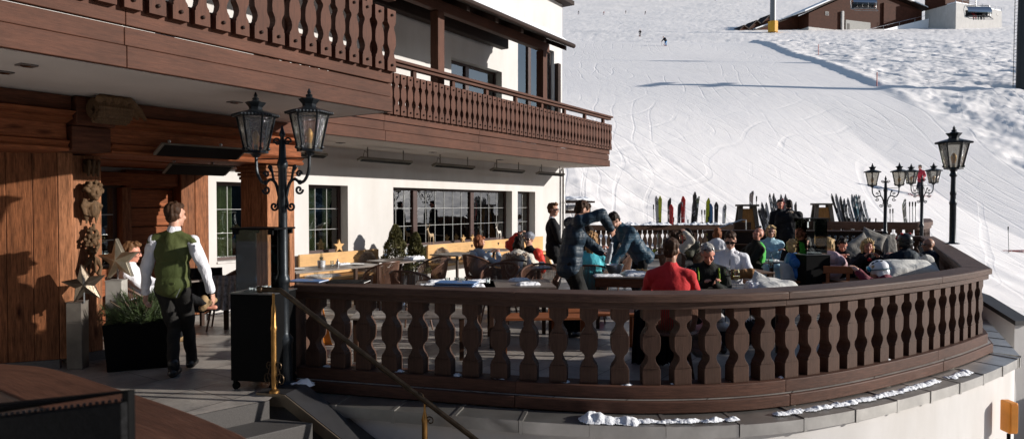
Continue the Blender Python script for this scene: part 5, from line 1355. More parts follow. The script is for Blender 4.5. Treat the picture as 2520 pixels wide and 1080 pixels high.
def person(label, head, face, Y=None, seat=.46, stand=False, ground_z=0., hip=None, lean=None, nod=0, turn=0, roll=0, k=1.0,
           hands=None, jacket=None, jfat=.035, hem=.1, collar=None, trousers=None, skin=None, hair=None, hstyle='short', shoes=None,
           feet=None, seatlabel=True, glasses=None, vest=None, sleeve=None, extras=None, fine=.011, legs=True, hands_fine=False, elbow=None, shrug=(0, 0), wide=1., name='person', group=None, collar_h=.05):
    Hc = px(head[0], head[1], Y) if Y else Vector(head)
    f = Vector((math.cos(R(face)), math.sin(R(face)), 0)); l = Vector((-f.y, f.x, 0)); Z = Vector((0, 0, 1))
    g = empty(name, (Hc.x, Hc.y, ground_z), 0, label, 'person', group); O = Vector(g.location)
    H = Hc - O
    skin = skin or SKIN; jacket = jacket or fabric('black_jacket', (.012, .012, .014)); trousers = trousers or fabric('black_trousers', (.012, .012, .013)); shoes = shoes or M('black_leather', (.015, .014, .013), .35)
    hz_ = (seat+.1) if not stand else .93*k
    if hip is None:
        ln = .1 if lean is None else lean
        hipc = Vector((H.x, H.y, 0)) - f*ln; hipc.z = hz_
    else: hipc = Vector((H.x, H.y, 0)) + f*hip[0] + l*hip[1]; hipc.z = hip[2] if len(hip) > 2 else hz_
    up0 = (H-hipc).normalized(); 
    hf = Matrix.Rotation(R(turn), 3, 'Z') @ f
    hup = (Z*.75+up0*.25).normalized(); Bh = basis(hf, hup); Bh = Bh @ Matrix.Rotation(R(-nod), 3, 'X') @ Matrix.Rotation(R(roll), 3, 'Y')
    neckb = H - Bh.col[2]*.115 - Bh.col[1]*.02 - up0*.065*k
    tl_ = (neckb-hipc).length; up = (neckb-hipc).normalized(); B = basis(f, up); lv, fv, uv = B.col[0], B.col[1], B.col[2]
    def T(a, fw_=0, lat=0): return hipc + uv*(tl_*a) + fv*fw_ + lv*lat
    w_ = wide
    sh = [T(1., .0, s*.178*w_) - uv*.085 + Z*shrug[i] for i, s in enumerate((1, -1))]           # left, right
    # arms
    if hands is None: hands = ((.36, .12, .30), (.36, -.12, .30)) if not stand else ((.04, .26, -.62), (.04, -.26, -.62))
    wr = []; el = []
    for i, s in enumerate((1, -1)):
        h_ = hands[i]
        tgt = (sh[i] + f*h_[0] + l*(h_[1]-s*.0) + Z*h_[2]) if stand or len(h_) == 4 else Vector((hipc.x, hipc.y, 0)) + f*h_[0] + l*h_[1] + Z*(hipc.z+h_[2])
        if stand and len(h_) == 3: tgt = Vector((sh[i].x, sh[i].y, sh[i].z)) + f*h_[0] + l*(h_[1]-s*.185) + Z*h_[2]
        hint = (-f*.3 + l*s*.7 - Z*.8) if not (elbow and elbow[i]) else (f*elbow[i][0]+l*elbow[i][1]+Z*elbow[i][2])
        e, c_ = ik(sh[i], tgt, .29*k, .26*k, hint); el.append(e); wr.append(c_)
    # legs
    kn = []; an = []; hj = []
    for i, s in enumerate((1, -1)):
        hp = hipc + l*s*.09 - Z*.02; hj.append(hp)
        if feet: a = Vector((hipc.x, hipc.y, 0)) + f*feet[i][0] + l*feet[i][1] + Z*(feet[i][2] if len(feet[i]) > 2 else .09)
        elif stand: a = Vector((hipc.x, hipc.y, 0)) + l*s*.1 + f*(.05*s) + Z*.09
        else: a = Vector((hipc.x, hipc.y, 0)) + f*.42 + l*s*.13 + Z*.09
        e, c_ = ik(hp, a, .44*k, .43*k, f + Z*.2); kn.append(e); an.append(c_)
    # --- body: one continuous surface
    b = MB()
    b.ell(T(.0), (.155, .11, .12), B); b.ell(T(.3), (.135, .095, .17), B); b.ell(T(.68, .01), (.155*w_, .105, .19), B); b.ell(T(.84), (.165*w_, .08, .065), B)
    for i in (0, 1): b.cap(T(.98), sh[i], .05, .05)
    b.cap(T(.93), H - Bh.col[2]*.07 - Bh.col[1]*.012, .06, .054)
    hb = MB()
    def Hp(a, fo, u): return H + Bh.col[0]*a + Bh.col[1]*fo + Bh.col[2]*u
    def head_shapes(b):
        b.ell(Hp(0, -.004, .03), (.076, .096, .092), Bh, 18, 12); b.ell(Hp(0, .022, -.05), (.058, .066, .068), Bh, 14, 10); b.ell(Hp(0, .068, -.096), (.024, .02, .018), Bh)
        b.cap(Hp(0, .092, .018), Hp(0, .112, -.026), .009, .014, 8); b.ell(Hp(0, .08, .036), (.05, .016, .011), Bh)
        for s in (-1, 1):
            b.ell(Hp(s*.038, .066, -.024), (.026, .026, .024), Bh); b.ell(Hp(s*.077, -.008, -.004), (.009, .02, .032), Bh); b.ell(Hp(s*.014, .102, -.03), (.009, .01, .008), Bh)
        b.ell(Hp(0, .087, -.058), (.022, .011, .006), Bh); b.ell(Hp(0, .086, -.068), (.019, .011, .007), Bh)
    head_shapes(b)
    for i in (0, 1):
        b.cap(sh[i], el[i], .05*k, .04*k); b.cap(el[i], wr[i], .04*k, .029*k)
        if legs: b.cap(hj[i], kn[i], .078*k, .055*k); b.cap(kn[i], an[i], .052*k, .037*k)
    # hands
    for i, s in enumerate((1, -1)):
        d = (wr[i]-el[i]).normalized(); hn = Z - d*Z.dot(d)
        hn = hn.normalized() if hn.length > .2 else f
        if stand and abs(d.z) > .7: hn = (l*s)
        sd = d.cross(hn).normalized()
        pc = wr[i]+d*.055
        Bq = Matrix((sd, d, hn)).transposed(); b.ell(pc, (.042, .056, .02), Bq); b.cap(wr[i]-d*.02, wr[i]+d*.03, .03, .028)
        for q in range(4):
            x = (-.03+.02*q); L1 = (.04, .046, .043, .034)[q]
            a0 = pc + sd*x + d*.042; a1 = a0 + (d*.85 - hn*.5).normalized()*L1; a2 = a1 + (d*.35-hn*.95).normalized()*L1*.75
            b.cap(a0, a1, .0095, .009, 7); b.cap(a1, a2, .009, .0075, 7)
        # thumb on the inner side of the palm
        ts = -sd if sd.dot(l*(-s)) < 0 else sd
        t0 = pc + ts*.03 - d*.02; t1 = t0 + (ts*.7+d*.7).normalized()*.036; t2 = t1 + (d*.95-hn*.2).normalized()*.03
        b.cap(t0, t1, .0125, .011, 7); b.cap(t1, t2, .0105, .0085, 7)
    if legs:
        for i in (0, 1): b.cap(an[i]-Z*.05, an[i]-Z*.06+f*.13, .035, .03)
    me = remesh(b, fine, 2, 'body'); put('body', me, skin, g, smooth=180)
    # eyes and brows
    e_ = MB()
    for s in (-1, 1): e_.ell(Hp(s*.031, .084, .012), (.012, .008, .007), Bh, 10, 8)
    if glasses != 'sun': e_.build('eyes', EYEM, g, smooth=180)
    # --- clothing
    j = MB(); jf = jfat
    j.ell(T(.02), (.16+jf, .115+jf, .11+hem*.5), B, 16, 10); j.ell(T(.3), (.148+jf, .105+jf*.9, .19), B, 16, 10); j.ell(T(.66, .005), (.162*w_+jf, .115+jf*.8, .2), B, 16, 10); j.ell(T(.83, -.005), (.16*w_+jf, .083+jf*.6, .07), B, 16, 10)
    for i in (0, 1): j.cap(T(.97), sh[i], .058+jf*.3, .055+jf*.6, 12)
    if hem > .12: j.ell(T(-.12), (.17+jf, .12+jf, hem*.8), B, 16, 10)
    sl = MB() if sleeve else j
    for i in (0, 1):
        sl.cap(sh[i], el[i], .054*k+jf*.55, .045*k+jf*.5, 12); sl.cap(el[i], wr[i]-(wr[i]-el[i]).normalized()*.03, .045*k+jf*.5, .036*k+jf*.4, 12)
        sl.ell(sh[i], .058*k+jf*.6)
        d = (wr[i]-el[i]).normalized(); sl.cap(wr[i]-d*.035, wr[i]-d*.012, .037*k+jf*.45, .037*k+jf*.45, 10)
    if collar_h: j.cap(T(.92), T(.95)+ (H-T(.95)).normalized()*collar_h, .072+jf*.35, .066+jf*.3, 14)
    me = remesh(j, .013, 3, 'jacket'); me = wobble(me, .012+.1*jf, 11, (1, 1, .7), seed=Hc.x*3); put('waistcoat' if vest else 'jacket', me, vest or jacket, g, smooth=180)
    if sleeve:
        s2 = sl; s2.ell(T(.83), (.16, .08, .065), B, 16, 10); [s2.cap(T(.97), sh[i], .055, .055, 12) for i in (0, 1)]; s2.ell(T(.6), (.15, .105, .2), B); s2.ell(T(.0), (.14, .1, .12), B); s2.cap(T(.92), T(.95)+(H-T(.95)).normalized()*.06, .07, .066, 14)
        me = remesh(s2, .012, 2, 'shirt'); me = wobble(me, .014, 13, seed=2); put('shirt', me, sleeve, g, smooth=180)
    if legs:
        t = MB(); t.ell(T(-.02), (.16, .115, .125), B, 14, 10)
        for i in (0, 1):
            t.cap(hj[i], kn[i], .09*k, .07*k, 12); t.cap(kn[i], an[i]-(an[i]-kn[i]).normalized()*.0, .068*k, .056*k, 12)
        me = remesh(t, .014, 3, 'trousers'); me = wobble(me, .016, 10, (1, 1, .8), seed=5); put('trousers', me, trousers, g, smooth=180)
        for i in (0, 1):
            s = MB(); a = an[i]; fd = f if feet is None or len(feet[i]) < 4 else (f*math.cos(R(feet[i][3]))+l*math.sin(R(feet[i][3])))
            tz = Vector((0, 0, -.045))
            if feet and len(feet[i]) > 2 and feet[i][2] > .2: fd = (f*.8+Z*.55).normalized()
            s.cap(a+Z*.05, a+tz, .054, .05); s.cap(a+tz-fd*.03, a+tz+fd*.15-Z*.008, .046, .036); s.ell(a+tz+fd*.1, (.045, .045, .035))
            me = remesh(s, .01, 2, 'shoe'); 
            put('shoe', me, shoes, g, smooth=180)
    # --- hair
    if hair is not None and hstyle != 'none':
        h = MB()
        h.ell(Hp(0, -.022, .052), (.083, .098, .09), Bh, 18, 12)
        if hstyle == 'short': h.ell(Hp(0, -.05, .0), (.074, .062, .075), Bh); h.ell(Hp(0, .05, .1), (.06, .04, .03), Bh)
        if hstyle == 'quiff': h.ell(Hp(0, -.05, .0), (.073, .06, .07), Bh); h.ell(Hp(0, .05, .115), (.066, .05, .034), Bh)
        if hstyle in ('bob', 'long', 'curly'):
            h.ell(Hp(0, -.045, -.01), (.088, .07, .1), Bh)
            for s in (-1, 1):
                h.ell(Hp(s*.074, -.012, -.03), (.026, .05, .085), Bh); h.ell(Hp(s*.05, .05, .085), (.04, .04, .03), Bh)
            if hstyle != 'bob': h.ell(Hp(0, -.075, -.1), (.085, .05, .1), Bh)
            if hstyle == 'long': h.ell(Hp(0, -.09, -.2), (.08, .04, .12), Bh)
        if hstyle == 'fringe':
            for k_ in range(26):
                a = R(40 + 280*k_/25) ; h.cap(Hp(.07*math.sin(a), -.01-.08*math.cos(a)*-1*0 + -.02 + .075*math.cos(a)*-1*0, .03), Hp(.082*math.sin(a), -.02+.02*math.cos(a), -.02), .02, .012, 7)
        me = remesh(h, .008, 1, 'hair'); me = wobble(me, .016 if hstyle != 'curly' else .035, 32 if hstyle != 'curly' else 40, (1, 1, .45), seed=Hc.x); put('hair', me, hair, g, smooth=180)
    if glasses:
        q = MB()
        if glasses == 'up': # pushed up on the head
            for s in (-1, 1): q.ell(Hp(s*.034, .072, .118), (.032, .012, .022), Bh @ Matrix.Rotation(R(-40), 3, 'X')); q.tube([Hp(s*.066, .065, .115), Hp(s*.084, -.03, .07), Hp(s*.084, -.06, .04)], .004, 6)
        else:
            for s in (-1, 1):
                if glasses == 'sun': q.ell(Hp(s*.034, .096, .01), (.034, .008, .022), Bh); q.tube([Hp(s*.066, .09, .016), Hp(s*.082, .03, .014), Hp(s*.082, -.02, .008)], .0045, 6)
                else:
                    q.tube([Hp(s*.034+.026*math.cos(a*.52), .1, .008+.018*math.sin(a*.52)) for a in range(13)], .0028, 5); q.tube([Hp(s*.062, .096, .012), Hp(s*.082, .03, .012), Hp(s*.082, -.02, .006)], .0028, 5)
            q.tube([Hp(-.012, .1, .014), Hp(.012, .1, .014)], .004, 6)
        q.build('sunglasses' if glasses in ('sun', 'up') else 'glasses', LENS, g, smooth=60)
    ctx = dict(g=g, H=H, Hp=Hp, Bh=Bh, T=T, B=B, sh=sh, el=el, wr=wr, f=f, l=l, Z=Z, kn=kn, an=an, O=O, hip=hipc)
    if extras: extras(ctx)
    if not stand and seatlabel and Y and Hc.x < 4.2:
        wds = label.split(); dz = seat-.46
        chair((O.x+hipc.x, O.y+hipc.y, 0), face, 'woven chair carrying the ' + ' '.join(wds[:10]))
    return ctx
def cloth(ctx, name, mb, mat, vox=.011, sm=2, wob=.01, ws=14):
    me = remesh(mb, vox, sm, name)
    if wob: me = wobble(me, wob, ws, seed=3)
    return put(name, me, mat, ctx['g'], smooth=180)
def helmet(ctx, mat, mat2, band):
    H, Bh, Hp = ctx['H'], ctx['Bh'], ctx['Hp']
    h = MB(); h.ell(Hp(0, -.012, .05), (.108, .132, .112), Bh, 20, 14); h.ell(Hp(0, -.05, -.02), (.1, .085, .085), Bh)
    for s in (-1, 1): h.ell(Hp(s*.085, .0, -.03), (.028, .055, .06), Bh)
    cut = cloth(ctx, 'helmet', h, mat, .012, 2, 0)
    q = MB()
    pts = [Hp(.112*math.cos(a), -.012+.138*math.sin(a), .035+.03*math.sin(a)) for a in [R(-90+360*k/28) for k in range(29)]]
    q.tube(pts, .017, 8, flat=.4); q.build('goggle_strap', band, ctx['g'], smooth=60)
    q = MB(); q.ell(Hp(0, .115, .065), (.085, .03, .045), Bh); q.build('goggles', mat2, ctx['g'], smooth=60)
    v = MB()
    for s in (-1, 1):
        for k in range(3): v.ell(Hp(s*.05, -.06+.05*k, .145-.012*abs(k-1)), (.012, .024, .012), Bh, 8, 6)
    v.build('vent', BLK, ctx['g'], smooth=60)
    q = MB()
    for s in (-1, 1): q.tube([Hp(s*.085, .0, -.07), Hp(s*.05, .03, -.13), Hp(0, .05, -.14)], .006, 6)
    q.build('chin_strap', BLK, ctx['g'])
F = fabric
WSH = F('white_shirt', (.68, .68, .72), rough=.7, wr=.8)
J_BLUE = F('dark_blue_puffer', (.018, .034, .052), quilt=.4, rough=.5, qs=24, wr=.5)
BLKT = F('black_trousers', (.012, .012, .013))
# 1 waiter in the green waistcoat
def ex1(c):
    q = MB(); q.ell(c['T'](-.02), (.166, .122, .03), c['B'], 16, 8); q.build('belt', BLK, c['g'], smooth=60)
    d = (c['wr'][1]-c['el'][1]).normalized(); w_ = MB(); w_.cap(c['wr'][1]-d*.012, c['wr'][1]+d*.004, .036, .036, 12); w_.build('wristwatch', BLK, c['g'], smooth=60)
    t = MB(); t.box(c['T'](.07, -.128, 0), (.13, .012, .018), rz=0); t.build('waistcoat_strap', F('green_wool', (.06, .075, .022)), c['g'], smooth=0)
    t = MB(); t.box(c['hip'] + c['f']*-.118 - c['l']*.095 + c['Z']*-.06, (.006, .006, .1), ry=R(25)); t.build('pen', STEEL, c['g'], smooth=0)
person('waiter seen from behind in a green waistcoat and white shirt walking past the planter', (432, 530), 98, Y=6.84, stand=True, lean=.0, k=1.0, hip=(-.02, .03, .93), turn=-28,
       hands=((.06, .30, -.53), (.0, -.37, -.52)), elbow=((-.4, .8, 0), (-.5, -.8, 0)), vest=F('green_wool', (.066, .078, .024), wr=.35, var=.05), sleeve=WSH, jfat=.022, hem=.06, trousers=F('charcoal_trousers', (.02, .019, .018)), hair=H_BR, hstyle='short', feet=((.0, .0, .09), (.32, -.07, .1)), fine=.008, extras=ex1, collar_h=.0)
# 2 seated man behind the planter
def ex2(c): pass
person('seated man with glasses and a white shirt behind the planter, boot crossed over his knee', (323, 622), 20, Y=8.3, lean=-.02, nod=8, hands=((.45, .1, .2), (.42, -.12, .18)), jacket=WSH, jfat=.02, trousers=BLKT, skin=SKINR, hair=H_LB, hstyle='quiff', glasses='clear', shoes=M('suede_boot', (.3, .2, .1), .8), feet=((.5, .1, .09), (.80, -.03, .5)), fine=.01)
# 3 to 5 table by the window
def ex3(c):
    q = MB(); q.tube([c['T'](.97)+c['Bh'].col[0]*.075*math.cos(a)+c['Bh'].col[1]*.08*math.sin(a) for a in [k*.45 for k in range(15)]], .03, 8); cloth(c, 'scarf', q, F('royal_blue_scarf', (.03, .1, .33)))
    q = MB(); q.ell(c['T'](.84, -.13), (.13, .06, .1), c['B']); cloth(c, 'hood', q, F('pale_blue_jacket', (.3, .36, .42), rough=.5))
person('woman with auburn bob in a pale blue grey jacket sitting left of the white parka', (1180, 597), 40, Y=12.2, jacket=F('pale_blue_jacket', (.3, .36, .42), rough=.5), hair=H_AU, hstyle='bob', extras=ex3, lean=.02)
def ex4(c):
    q = MB(); rr = random.Random(2)
    for k_ in range(120):
        a = rr.uniform(0, 6.28); q.ell(c['T'](.93, -.06)+c['l']*(.15*math.cos(a))+c['f']*(.13*math.sin(a)-.0)+c['Z']*(rr.uniform(-.03, .03)), rr.uniform(.02, .04), n=8, m=6)
    cloth(c, 'fur_hood', q, FURT, .011, 0, .03, 40)
    q = MB(); q.ell(c['T'](.8, -.13), (.16, .08, .13), c['B']); cloth(c, 'hood', q, F('cream_parka', (.58, .53, .45), rough=.6))
person('person in a cream padded parka with fur trimmed hood, back to us', (1277, 601), 75, Y=11.3, jacket=F('cream_parka', (.58, .53, .45), rough=.6), jfat=.075, hair=H_DK, hstyle='bob', nod=18, extras=ex4, wide=1.05, lean=.08)
def ex5(c):
    H, Hp = c['H'], c['Hp']
    q = MB(); q.ell(Hp(0, -.01, .06), (.092, .11, .09), c['Bh'], 16, 12); cloth(c, 'knit_beanie', q, M('speckled_knit', (.22, .23, .26), .9, var=.6, vs=22))
    q = MB(); q.box(Hp(.0, .07, -.0)-c['Bh'].col[0]*.085, (.03, .09, .15)); q.build('phone', BLK, c['g'], smooth=0, bevel=.006)
    q = MB()
    for i in (0, 1): q.cap(c['sh'][i].lerp(c['el'][i], -.1), c['el'][i], .105, .09); q.cap(c['el'][i], c['el'][i].lerp(c['wr'][i], .85), .088, .07)
    cloth(c, 'red_sleeves', q, F('signal_red', (.55, .035, .015), rough=.5), .012, 2, .02, 14)
person('person in a grey beanie and red and black jacket holding a phone', (1302, 590), 235, Y=12.0, jacket=F('black_jacket', (.012, .012, .014)), jfat=.05, hands=((.3, .2, .2), (.16, -.12, .66)), elbow=(None, (.3, -1, -.5)), hair=H_DK, hstyle='none', glasses='sun', extras=ex5, lean=.0)
# 6 standing man in a dark suit
person('young man in a black suit and sunglasses standing against the white wall', (1361, 517), 5, Y=12.8, stand=True, k=1.0, lean=0, turn=-25, hands=((.05, .24, -.55), (.25, -.12, -.42)), jacket=F('black_suit', (.012, .012, .013)), jfat=.03, hem=.2, collar_h=.0, hair=H_LB, hstyle='quiff', glasses='sun', extras=lambda c: cloth(c, 'shirt_collar', MB().cap(c['T'](.97), c['T'](1.0)+c['Z']*.035, .068, .062, 14), WSH, .01, 1, 0))
# 7 waiter pouring from a bottle
def ex7(c):
    w0, w1 = c['wr']; d = (w1-w0)
    base = w0 + c['f']*.09 + Vector((0, 0, -.14)); top = w1 + c['f']*.06 - Vector((0, 0, .08))
    ax = (top-base).normalized(); b3 = basis(c['f'], ax); L_ = .33
    mb = MB(); mb.lathe([(.036, 0), (.04, .01), (.04, .12), (.03, .15), (.036, .17), (.038, .21), (.022, .27), (.015, .3), (.017, .33)], base, 16, axis=b3)
    o = mb.build('bottle', M('frosted_bottle', (.55, .58, .62), .15, var=.25, vs=30, bump=0, spec=.6), None, smooth=50, loc=c['O']); tag(o, 'clear ribbed bottle held in both hands of the waiter in the blue puffer jacket', 'bottle')
    q = MB(); q.ell(c['hip']+c['f']*.0-c['Z']*.02, (.2, .17, .13), c['B']); q.cap(c['hip']+c['l']*.09, c['kn'][0], .12, .1); q.cap(c['hip']-c['l']*.09, c['kn'][1], .12, .1); cloth(c, 'long_apron', q, F('black_apron', (.016, .016, .015)), .014, 2, .02, 9)
person('waiter in a dark blue puffer jacket opening a bottle with one elbow raised high', (1432, 519), 15, Y=9.0, stand=True, hip=(-.18, -.02, .96), nod=25, k=1.06, shrug=(.07, .10), hands=((.44, .10, -.40), (.44, -.16, -.10)), elbow=((-.2, .4, -1), (.5, -.6, .9)), jacket=J_BLUE, jfat=.055, hem=.16, trousers=BLKT, hair=H_BR, hstyle='short', extras=ex7, fine=.008, wide=1.05)
# 8 second waiter stooping
person('second waiter in a blue puffer jacket bending low over the serving table', (1512, 543), 205, Y=10.6, stand=True, hip=(-.52, 0, .95), nod=38, hands=((.28, .1, -.5), (.2, -.18, -.52)), jacket=F('mid_blue_puffer', (.028, .06, .09), quilt=.4, rough=.5, qs=24), jfat=.05, hem=.13, trousers=BLKT, hair=H_DK, hstyle='short', fine=.01)
# 9 aqua jacket
person('woman with curly blond hair in a bright turquoise jacket sitting behind the pouring waiter', (1455, 592), 80, Y=10.2, jacket=F('turquoise_jacket', (.1, .55, .62), rough=.5), jfat=.04, hem=.14, hair=H_CB, hstyle='curly', lean=.02, trousers=F('magenta_trousers', (.35, .02, .12)))
person('person in dark clothes and sunglasses sitting beyond the stooping waiter', (1513, 601), 215, Y=13.5, jacket=F('black_jacket', (.012, .012, .014)), hair=H_DK, hstyle='bob', glasses='sun', skin=SKINR)
person('dark coated person standing partly hidden behind the pouring waiter', (1437, 536), 200, Y=14.2, stand=True, jacket=F('brown_black_coat', (.03, .022, .018)), hem=.25, hair=H_DK, hstyle='short')
# 12, 13 far table
person('woman with long brown hair in a cream coat, hand raised to her head', (1662, 583), 35, Y=14.0, jacket=F('cream_coat', (.55, .5, .42)), jfat=.06, hair=H_BR, hstyle='long', hands=((.3, .1, .2), (.22, -.16, .62)))
person('man in a camouflage jacket looking down at the far table', (1692, 578), 195, Y=14.6, nod=32, jacket=M('camouflage', (.04, .04, .025), .8, var=.8, vs=9), jfat=.05, hair=H_DK, hstyle='short', lean=.14, glasses='clear')
# 14 red jumper
person('man in a bright red jumper sitting right behind the rail, back to us', (1652, 617), 78, Y=7.0, turn=-14, jacket=F('red_jumper', (.5, .022, .025), rough=.8, wr=.4), jfat=.02, hair=H_BR, hstyle='short', hands=((.42, .16, .24), (.42, -.16, .24)), wide=1.12, skin=SKINT, lean=.03, fine=.01, collar_h=.05)
# 15 grey haired man
def ex15(c):
    q = MB()
    for s in (-1, 1): q.tube([c['T'](.55, .15, s*.12), c['T'](.75, .155, s*.125), c['T'](.93, .075, s*.125), c['T'](.95, -.04, s*.125), c['T'](.7, -.15, s*.12)], .02, 8, flat=.5)
    q.build('rucksack_strap', F('lime_webbing', (.2, .33, .02)), c['g'], smooth=60)
    q = MB(); q.box(c['wr'][1].lerp(c['wr'][0], .5)+c['f']*.09+c['Z']*.05, (.08, .012, .15), rz=R(-60), rx=R(-40)); q.build('phone', BLK, c['g'], smooth=0, bevel=.006)
person('laughing grey haired man with sunglasses on his head and lime green rucksack straps', (1742, 625), 262, Y=8.3, nod=28, jacket=F('black_fleece', (.018, .019, .017)), jfat=.035, hair=H_GR, hstyle='quiff', glasses='up', skin=SKINR, hands=((.36, .05, .24), (.34, -.02, .25)), lean=.16, extras=ex15, fine=.008, roll=-6, wide=1.1)
# 16 white anorak
def ex16(c):
    q = MB(); q.ell(c['T'](.42), (.2, .165, .035), c['B']); cloth(c, 'navy_band', q, F('navy_band', (.02, .02, .035)), .01, 1, .006)
    q = MB(); q.ell(c['T'](.86, -.12), (.13, .07, .1), c['B']); q.cap(c['T'](.95, .02, .08), c['T'](.95, .02, -.08), .05); cloth(c, 'hood', q, F('white_anorak', (.66, .66, .7), rough=.55))
    q = MB(); q.cap(c['hip']+c['f']*.42+c['l']*.28+c['Z']*.26, c['hip']+c['f']*.45-c['l']*.02+c['Z']*.23, .075, .07); cloth(c, 'brown_coat_sleeve', q, F('tan_corduroy', (.22, .1, .03)), .011, 2, .02)
    q = MB(); q.tube([c['T'](.66, .158), c['T'](.92, .1)], .006, 6); q.build('zip', BLK, c['g'])
person('young man in a white anorak and dark sunglasses looking down at his phone', (1797, 592), 250, Y=9.6, nod=22, jacket=F('white_anorak', (.66, .66, .7), rough=.55), jfat=.035, hair=H_BR, hstyle='short', glasses='sun', lean=.08, extras=ex16, hands=((.36, .16, .22), (.36, -.06, .24)), fine=.01)
# 17 bald man with the green vest
def ex17(c):
    q = MB(); q.ell(c['T'](.6, -.06), (.2, .13, .26), c['B']); cloth(c, 'green_back_panel', q, F('bright_green', (.06, .42, .06)), .013, 2, .01)
person('bald man in a dark jacket with a bright green back leaning his head back', (1866, 577), 190, Y=12.0, nod=-32, turn=20, jacket=F('olive_black_jacket', (.022, .02, .014)), jfat=.04, hair=None, skin=SKINR, glasses='up', lean=-.12, extras=ex17)
# 18 pale blue woman with glasses
def ex18(c):
    q = MB(); q.ell(c['T'](.86), (.2, .125, .1), c['B']); cloth(c, 'navy_yoke', q, F('navy_band', (.02, .02, .035)), .012, 2, .01)
person('blonde woman with glasses in an ice blue and navy jacket, arms folded', (1897, 570), 255, Y=13.6, jacket=F('ice_blue_jacket', (.32, .5, .58), rough=.5), jfat=.05, hair=H_BL, hstyle='bob', glasses='clear', hands=((.26, -.1, .3), (.28, .1, .27)), extras=ex18, trousers=F('ice_blue_trousers', (.3, .45, .52)))
# 19 mirrored sunglasses
person('blonde woman in a cobalt blue jacket and mirrored sunglasses left of the far fire column', (1953, 607), 350, Y=11.6, jacket=F('cobalt_jacket', (.02, .12, .36), rough=.5), jfat=.05, hair=H_BL, hstyle='bob', glasses='sun', turn=-15, lean=-.05)
# 20 pink jacket
def ex20(c):
    q = MB(); q.ell(c['T'](.85, -.12), (.16, .08, .13), c['B']); cloth(c, 'hood', q, F('pale_pink_jacket', (.5, .33, .36), rough=.5))
person('blonde woman in a pale pink puffer jacket beside the far fire column', (2040, 603), 75, Y=11.9, turn=-30, jacket=F('pale_pink_jacket', (.5, .33, .36), rough=.5), jfat=.06, hair=H_BL, hstyle='bob', extras=ex20, lean=.05)
person('dark haired guest in a charcoal fleece half seen through the far glass shield', (1983, 597), 230, Y=13.4, jacket=F('charcoal_fleece', (.03, .03, .032)), hair=H_DK, hstyle='bob', skin=SKINR)
# 21
person('dark haired man in black looking at a phone beside the woman with the red scarf', (2073, 603), 250, Y=12.3, nod=28, jacket=F('black_jacket', (.012, .012, .014)), jfat=.045, hair=H_DK, hstyle='short', skin=SKINR, hands=((.34, .04, .24), (.32, -.05, .24)), lean=.06)
# 22
def ex22(c):
    q = MB(); q.tube([c['T'](.97)+c['Bh'].col[0]*.075*math.cos(a)+c['Bh'].col[1]*.085*math.sin(a) for a in [k*.45 for k in range(15)]], .028, 8); q.ell(c['T'](.9, .1), (.06, .05, .05), c['B']); cloth(c, 'scarf', q, F('red_scarf', (.5, .02, .03)))
person('blonde woman with a red scarf and dark coat facing us among the grey cushions', (2135, 607), 255, Y=11.6, jacket=F('dark_coat', (.014, .013, .014)), jfat=.05, hair=H_BL, hstyle='curly', skin=SKINR, extras=ex22)
# 23 child with white helmet
person('child in a white ski helmet with teal goggle strap and maroon jacket behind the rail', (2163, 668), 150, Y=9.3, k=.8, seat=.42, turn=12, nod=14, jacket=F('maroon_jacket', (.13, .01, .025)), jfat=.04, hair=H_BL, hstyle='bob', extras=lambda c: helmet(c, M('white_helmet', (.68, .69, .72), .3, var=.04, bump=0), M('teal_lens', (.05, .3, .45), .08, .6, bump=0), M('teal_strap', (.02, .09, .12), .5)))
# 24 black helmet
def ex24(c):
    helmet(c, M('black_helmet', (.015, .015, .017), .35, bump=0), M('red_trim', (.5, .03, .03), .4), M('black_strap', (.01, .01, .01), .6))
    q = MB()
    for s in (-1, 1): q.ell(c['Hp'](s*.07, -.03, .15), (.02, .03, .018), c['Bh'])
    q.build('red_vents', M('red_trim', (.5, .03, .03), .4), c['g'], smooth=60)
    q = MB(); q.ell(c['T'](.86, -.13), (.13, .07, .1), c['B']); cloth(c, 'hood', q, F('slate_jacket', (.05, .06, .07)))
person('person in a black ski helmet with red details, back to us', (2226, 597), 95, Y=11.2, jacket=F('navy_ski_jacket', (.012, .016, .024)), jfat=.07, hair=H_DK, hstyle='none', extras=ex24, wide=1.2, lean=.08)
person('bald man in sunglasses and a dark navy jacket in the corner of the railing', (2285, 603), 175, Y=12.2, jacket=F('navy_ski_jacket', (.012, .016, .024)), jfat=.05, hair=None, glasses='sun', skin=SKINT, lean=0)
# far standing pair and the woman at the bar
person('man in black standing by the ski stands, face towards us', (1920, 503), 262, Y=18.5, stand=True, ground_z=.1, jacket=F('black_jacket', (.012, .012, .014)), hair=H_DK, hstyle='short', jfat=.04, skin=SKINR, hem=.2)
person('broad man in a black coat standing with his back to us by the ski stands', (1941, 505), 80, Y=17.2, stand=True, ground_z=.1, jacket=F('black_jacket', (.012, .012, .014)), hair=H_DK, hstyle='short', jfat=.09, hem=.3, wide=1.25, extras=lambda c: cloth(c, 'fur_collar', (lambda q: q.tube([c['T'](.98)+c['l']*.09*math.cos(a)+c['f']*.09*math.sin(a) for a in [k*.45 for k in range(15)]], .04, 8))(MB()), FURT, .012, 1, .02, 30))
person('auburn haired guest in white sitting far back by the bar, back to us', (1765, 575), 70, Y=15.5, jacket=F('white_jacket', (.6, .6, .63)), jfat=.04, hair=H_AU, hstyle='bob')
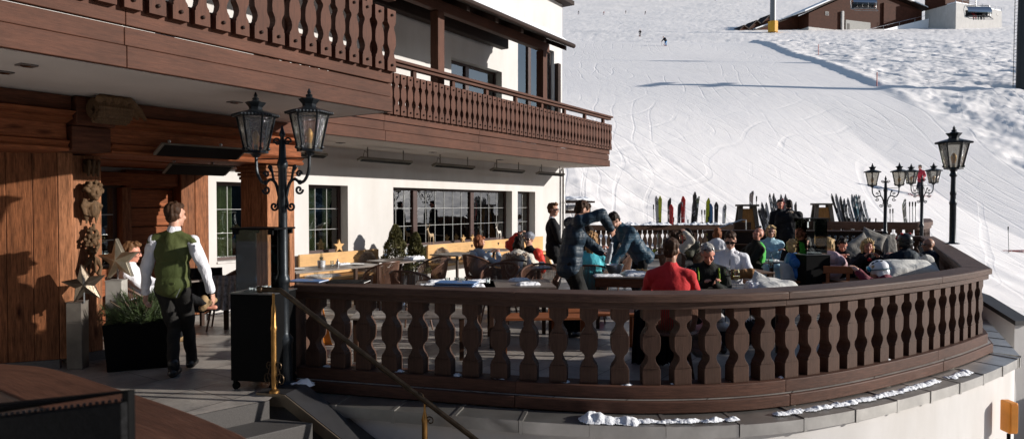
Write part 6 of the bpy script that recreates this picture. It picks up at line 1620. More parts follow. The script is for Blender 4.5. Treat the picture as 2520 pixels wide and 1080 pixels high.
# skiers
def skis_on(c, col=(.3, .05, .05), yaw=0, pole=True):
    q = MB(); f = c['f']; l = c['l']
    for i in (0, 1):
        a = c['an'][i]; a = Vector((a.x, a.y, a.z-.085)); q.tube([a-f*.75, a+f*.7, a+f*.85+Vector((0, 0, .06)), a+f*.9+Vector((0, 0, .12))], [.05, .045, .05, .02], 6, flat=.25)
    q.build('skis', M('ski_red', col, .4), c['g'])
    if pole:
        q = MB()
        for i in (0, 1): w_ = c['wr'][i]; q.tube([w_+Vector((0, 0, .1)), w_-f*.25+Vector((0, 0, -.85))], .012, 6)
        q.build('poles', BLK, c['g'])
def skier(x, y, label, face, jcol, tcol, Y0=30, k=1.0, crouch=0., roll=0, g=None):
    p = gpt(x, y, Y0); hd = Vector((p.x, p.y, p.z+1.62-crouch)) + Vector((roll, 0, 0))
    return person(label, hd, face, stand=True, ground_z=p.z-.0, hip=(-.1-crouch*.5, -roll if abs(roll) > 0 else 0, .9-crouch*.5), hands=((.3, .35, -.35), (.3, -.35, -.35)), jacket=F('skj%d' % int(x), jcol), trousers=F('skt%d' % int(x), tcol), hair=H_DK, jfat=.05, fine=.02, extras=skis_on, name='skier', hstyle='short')
skier(1575, 91, 'lone skier in black standing on the crest of the piste', 250, (.012, .012, .014), (.012, .012, .014), 60)
skier(1638, 114, 'skier in light blue trousers leaning into a turn on the upper piste', 240, (.012, .014, .02), (.08, .3, .6), 60, crouch=.25, roll=-.35)
skier(2263, 484, 'skier in a red jacket gliding behind the far right double lamp', 200, (.45, .03, .05), (.03, .03, .04), 24)
for x, y, c in ((1424, 36, (.01, .01, .012)), (1486, 37, (.35, .03, .03)), (1540, 34, (.05, .05, .05)), (1588, 36, (.05, .03, .02)), (1760, 3, (.03, .03, .04))):
    skier(x, y, 'tiny distant skier %s' % {1424: 'leftmost of the four on the upper slope', 1486: 'in red, second of the four on the upper slope', 1540: 'third of the four on the upper slope', 1588: 'rightmost of the four on the upper slope', 1760: 'at the very top edge of the slope'}[x], 220, c, (.02, .02, .02), 130)
# ------------------------------------------------------------------ far railing, second terrace, bar
fr2 = empty('balustrade', (6, 22, 0), 0, 'straight dark timber railing with slender balusters at the back of the terrace', 'balustrade'); F2 = Vector((6, 22, 0))
p0 = px(1440, 549, 21.5); p1 = px(1850, 553, 22.5); dv2 = (p1-p0); dv2.z = 0; ln2 = dv2.length; dv2.normalize(); dn2 = Vector((-dv2.y, dv2.x, 0)); z1 = 1.11
def fb(name, a, b, z0, z1_, w0, w1, mat):
    mb = MB(); mb.prism([(a, z0), (b, z0), (b, z1_), (a, z1_)], Vector((p0.x, p0.y, 0))+dn2*w0-F2, dv2, (0, 0, 1), dn2*(w1-w0)); return mb.build(name, mat, fr2, smooth=0, fix=True, bevel=.006)
fb('top_rail', 0, ln2, z1-.17, z1, -.12, .14, WD); fb('foot_rail', 0, ln2, .0, .14, -.06, .08, WD)
m2 = MB(); sc_ = 1.0
m2.prism([(x*.82, z) for x, z in tb_outline(.80)], (0, -.03, 0), (1, 0, 0), (0, 0, 1), (0, .06, 0)); me2 = m2.mesh('baluster'); me2.materials.append(WD)
for k in range(int(ln2/.175)):
    o = D.objects.new('baluster', me2); COL.objects.link(o); o.parent = fr2; o.location = Vector((p0.x, p0.y, .14)) + dv2*(.09+.175*k) - F2; o.rotation_euler.z = math.atan2(dv2.y, dv2.x)
# snow along that railing
def snow_ridge(x0, x1, z, r, label, seed):
    y = [p0.lerp(p1, (x-1440)/410.) for x in (x0, x1)]
    o = snow_lump([(q.x, q.y+.02) for q in (y[0], y[0].lerp(y[1], .5), y[1])], r, label, 10, z, seed); o.name = 'snow_bank'; o['category'] = 'snow bank'; del o['group']
snow_ridge(1470, 1650, z1, .15, 'lumpy snow heaped along the left part of the back railing', 3)
snow_ridge(1655, 1835, z1, .10, 'thinner snow lying along the right part of the back railing', 4)
# bar counter along the return rail
q1 = px(1742, 566, 18.6); q2 = px(2180, 572, 17.9)
bar = empty('bar_counter', ((q1.x+q2.x)/2, 18.4, 0), 0, 'long dark timber bar counter behind the lounge guests', 'counter'); BO = Vector(bar.location)
dvb = (q2-q1); dvb.z = 0; lb_ = dvb.length; dvb.normalize(); dnb = Vector((-dvb.y, dvb.x, 0)); zb = 1.06
mb = MB(); mb.prism([(0, .0), (lb_, .0), (lb_, zb-.05), (0, zb-.05)], Vector((q1.x, q1.y, 0))-BO, dvb, (0, 0, 1), dnb*.05); mb.build('front_panel', WK, bar, smooth=0, fix=True)
mb = MB(); mb.prism([(-.05, zb-.05), (lb_+.05, zb-.05), (lb_+.05, zb), (-.05, zb)], Vector((q1.x, q1.y, 0))-dnb*.05-BO, dvb, (0, 0, 1), dnb*.5); mb.build('counter_top', WD, bar, smooth=0, fix=True, bevel=.005)
mb = MB(); mb.prism([(0, .66), (lb_, .66), (lb_, .69), (0, .69)], Vector((q1.x, q1.y, 0))-dnb*.3-BO, dvb, (0, 0, 1), dnb*.29); mb.build('shelf', WD, bar, smooth=0, fix=True)
for i in range(10):
    q = q1.lerp(q2, .64+.033*i); o = wine_glass(Vector((q.x, q.y-.16, .692)), 'wine glass on the bar shelf above the man in black, %s from the left' % ('first', 'second', 'third', 'fourth', 'fifth', 'sixth', 'seventh', 'eighth', 'ninth', 'tenth')[i], False, 1.2)
mb = MB(); a = px(1770, 560, 19.6); b = px(1825, 541, 19.6); c_ = px(1836, 541, 19.6); mb.tube([a, b, c_, Vector((c_.x, c_.y, c_.z-.4))], .02, 8); mb.tube([Vector((a.x, a.y, a.z-.3)), a], .02, 8)
loc = Vector((b.x, b.y, .8)); mb.v = [(x-loc.x, y-loc.y, z-loc.z) for x, y, z in mb.v]; o = mb.build('steel_handrail', STEEL, None, loc=loc); tag(o, 'short bright steel handrail sloping above the bar', 'handrail')
p = px(1826, 556, 19.8); g = empty('counter_sign', p, 0, 'small brown notice box beside the steel handrail', 'sign'); mb = MB(); mb.box((0, 0, -.1), (.5, .12, .42)); mb.build('box', WD, g, smooth=0)
# second terrace to the right rear
st = empty('balustrade', (14, 21, 0), 0, 'second weathered curved railing of the rear terrace below the ski rack', 'balustrade'); SO = (14, 21, 0)
path2 = spline([(px(1990, 552, 21.5).x, 21.5), (px(2150, 552, 20.6).x, 20.6), (px(2255, 552, 19.9).x, 19.9), (px(2290, 550, 20.2).x, 20.4), (px(2296, 548, 22).x, 22.0), (px(2290, 548, 26).x, 26)], 6)
zt2 = 1.75-(547-505)/1650*20.2
for nm, sec, mt in (('top_rail', [(0, zt2-.13), (0, zt2-.01), (-.02, zt2), (-.32, zt2), (-.32, zt2-.13)], WR), ('under_rail', [(-.04, zt2-.22), (-.04, zt2-.131), (-.28, zt2-.131), (-.28, zt2-.22)], WR), ('foot_rail', [(-.04, zt2-1.05), (-.04, zt2-.9), (-.28, zt2-.9), (-.28, zt2-1.05)], WR)):
    mb = MB(); mb.sweep(path2, sec); shift(mb, SO); mb.build(nm, mt, st, smooth=30, fix=True)
pts = resample(off(path2, -.155), .28)
for p, q in zip(pts[:-1], pts[1:]):
    o = D.objects.new('baluster', me_tb); COL.objects.link(o); o.parent = st; o.location = (p.x-SO[0], p.y-SO[1], zt2-.905); o.rotation_euler.z = math.atan2(q.y-p.y, q.x-p.x)
mb = MB(); mb.sweep(path2, [(.1, zt2-4), (.1, zt2-1.06), (-.35, zt2-1.06), (-.35, zt2-4)]); shift(mb, SO); mb.build('base_wall', PL, st, smooth=30, fix=True)
# ------------------------------------------------------------------ skis
SKM = {}
def skim(c):
    k = 'ski_%d_%d_%d' % tuple(int(q*100) for q in c)
    if k in MC: return MC[k]
    m, nt, b = _nt(k); r = rnd(nt); v = coords(nt, 'Object', (9, 9, 2.4))
    va = nt.nodes.new('ShaderNodeVectorMath'); va.operation = 'ADD'; nt.links.new(v, va.inputs[0]); nt.links.new(r, va.inputs[1])
    f = nz(nt, va.outputs[0], 1.3, 2, .4); lum = sum(c)/3
    acc = (.55, .55, .55) if lum < .2 else (.02, .02, .02)
    nt.links.new(ramp(nt, f, [(.0, mul(c, .7)), (.56, c), (.57, acc), (.62, acc), (.63, mul(c, .6))]), b.inputs['Base Color']); b.inputs['Roughness'].default_value = .3
    MC[k] = m; return m
def ski_pair(p, top, c1, label, lean=0, yaw=0, poles=0, split=.05, c2=None, tip=True, wd=.066, leany=.0):
    lean += random.gauss(0, .02)
    g = empty('ski_pair', p, yaw, label, 'skis', 'skis standing in the snow by the terrace'); L_ = top
    for i, sg in enumerate((-1, 1)):
        mb = MB(); pr = []
        n = 16
        for k in range(n+1):
            q = k/n; x = (sg*(split*q*.6+.012) if split > .06 else sg*.01) + lean*q*L_; w_ = wd*(1-.25*math.sin(q*math.pi)); y = leany*q*L_ + (sg*.022 if split <= .06 else 0) + (.0 if q < .88 else sg*.0-(.09*((q-.88)/.12)**2))
            if q > .93: w_ *= math.sqrt(max(.03, 1-((q-.93)/.07)**2))
            pr.append((x, y, q*L_, w_))
        vs = []
        for x, y, z, w_ in pr: vs += [(x-w_, y-.012, z), (x+w_, y-.012, z), (x+w_, y+.012, z), (x-w_, y+.012, z)]
        mb.add(vs, [(k*4+j, k*4+(j+1) % 4, k*4+4+(j+1) % 4, k*4+4+j) for k in range(n) for j in range(4)] + [(3, 2, 1, 0), tuple(4*n+j for j in range(4))])
        s = mb.build('ski', skim(c1 if i == 0 or c2 is None else c2), g, smooth=0)
        q = .42; b = MB(); x = (sg*(split*.6*q+.012) if split > .06 else sg*.03)+lean*q*L_
        b.box((x, leany*q*L_-.04, L_*.36), (.07, .06, .09)); b.box((x, leany*q*L_-.045, L_*.5), (.07, .07, .1)); b.box((x, leany*q*L_-.02, L_*.43), (.05, .03, .2)); b.build('binding', BLK, s, smooth=0, bevel=.008)
    for k in range(poles):
        mb = MB(); x = .16+.05*k; mb.tube([(x, 0, 0), (x+.02+lean*1., 0, 1.15)], .009, 6); mb.cap((x+.02+lean*1., 0, 1.08), (x+.023+lean*1., 0, 1.22), .018, .02); mb.lathe([(.04, .08), (.04, .085)], (x, 0, 0), 10); mb.build('pole', BLK, g)
    return g
zs = .62
def ski_at(x, ytop, c, label, lean=0, Y=23.2, poles=0, base=548, **kw):
    p = px(x, base, Y); tp = px(x, ytop, Y); z0 = float(gz(p.x, p.y))-.12; p.z = z0
    return ski_pair(p, tp.z-z0, c, label, lean, random.uniform(-.5, .5), poles, **kw)
BK, RD, YL, WH, BU, OR = (.02, .02, .022), (.5, .03, .03), (.5, .55, .04), (.6, .6, .6), (.06, .17, .42), (.5, .15, .05)
ski_at(1622, 482, (.45, .45, .46), 'white and lime pair of skis standing with tips apart, leftmost in the snow', -.02, c2=YL, split=.09)
ski_at(1646, 487, BK, 'black pair of skis left of the short red pair', .0, poles=1); ski_at(1652, 503, RD, 'short plain red pair of skis', .0, Y=23.0)
ski_at(1667, 496, (.05, .04, .05), 'dark patterned skis with poles right of the short red pair', .03, poles=2)
ski_at(1678, 483, RD, 'tall red pair of skis with red poles', .05, poles=1); ski_at(1697, 489, BK, 'black pair of skis leaning right, next to the tall red pair', .09)
ski_at(1706, 483, (.03, .04, .02), 'black and lime skis leaning right, inner of the leaning group', .07, c2=(.25, .3, .03)); ski_at(1714, 472, (.06, .055, .05), 'tallest dark skis with poles in the leaning group', -.02, poles=2)
ski_at(1737, 487, YL, 'black tipped yellow-green pair of skis standing alone', .0, c2=BK); ski_at(1752, 501, BU, 'blue pair of skis', .01); ski_at(1761, 497, BK, 'black pair of skis between the blue and the white pair', .01); ski_at(1778, 502, WH, 'white pair of skis with yellow edges, rightmost of the row', .02, c2=YL, poles=1)
def poles_at(x, ytop, Y, label, n=2, base=548):
    p = px(x, base, Y); z0 = float(gz(p.x, p.y))-.1; tp = px(x, ytop, Y); h = tp.z-z0; g = empty('ski_poles', (p.x, p.y, z0), 0, label, 'ski poles', 'ski poles stuck in the snow')
    for k in range(n):
        mb = MB(); x_ = .1*k; mb.tube([(x_+.05, 0, 0), (x_, 0, h)], .01, 6); mb.cap((x_, 0, h-.1), (x_, 0, h+.03), .02, .024); mb.lathe([(.045, .12), (.045, .125)], (x_+.04, 0, 0), 10); mb.build('pole', BLK, g)
poles_at(1608, 507, 23.4, 'pair of ski poles standing left of the white and lime skis'); poles_at(1727, 520, 22.8, 'single pair of ski poles right of the tallest dark skis'); poles_at(2190, 517, 24, 'pair of ski poles between the two double lamps')
# wooden ski stands
def ski_stand(x, y0, y1, Y, label, seed, nsk, wpx):
    p = px(x, y1, Y); top = px(x, y0, Y); h = top.z+.0; g = empty('ski_stand', (p.x, p.y, 0), R(-6), label, 'ski stand', 'wooden ski stands'); grey = wood('grey_timber', (.14, .12, .1), 'Z', rough=.8)
    w0, w1 = .38, .2
    for sy in (-1, 1):
        mb = MB()
        for sx in (-1, 1): mb.prism([(sx*w0-.06, 0), (sx*w0+.06, 0), (sx*w1+.06, h), (sx*w1-.06, h)], (0, sy*.32, 0), (1, 0, 0), (0, -sy*.12, 1), (0, .06, 0))
        mb.build('frame', grey, g, smooth=0, fix=True)
        mb = MB(); mb.prism([(-w0+.06, .25), (w0-.06, .25), (w1-.06, h-.08), (-w1+.06, h-.08)], (0, sy*.3, 0), (1, 0, 0), (0, -sy*.12, 1), (0, .02, 0)); mb.build('panel', wood('honey_panel', (.36, .17, .05), 'Z', rough=.5), g, smooth=0, fix=True)
    mb = MB(); mb.box((0, 0, h+.02), (.6, .5, .06)); mb.build('top_board', grey, g, smooth=0)
    rr = random.Random(seed)
    for k in range(nsk):
        cx = p.x + .5 + (wpx*Y/1650)*(k+.5)/nsk; hh = rr.uniform(1.5, 2.05); cc = rr.choice([BK, (.06, .06, .07), WH, (.03, .035, .045), (.3, .33, .36), RD if seed == 1 else (.04, .11, .14), BK, (.4, .4, .42)])
        q = Vector((cx+.3, p.y+rr.uniform(-.25, .35), .1)); pos = ('first', 'second', 'third', 'fourth', 'fifth', 'sixth', 'seventh', 'eighth', 'ninth', 'tenth', 'eleventh', 'twelfth')[k]
        ski_pair(q, hh, cc, '%s pair of skis from the left leaning right of the %s ski stand' % (pos, 'nearer left' if seed == 1 else 'right hand'), rr.uniform(-.32, -.14), rr.uniform(-.3, .3), 1, leany=rr.uniform(-.05, .1), wd=.042, split=.09, c2=rr.choice([BK, (.2, .2, .21), WH]))
ski_stand(1838, 507, 562, 20.6, 'wooden ski stand with honey coloured panel, left of the two men in black', 1, 11, 78)
ski_stand(2024, 504, 548, 21.5, 'wooden ski stand with honey coloured panel, right of the two men in black', 2, 12, 78)
p = px(1848, 470, 20.8); q = Vector((p.x, p.y, .8)); ski_pair(q, p.z-.8, (.12, .1, .1), 'tall dark skis rising above the left ski stand', .0, .2, 1)
q = px(2250, 548, 23); q.z = float(gz(q.x, q.y))-.1; ski_pair(q, 1.75-(490-505)/1650*23-q.z, (.06, .06, .055), 'dark skis and splayed poles propped together left of the farthest lamp', -.16, .3, 2, c2=(.3, .3, .03))
poles_at(2238, 500, 23, 'splayed ski poles propped beside the dark skis left of the farthest lamp', 3)
poles_at(2480, 560, 30, 'ski poles with skis lying beside them on the snow at the right edge', 1, 625)
p = gpt(2500, 620, 15, 60); mb = MB(); mb.box((0, 0, .05), (1.5, .1, .03), rz=.1); mb.box((.1, .12, .06), (1.5, .1, .03), rz=.15); o = mb.build('lying_skis', skim((.25, .03, .03)), None, smooth=0, loc=p); tag(o, 'pair of dark red skis lying flat on the snow at the right edge', 'skis')
# shed behind the corner
p = px(1415, 520, 26); g = empty('shelter', (p.x, p.y, 1.0), 0, 'small snow covered lean-to roof right of the hotel corner', 'shelter')
zz = px(1415, 497, 26).z-1.0
mb = MB(); mb.box((0, 0, zz), (1.4, 1.2, .07)); mb.build('roof', WK, g, smooth=0); mb = MB(); mb.box((-.05, 0, zz-.5), (1.1, .9, .35)); mb.build('beam', WD, g, smooth=0)
for x in (-.45, .5):
    mb = MB(); mb.box((x, -.5, zz/2-.2), (.08, .08, zz+.3)); mb.build('post', WK, g, smooth=0)
me = remesh(MB().ell((0, 0, 0), (.68, .58, .13)), .03, 1); wobble(me, .05, 5); put('snow_cap', me, SNOWP, g, smooth=180, loc=(0, 0, zz+.08))
# ------------------------------------------------------------------ lift station, tower, chairs
stc = wood('station_cladding', (.075, .026, .014), 'X', rough=.7, var=.2, grain=.35)
b = gpt(1990, 75, 90, 200); an_ = R(20); cs, sn2 = math.cos(an_), math.sin(an_)
sta = empty('lift_station', b, an_, 'brown timber lift station with snowy low gable roof on the upper slope', 'station building')
def lx(x, y):
    "local x and z on the station front for photo pixel"
    a = (x-1260)/FOC; wq = (b.y*a-b.x)/(cs-a*sn2); Y = b.y+wq*sn2; return wq, px(x, y, Y).z-b.z
W1 = lx(2262, 60)[0]; ax_, az = lx(2128, -34); rx_, rz_ = lx(2270, 27); ex_, ez_ = lx(1968, 36); Dp = 7.0
mb = MB(); mb.prism([(0, 1.0), (W1, 1.0), (W1, rz_-.1), (ax_, az-.35), (0, ez_+.55)], (0, 0, 0), (1, 0, 0), (0, 0, 1), (0, Dp, 0)); mb.build('walls', stc, sta, smooth=0, fix=True)
mb = MB(); mb.b2((.03, .03, -3), (W1-.03, Dp, .99)); mb.build('base', PL, sta, smooth=0)
for pr in ([(ax_, az), (rx_, rz_), (rx_, rz_+.4), (ax_, az+.4)], [(ax_, az), (ex_, ez_), (ex_, ez_+.4), (ax_, az+.4)]):
    mb = MB(); mb.prism(pr, (0, -1.4, 0), (1, 0, 0), (0, 0, 1), (0, Dp+2, 0)); mb.build('roof', WK, sta, smooth=0, fix=True)
    mb = MB(); mb.prism([(x, z+(.41 if k < 2 else .5)) for k, (x, z) in enumerate(pr)], (0, -1.25, 0), (1, 0, 0), (0, 0, 1), (0, Dp+1.7, 0)); mb.build('roof_snow', SNOWP, sta, smooth=0, fix=True, bevel=.12)
for x_, y_ in ((2030, 34), (2206, 37)):
    x, z = lx(x_, y_); mb = MB(); mb.box((x, -.04, z), (1.3, .1, 1.1)); f_ = mb.build('window', M('pale_frame', (.4, .36, .33), .6), sta, smooth=0)
    mb = MB()
    for i in (-1, 0, 1):
        for j in (-1, 0, 1): mb.box((x+.4*i, -.1, z+.34*j), (.3, .02, .25))
    mb.build('pane', LENS, f_, smooth=0)
x0, z0 = lx(2075, 50); x1, z1_ = lx(2135, 76)
mb = MB(); mb.b2((x0, -.3, -1.5), (x1, -.02, z0)); mb.build('door_surround', M('grey_concrete', (.34, .33, .31), .8), sta, smooth=0)
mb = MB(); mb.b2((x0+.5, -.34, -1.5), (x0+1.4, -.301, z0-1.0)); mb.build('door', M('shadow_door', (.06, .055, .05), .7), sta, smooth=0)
x0, z0 = lx(2064, 29); mb = MB(); mb.b2((x0, -.6, -1.5), (x0+.7, -.05, z0)); mb.build('white_pillar', PL, sta, smooth=0)
x0, _ = lx(2166, 30); mb = MB(); mb.prism([(x0, 1.01), (W1-.5, 1.01), (W1-.5, rz_-.3), (x0, lx(2166, 8)[1])], (0, -.5, 0), (1, 0, 0), (0, 0, 1), (0, .48, 0)); mb.build('side_bay', stc, sta, smooth=0, fix=True)
# long lean-to roof falling to the left, with two little gables
lx2 = [lx(1832, 84), lx(1990, 30)]
mb = MB(); mb.prism([(.0, -2), (.0, lx2[1][1]), (lx2[0][0], lx2[0][1]-.2), (lx2[0][0], -2)], (0, 4, 0), (1, 0, 0), (0, 0, 1), (0, 5, 0)); mb.build('annex_wall', stc, sta, smooth=0, fix=True)
mb = MB(); mb.prism([(.0, lx2[1][1]+.02), (lx2[0][0]-.8, lx2[0][1]-.4), (lx2[0][0]-.8, lx2[0][1]), (.0, lx2[1][1]+.4)], (0, 3.2, 0), (1, 0, 0), (0, 0, 1), (0, 6, 0)); mb.build('annex_roof', WK, sta, smooth=0, fix=True)
mb = MB(); mb.prism([(.0, lx2[1][1]+.41), (lx2[0][0]*.72, lx2[0][1]*.72+lx2[1][1]*.28+.41), (lx2[0][0]*.72, lx2[0][1]*.72+lx2[1][1]*.28+.75), (.0, lx2[1][1]+.9)], (0, 3.4, 0), (1, 0, 0), (0, 0, 1), (0, 5.6, 0)); mb.build('annex_snow', SNOWP, sta, smooth=0, fix=True, bevel=.1)
for x_, y_ in ((1853, 53), (1884, 41), (1917, 27)):
    x, z = lx(x_, y_)
    mb = MB(); mb.prism([(x-2.2, z-4), (x+1.8, z-4), (x+1.8, z-1.3), (x, z-.25), (x-2.2, z-2.2)], (0, 4.6, 0), (1, 0, 0), (0, 0, 1), (0, 4, 0)); mb.build('dormer', stc, sta, smooth=0, fix=True)
    for pr in ([(x, z-.2), (x-2.9, z-2.9), (x-2.9, z-2.6), (x, z+.1)], [(x, z-.2), (x+2.2, z-1.5), (x+2.2, z-1.2), (x, z+.1)]):
        mb = MB(); mb.prism(pr, (0, 4.1, 0), (1, 0, 0), (0, 0, 1), (0, 4.4, 0)); mb.build('dormer_roof', WK, sta, smooth=0, fix=True)
b = gpt(2352, 66, 90, 200); ub = empty('upper_station', b, R(24), 'white concrete lift building with brown timber top at the upper right', 'station building'); k_ = b.y/119
cs, sn2 = math.cos(R(24)), math.sin(R(24)); we, ze = lx(2458, 12); zc = lx(2352, 8)[1]
mb = MB(); mb.b2((0, 0, -2), (we, 9.5, zc)); mb.build('base', PL, ub, smooth=0)
mb = MB(); mb.b2((-.3, 3.0, zc+.01), (we*.5, 9.4, zc+4)); mb.build('timber_top', stc, ub, smooth=0)
mb = MB(); mb.b2((.2, .2, zc+.01), (we, 2.9, zc+.4)); mb.build('roof_snow', SNOWP, ub, smooth=0, bevel=.1)
mb = MB()
for i in range(8): mb.tube([(we*i/7, .1, zc), (we*i/7, .1, zc+1.1)], .05, 6)
mb.tube([(0, .1, zc+1.1), (we, .1, zc+1.1)], .05, 6); mb.build('guard_rail', STEEL, ub)
x, z = lx(2447, 36); mb = MB(); mb.box((x, -.03, z), (.9, .05, .7)); mb.build('vent', M('vent_grey', (.25, .24, .23), .6), ub, smooth=0)
x, z = lx(2190, 66); mb = MB(); mb.prism([(-1, -2), (-.2, zc*.62), (x, z-.2), (x, -3)], (0, 8.0, 0), (1, 0, 0), (0, 0, 1), (0, 3, 0)); mb.build('snowy_stair', SNOWP, ub, smooth=0, fix=True)
mb = MB()
for y in (7.9, 10.9):
    mb.tube([(x, y, z+1), (-.3, y, zc*.62+1.1)], .06, 6)
    for i in range(5): q = i/4.; mb.tube([(x*(1-q), y, z*(1-q)+zc*.6*q-.3), (x*(1-q), y, z*(1-q)+zc*.6*q+1.05)], .05, 6)
mb.build('stair_rail', STEEL, ub)
b = gpt(1902, 81, 80, 200); lt = empty('lift_tower', b, 0, 'grey lift tower with yellow padding at its foot', 'lift tower')
mb = MB(); mb.lathe([(.85, -1), (.78, 4), (.7, 16)], n=18); mb.build('mast', M('galvanised', (.2, .2, .2), .5, .5), lt)
mb = MB(); mb.lathe([(1.35, 0), (1.35, 2.9), (1.0, 2.95)], n=8); mb.build('padding', M('yellow_pad', (.65, .33, .02), .6), lt, smooth=30)
mb = MB(); mb.b2((-4, -.3, 15.6), (4, .3, 16.2)); mb.build('crossarm', M('galvanised', (.2, .2, .2), .5, .5), lt, smooth=0)
b = gpt(2520, 216, 40, 120); rt = empty('lift_tower', b, 0, 'dark steel lift tower with ladder at the right edge of the slope', 'lift tower')
mb = MB(); mb.lathe([(.62, -1), (.58, 5), (.5, 9.5)], n=16); mb.build('mast', M('dark_steel', (.03, .032, .035), .5, .5), rt)
mb = MB()
for y in (-.25, .25): mb.tube([(-.8, y, 0), (-.72, y, 9)], .025, 6)
for k in range(30): mb.tube([(-.8, -.25, .3*k), (-.8, .25, .3*k)], .015, 5)
mb.build('ladder', M('dark_steel', (.03, .032, .035), .5, .5), rt)
mb = MB(); mb.b2((-3, -.3, 9), (3, .3, 9.5)); mb.b2((-3.2, -1.6, 9.2), (-2.7, 1.6, 9.6)); mb.b2((2.7, -1.6, 9.2), (3.2, 1.6, 9.6)); mb.build('crossarm', M('dark_steel', (.03, .032, .035), .5, .5), rt, smooth=0)
def lift_chair(loc, label, people=0):
    g = empty('chairlift_chair', loc, R(4), label, 'lift chair', 'chairs hanging from the lift'); dk = M('chair_dark', (.03, .03, .032), .4, .4)
    mb = MB(); mb.tube([(0, .2, .9), (0, .3, 3.0), (0, 0, 4.0)], .06, 8); mb.tube([(-1.5, 0, .95), (1.5, 0, .95)], .05, 8)
    for s in (-1, 1): mb.tube([(s*1.5, 0, .95), (s*1.62, .0, .4), (s*1.55, -.1, -.5), (s*1.45, -.5, -.62)], .045, 8)
    mb.build('frame', M('chair_grey', (.25, .25, .25), .4, .5), g)
    mb = MB()
    for k in range(4): mb.box((-1.05+.7*k, .05, 0), (.66, .1, .75)); mb.box((-1.05+.7*k, -.25, -.42), (.66, .55, .1))
    mb.build('seat', dk, g, smooth=0, bevel=.03)
    mb = MB(); n = 10; vs = []
    for k in range(n+1):
        a = R(10+95*k/n); vs += [(-1.5, .35-.85*math.sin(a), .05+.85*math.cos(a)), (1.5, .35-.85*math.sin(a), .05+.85*math.cos(a))]
    mb.add(vs, [(2*k, 2*k+1, 2*k+3, 2*k+2) for k in range(n)]); mb.build('weather_bubble', glass('smoked_bubble', (.3, .32, .33), .5, mn=.0), g, smooth=60)
    mb = MB(); mb.tube([(-1.45, -.75, -.85), (1.45, -.75, -.85)], .03, 6)
    for s in (-1, 1): mb.tube([(s*1.5, 0, -.3), (s*1.45, -.75, -.85)], .03, 6)
    mb.build('foot_bar', M('chair_grey', (.25, .25, .25), .4, .5), g)
    if people:
        mb = MB()
        for k, x in enumerate((-.3, .15, .5)[:people]): 
            mb.cap((x, -.5, -.4), (x, -.62, -.95), .11, .09); mb.cap((x, -.1, -.25), (x, -.5, -.36), .12, .1); mb.cap((x, -.1, -.3), (x, -.05, .25), .2, .17); mb.ell((x, -.1, .55), .14); mb.cap((x, -.62, -.95), (x, -.85, -1.0), .09, .07)
        o = put('person', remesh(mb, .03, 2), F('chair_riders', (.2, .02, .025)), None, smooth=180, loc=loc, rz=R(4)); tag(o, 'riders in red and dark ski wear sitting on the right lift chair', 'people')
    return g
lift_chair(px(2124, 14, 82), 'empty lift chair with dark bubble hanging over the station door'); lift_chair(px(2404, 34, 80), 'lift chair with smoked bubble carrying riders before the white building', 0)
c = px(2404, 34, 80)
for i, (x, jc) in enumerate(((-.45, (.4, .03, .03)), (.1, (.02, .02, .025)), (.5, (.03, .02, .02)))):
    person('rider %s on the right lift chair, %s' % (('leftmost', 'middle', 'rightmost')[i], ('in red trousers', 'in black', 'in dark brown')[i]), c+Vector((x, -.05, .55)), 262, seat=.44, ground_z=c.z-.85, jacket=F('rider%d' % i, jc), trousers=F('ridert%d' % i, jc), hair=H_DK, fine=.02, jfat=.05, hstyle='short')
lift_chair(px(2640, 40, 78), 'lift chair just beyond the right edge of the picture')
mb = MB(); a = px(2124, 14, 82)+Vector((0, 0, 4.0)); b = px(2404, 34, 80)+Vector((0, 0, 4.0)); d = (b-a)
mb.tube([a-d*2-a, Vector((0, 0, 0)), b-a, b+d*2-a], .025, 6); o = mb.build('lift_cable', BLK, None, loc=a); tag(o, 'steel haul cable of the chairlift', 'cable')
# piste marker poles
for x, y0, y1, lb in ((2014, 110, 136, 'upper'), (2158, 178, 213, 'lower')):
    b = gpt(x, y1, 40, 150); t = px(x, y0, b.y); mb = MB(); mb.tube([(0, 0, -.2), (0, 0, t.z-b.z)], .045, 6); o = mb.build('marker_pole', M('marker_red', (.4, .08, .06), .6), None, loc=b); tag(o, 'thin reddish piste marker pole, %s of the two on the snow edge' % lb, 'pole', 'piste marker poles')
# parked dark car below the terrace
car = empty('parked_car', (9.35, 11.2, -2.62), R(84), 'dark parked car half hidden beyond the right end of the curved wall', 'car'); paint = M('dark_car_paint', (.012, .018, .02), .18, .3, var=.2, bump=0, spec=.6)
prof = [(-2.1, .3), (2.1, .3), (2.2, .55), (2.1, .85), (1.2, 1.0), (.55, 1.42), (-1.1, 1.46), (-1.9, 1.05), (-2.15, .95), (-2.2, .5)]
mb = MB(); mb.prism(prof, (0, -.85, 0), (1, 0, 0), (0, 0, 1), (0, 1.7, 0)); mb.build('body', paint, car, smooth=40, fix=True, bevel=.09)
for sg in (-1, 1): mb = MB(); mb.prism([(.95, 1.02), (.48, 1.35), (-.1, 1.38), (-.1, 1.0)], (0, sg*.856-.002, 0), (1, 0, 0), (0, 0, 1), (0, .004, 0)); mb.prism([(-.16, 1.0), (-.16, 1.38), (-1.0, 1.38), (-1.5, 1.05)], (0, sg*.856-.002, 0), (1, 0, 0), (0, 0, 1), (0, .004, 0)); mb.build('side_windows', LENS, car, smooth=0, fix=True)
mb = MB(); mb.prism([(1.22, 1.015), (.57, 1.43), (.59, 1.445), (1.25, 1.03)], (0, -.75, 0), (1, 0, 0), (0, 0, 1), (0, 1.5, 0)); mb.build('windscreen', LENS, car, smooth=0, fix=True)
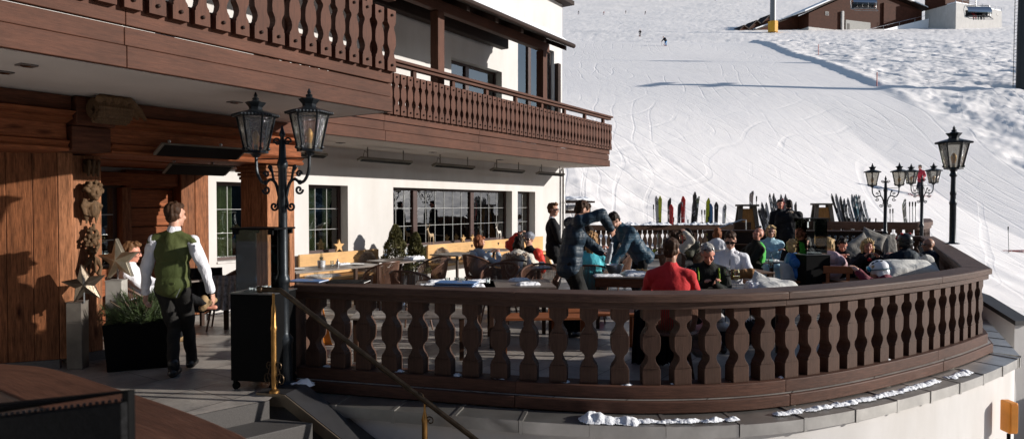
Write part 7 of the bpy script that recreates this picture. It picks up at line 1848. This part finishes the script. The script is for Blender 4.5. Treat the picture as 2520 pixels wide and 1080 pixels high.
for x in (-1.35, 1.35):
    for y in (-.8, .8):
        mb = MB(); mb.lathe([(.2, -.1), (.3, -.1), (.33, -.07), (.33, .07), (.3, .1), (.2, .1)], (x, y, .33), 22, axis=Matrix.Rotation(R(90), 3, 'X')); wl = mb.build('wheel', M('tyre', (.015, .015, .015), .8), car)
        mb = MB(); mb.lathe([(.02, -.085), (.2, -.095), (.2, .095), (.02, .085)], (x, y, .33), 22, axis=Matrix.Rotation(R(90), 3, 'X')); mb.build('rim', STEEL, wl)
for y in (-.62, .62):
    mb = MB(); mb.ell((2.12, y, .72), (.08, .2, .08)); mb.build('headlight', M('headlight_glass', (.6, .6, .6), .1, .2), car, smooth=60)
# chair with coat and blanket in the portal
p = flo(545, 812); chair((p.x, p.y+.15, 0), 195, 'woven chair under a black coat and grey blanket in front of the portal')
def drape(w_, h, th, seed, fold=.03):
    n, m_ = 26, 26; vs = []
    for j in range(m_+1):
        for i in range(n+1):
            u, v = i/n-.5, j/m_; x = u*w_*(1+.18*v); y = fold*math.sin(i*1.1+seed+v*2)*(.3+v) + .02*mnoise.noise((u*5, v*5, seed))
            z = -v*h*(1+.12*mnoise.noise((u*4, 0, seed)))
            if v < .12: y += (.12-v)*.9; z = -.02
            vs.append((x, y, z))
    mb = MB(); mb.add(vs, [(j*(n+1)+i, j*(n+1)+i+1, (j+1)*(n+1)+i+1, (j+1)*(n+1)+i) for j in range(m_) for i in range(n)]); return mb
q = flo(545, 812)
o = drape(.42, .62, 0, 1).build('black_coat', F('black_jacket', (.012, .012, .014)), None, smooth=180, loc=(q.x-.16, q.y-.12, .9), rz=R(20)); tag(o, 'black coat hung over the woven chair in front of the portal', 'coat')
o = drape(.34, .5, 0, 4, .04).build('blanket', M('grey_check_blanket', (.28, .27, .27), .9, var=.6, vs=16), None, smooth=180, loc=(q.x+.14, q.y-.16, .8), rz=R(12)); tag(o, 'grey and white checked blanket hanging beside the black coat', 'blanket')
p = px(470, 640, 9.3); table('dining_table', (p.x, p.y, 0), TH, .8, .7, 'table with a white cloth inside the portal behind the waiter', 'legs')
# clothing and bags under the tables behind the rail
def bag(p, label, mat, s=1, seed=1):
    mb = MB(); rr = random.Random(seed)
    for k in range(9): mb.ell((rr.uniform(-.12, .12)*s, rr.uniform(-.08, .08)*s, (.08+.06*k)*s), (.15*s, .12*s, .09*s))
    me = remesh(mb, .018, 3); wobble(me, .03, 9, seed=seed); o = put('padded_coat', me, mat, None, smooth=180, loc=p); return tag(o, label, 'coat')
p = flo(1745, 905); bag((p.x, p.y+.1, .1), 'pale grey quilted jacket hanging low behind the balusters', F('pale_quilt', (.35, .33, .32), quilt=.8, qs=20), .9, 3)
for x_, y_, Y_, w_, h_, lb in ((1600, 765, 7.35, .34, .62, 'long black coat hanging behind the red jumper, left of the pair'), (1655, 768, 7.3, .3, .6, 'long black coat hanging behind the red jumper, right of the pair'), (1400, 770, 8.6, .3, .5, 'dark apron cloth hanging below the pouring waiter'), (2085, 770, 9.6, .4, .5, 'black ski jacket hanging low at the lounge seats'), (1885, 772, 8.8, .3, .5, 'dark jacket hanging from the small brown table')):
    q = px(x_, y_, Y_); o = drape(w_, h_, 0, x_*.01).build('hanging_coat', F('black_jacket', (.012, .012, .014)), None, smooth=180, loc=(q.x, q.y, max(q.z, .62)), rz=R(random.uniform(-15, 15))); tag(o, lb, 'coat')
p = flo(1832, 860); g = empty('rucksack', (p.x, p.y, 0), 0, 'black rucksack with white lettering and lime straps behind the balusters', 'rucksack')
mb = MB(); mb.ell((0, 0, .3), (.17, .13, .28)); mb.ell((0, -.1, .22), (.13, .08, .16)); me = remesh(mb, .016, 3); wobble(me, .03, 9); put('bag', me, F('black_jacket', (.012, .012, .014)), g, smooth=180)
mb = MB(); mb.tube([(-.06, -.12, .5), (-.1, -.16, .3), (-.07, -.12, .1)], .018, 6); mb.build('strap', F('lime_webbing', (.2, .33, .02)), g)
cu = D.curves.new('lettering', 'FONT'); cu.body = 'WAY'; cu.size = .07; cu.extrude = .001; to = D.objects.new('t', cu); COL.objects.link(to); bpy.context.view_layer.update()
me = D.meshes.new_from_object(to.evaluated_get(bpy.context.evaluated_depsgraph_get())); D.objects.remove(to)
o = put('lettering', me, M('white_print', (.7, .7, .7), .6), g, smooth=0, loc=(-.06, -.19, .36)); o.rotation_euler = (R(80), R(-20), 0)

nb = empty('added_house', (6, -10, -1.8), 0, 'dark timber house added out of view to keep sky light off the terrace', 'house')  # unseen house, added to block sky light from the terrace front
mb = MB(); mb.b2((-16, 0, 0), (16, -9, 10)); mb.build('wall', wood('house_cladding', (.05, .026, .018), 'X', rough=.7), nb, smooth=0)
mb = MB(); mb.prism([(1.4, 9.6), (-4.5, 13.5), (-10.4, 9.6), (-10.4, 10), (-4.5, 14), (1.4, 10)], (-17, 0, 0), (0, 1, 0), (0, 0, 1), (34, 0, 0)); mb.build('roof', WK, nb, smooth=0, fix=True)
for i in range(6):
    mb = MB(); mb.b2((-13+5*i, .02, 2.2), (-11.4+5*i, .06, 4.2)); w_ = mb.build('window', M('pale_frame', (.4, .36, .33), .6), nb, smooth=0); mb = MB(); mb.b2((-12.9+5*i, .061, 2.3), (-11.5+5*i, .07, 4.1)); mb.build('pane', LENS, w_, smooth=0)
bad = [o for o in D.objects if o.parent is None and 'label' in o and not 4 <= len(o['label'].split()) <= 16]
for o in bad: print('LABEL', len(o['label'].split()), o['label'])
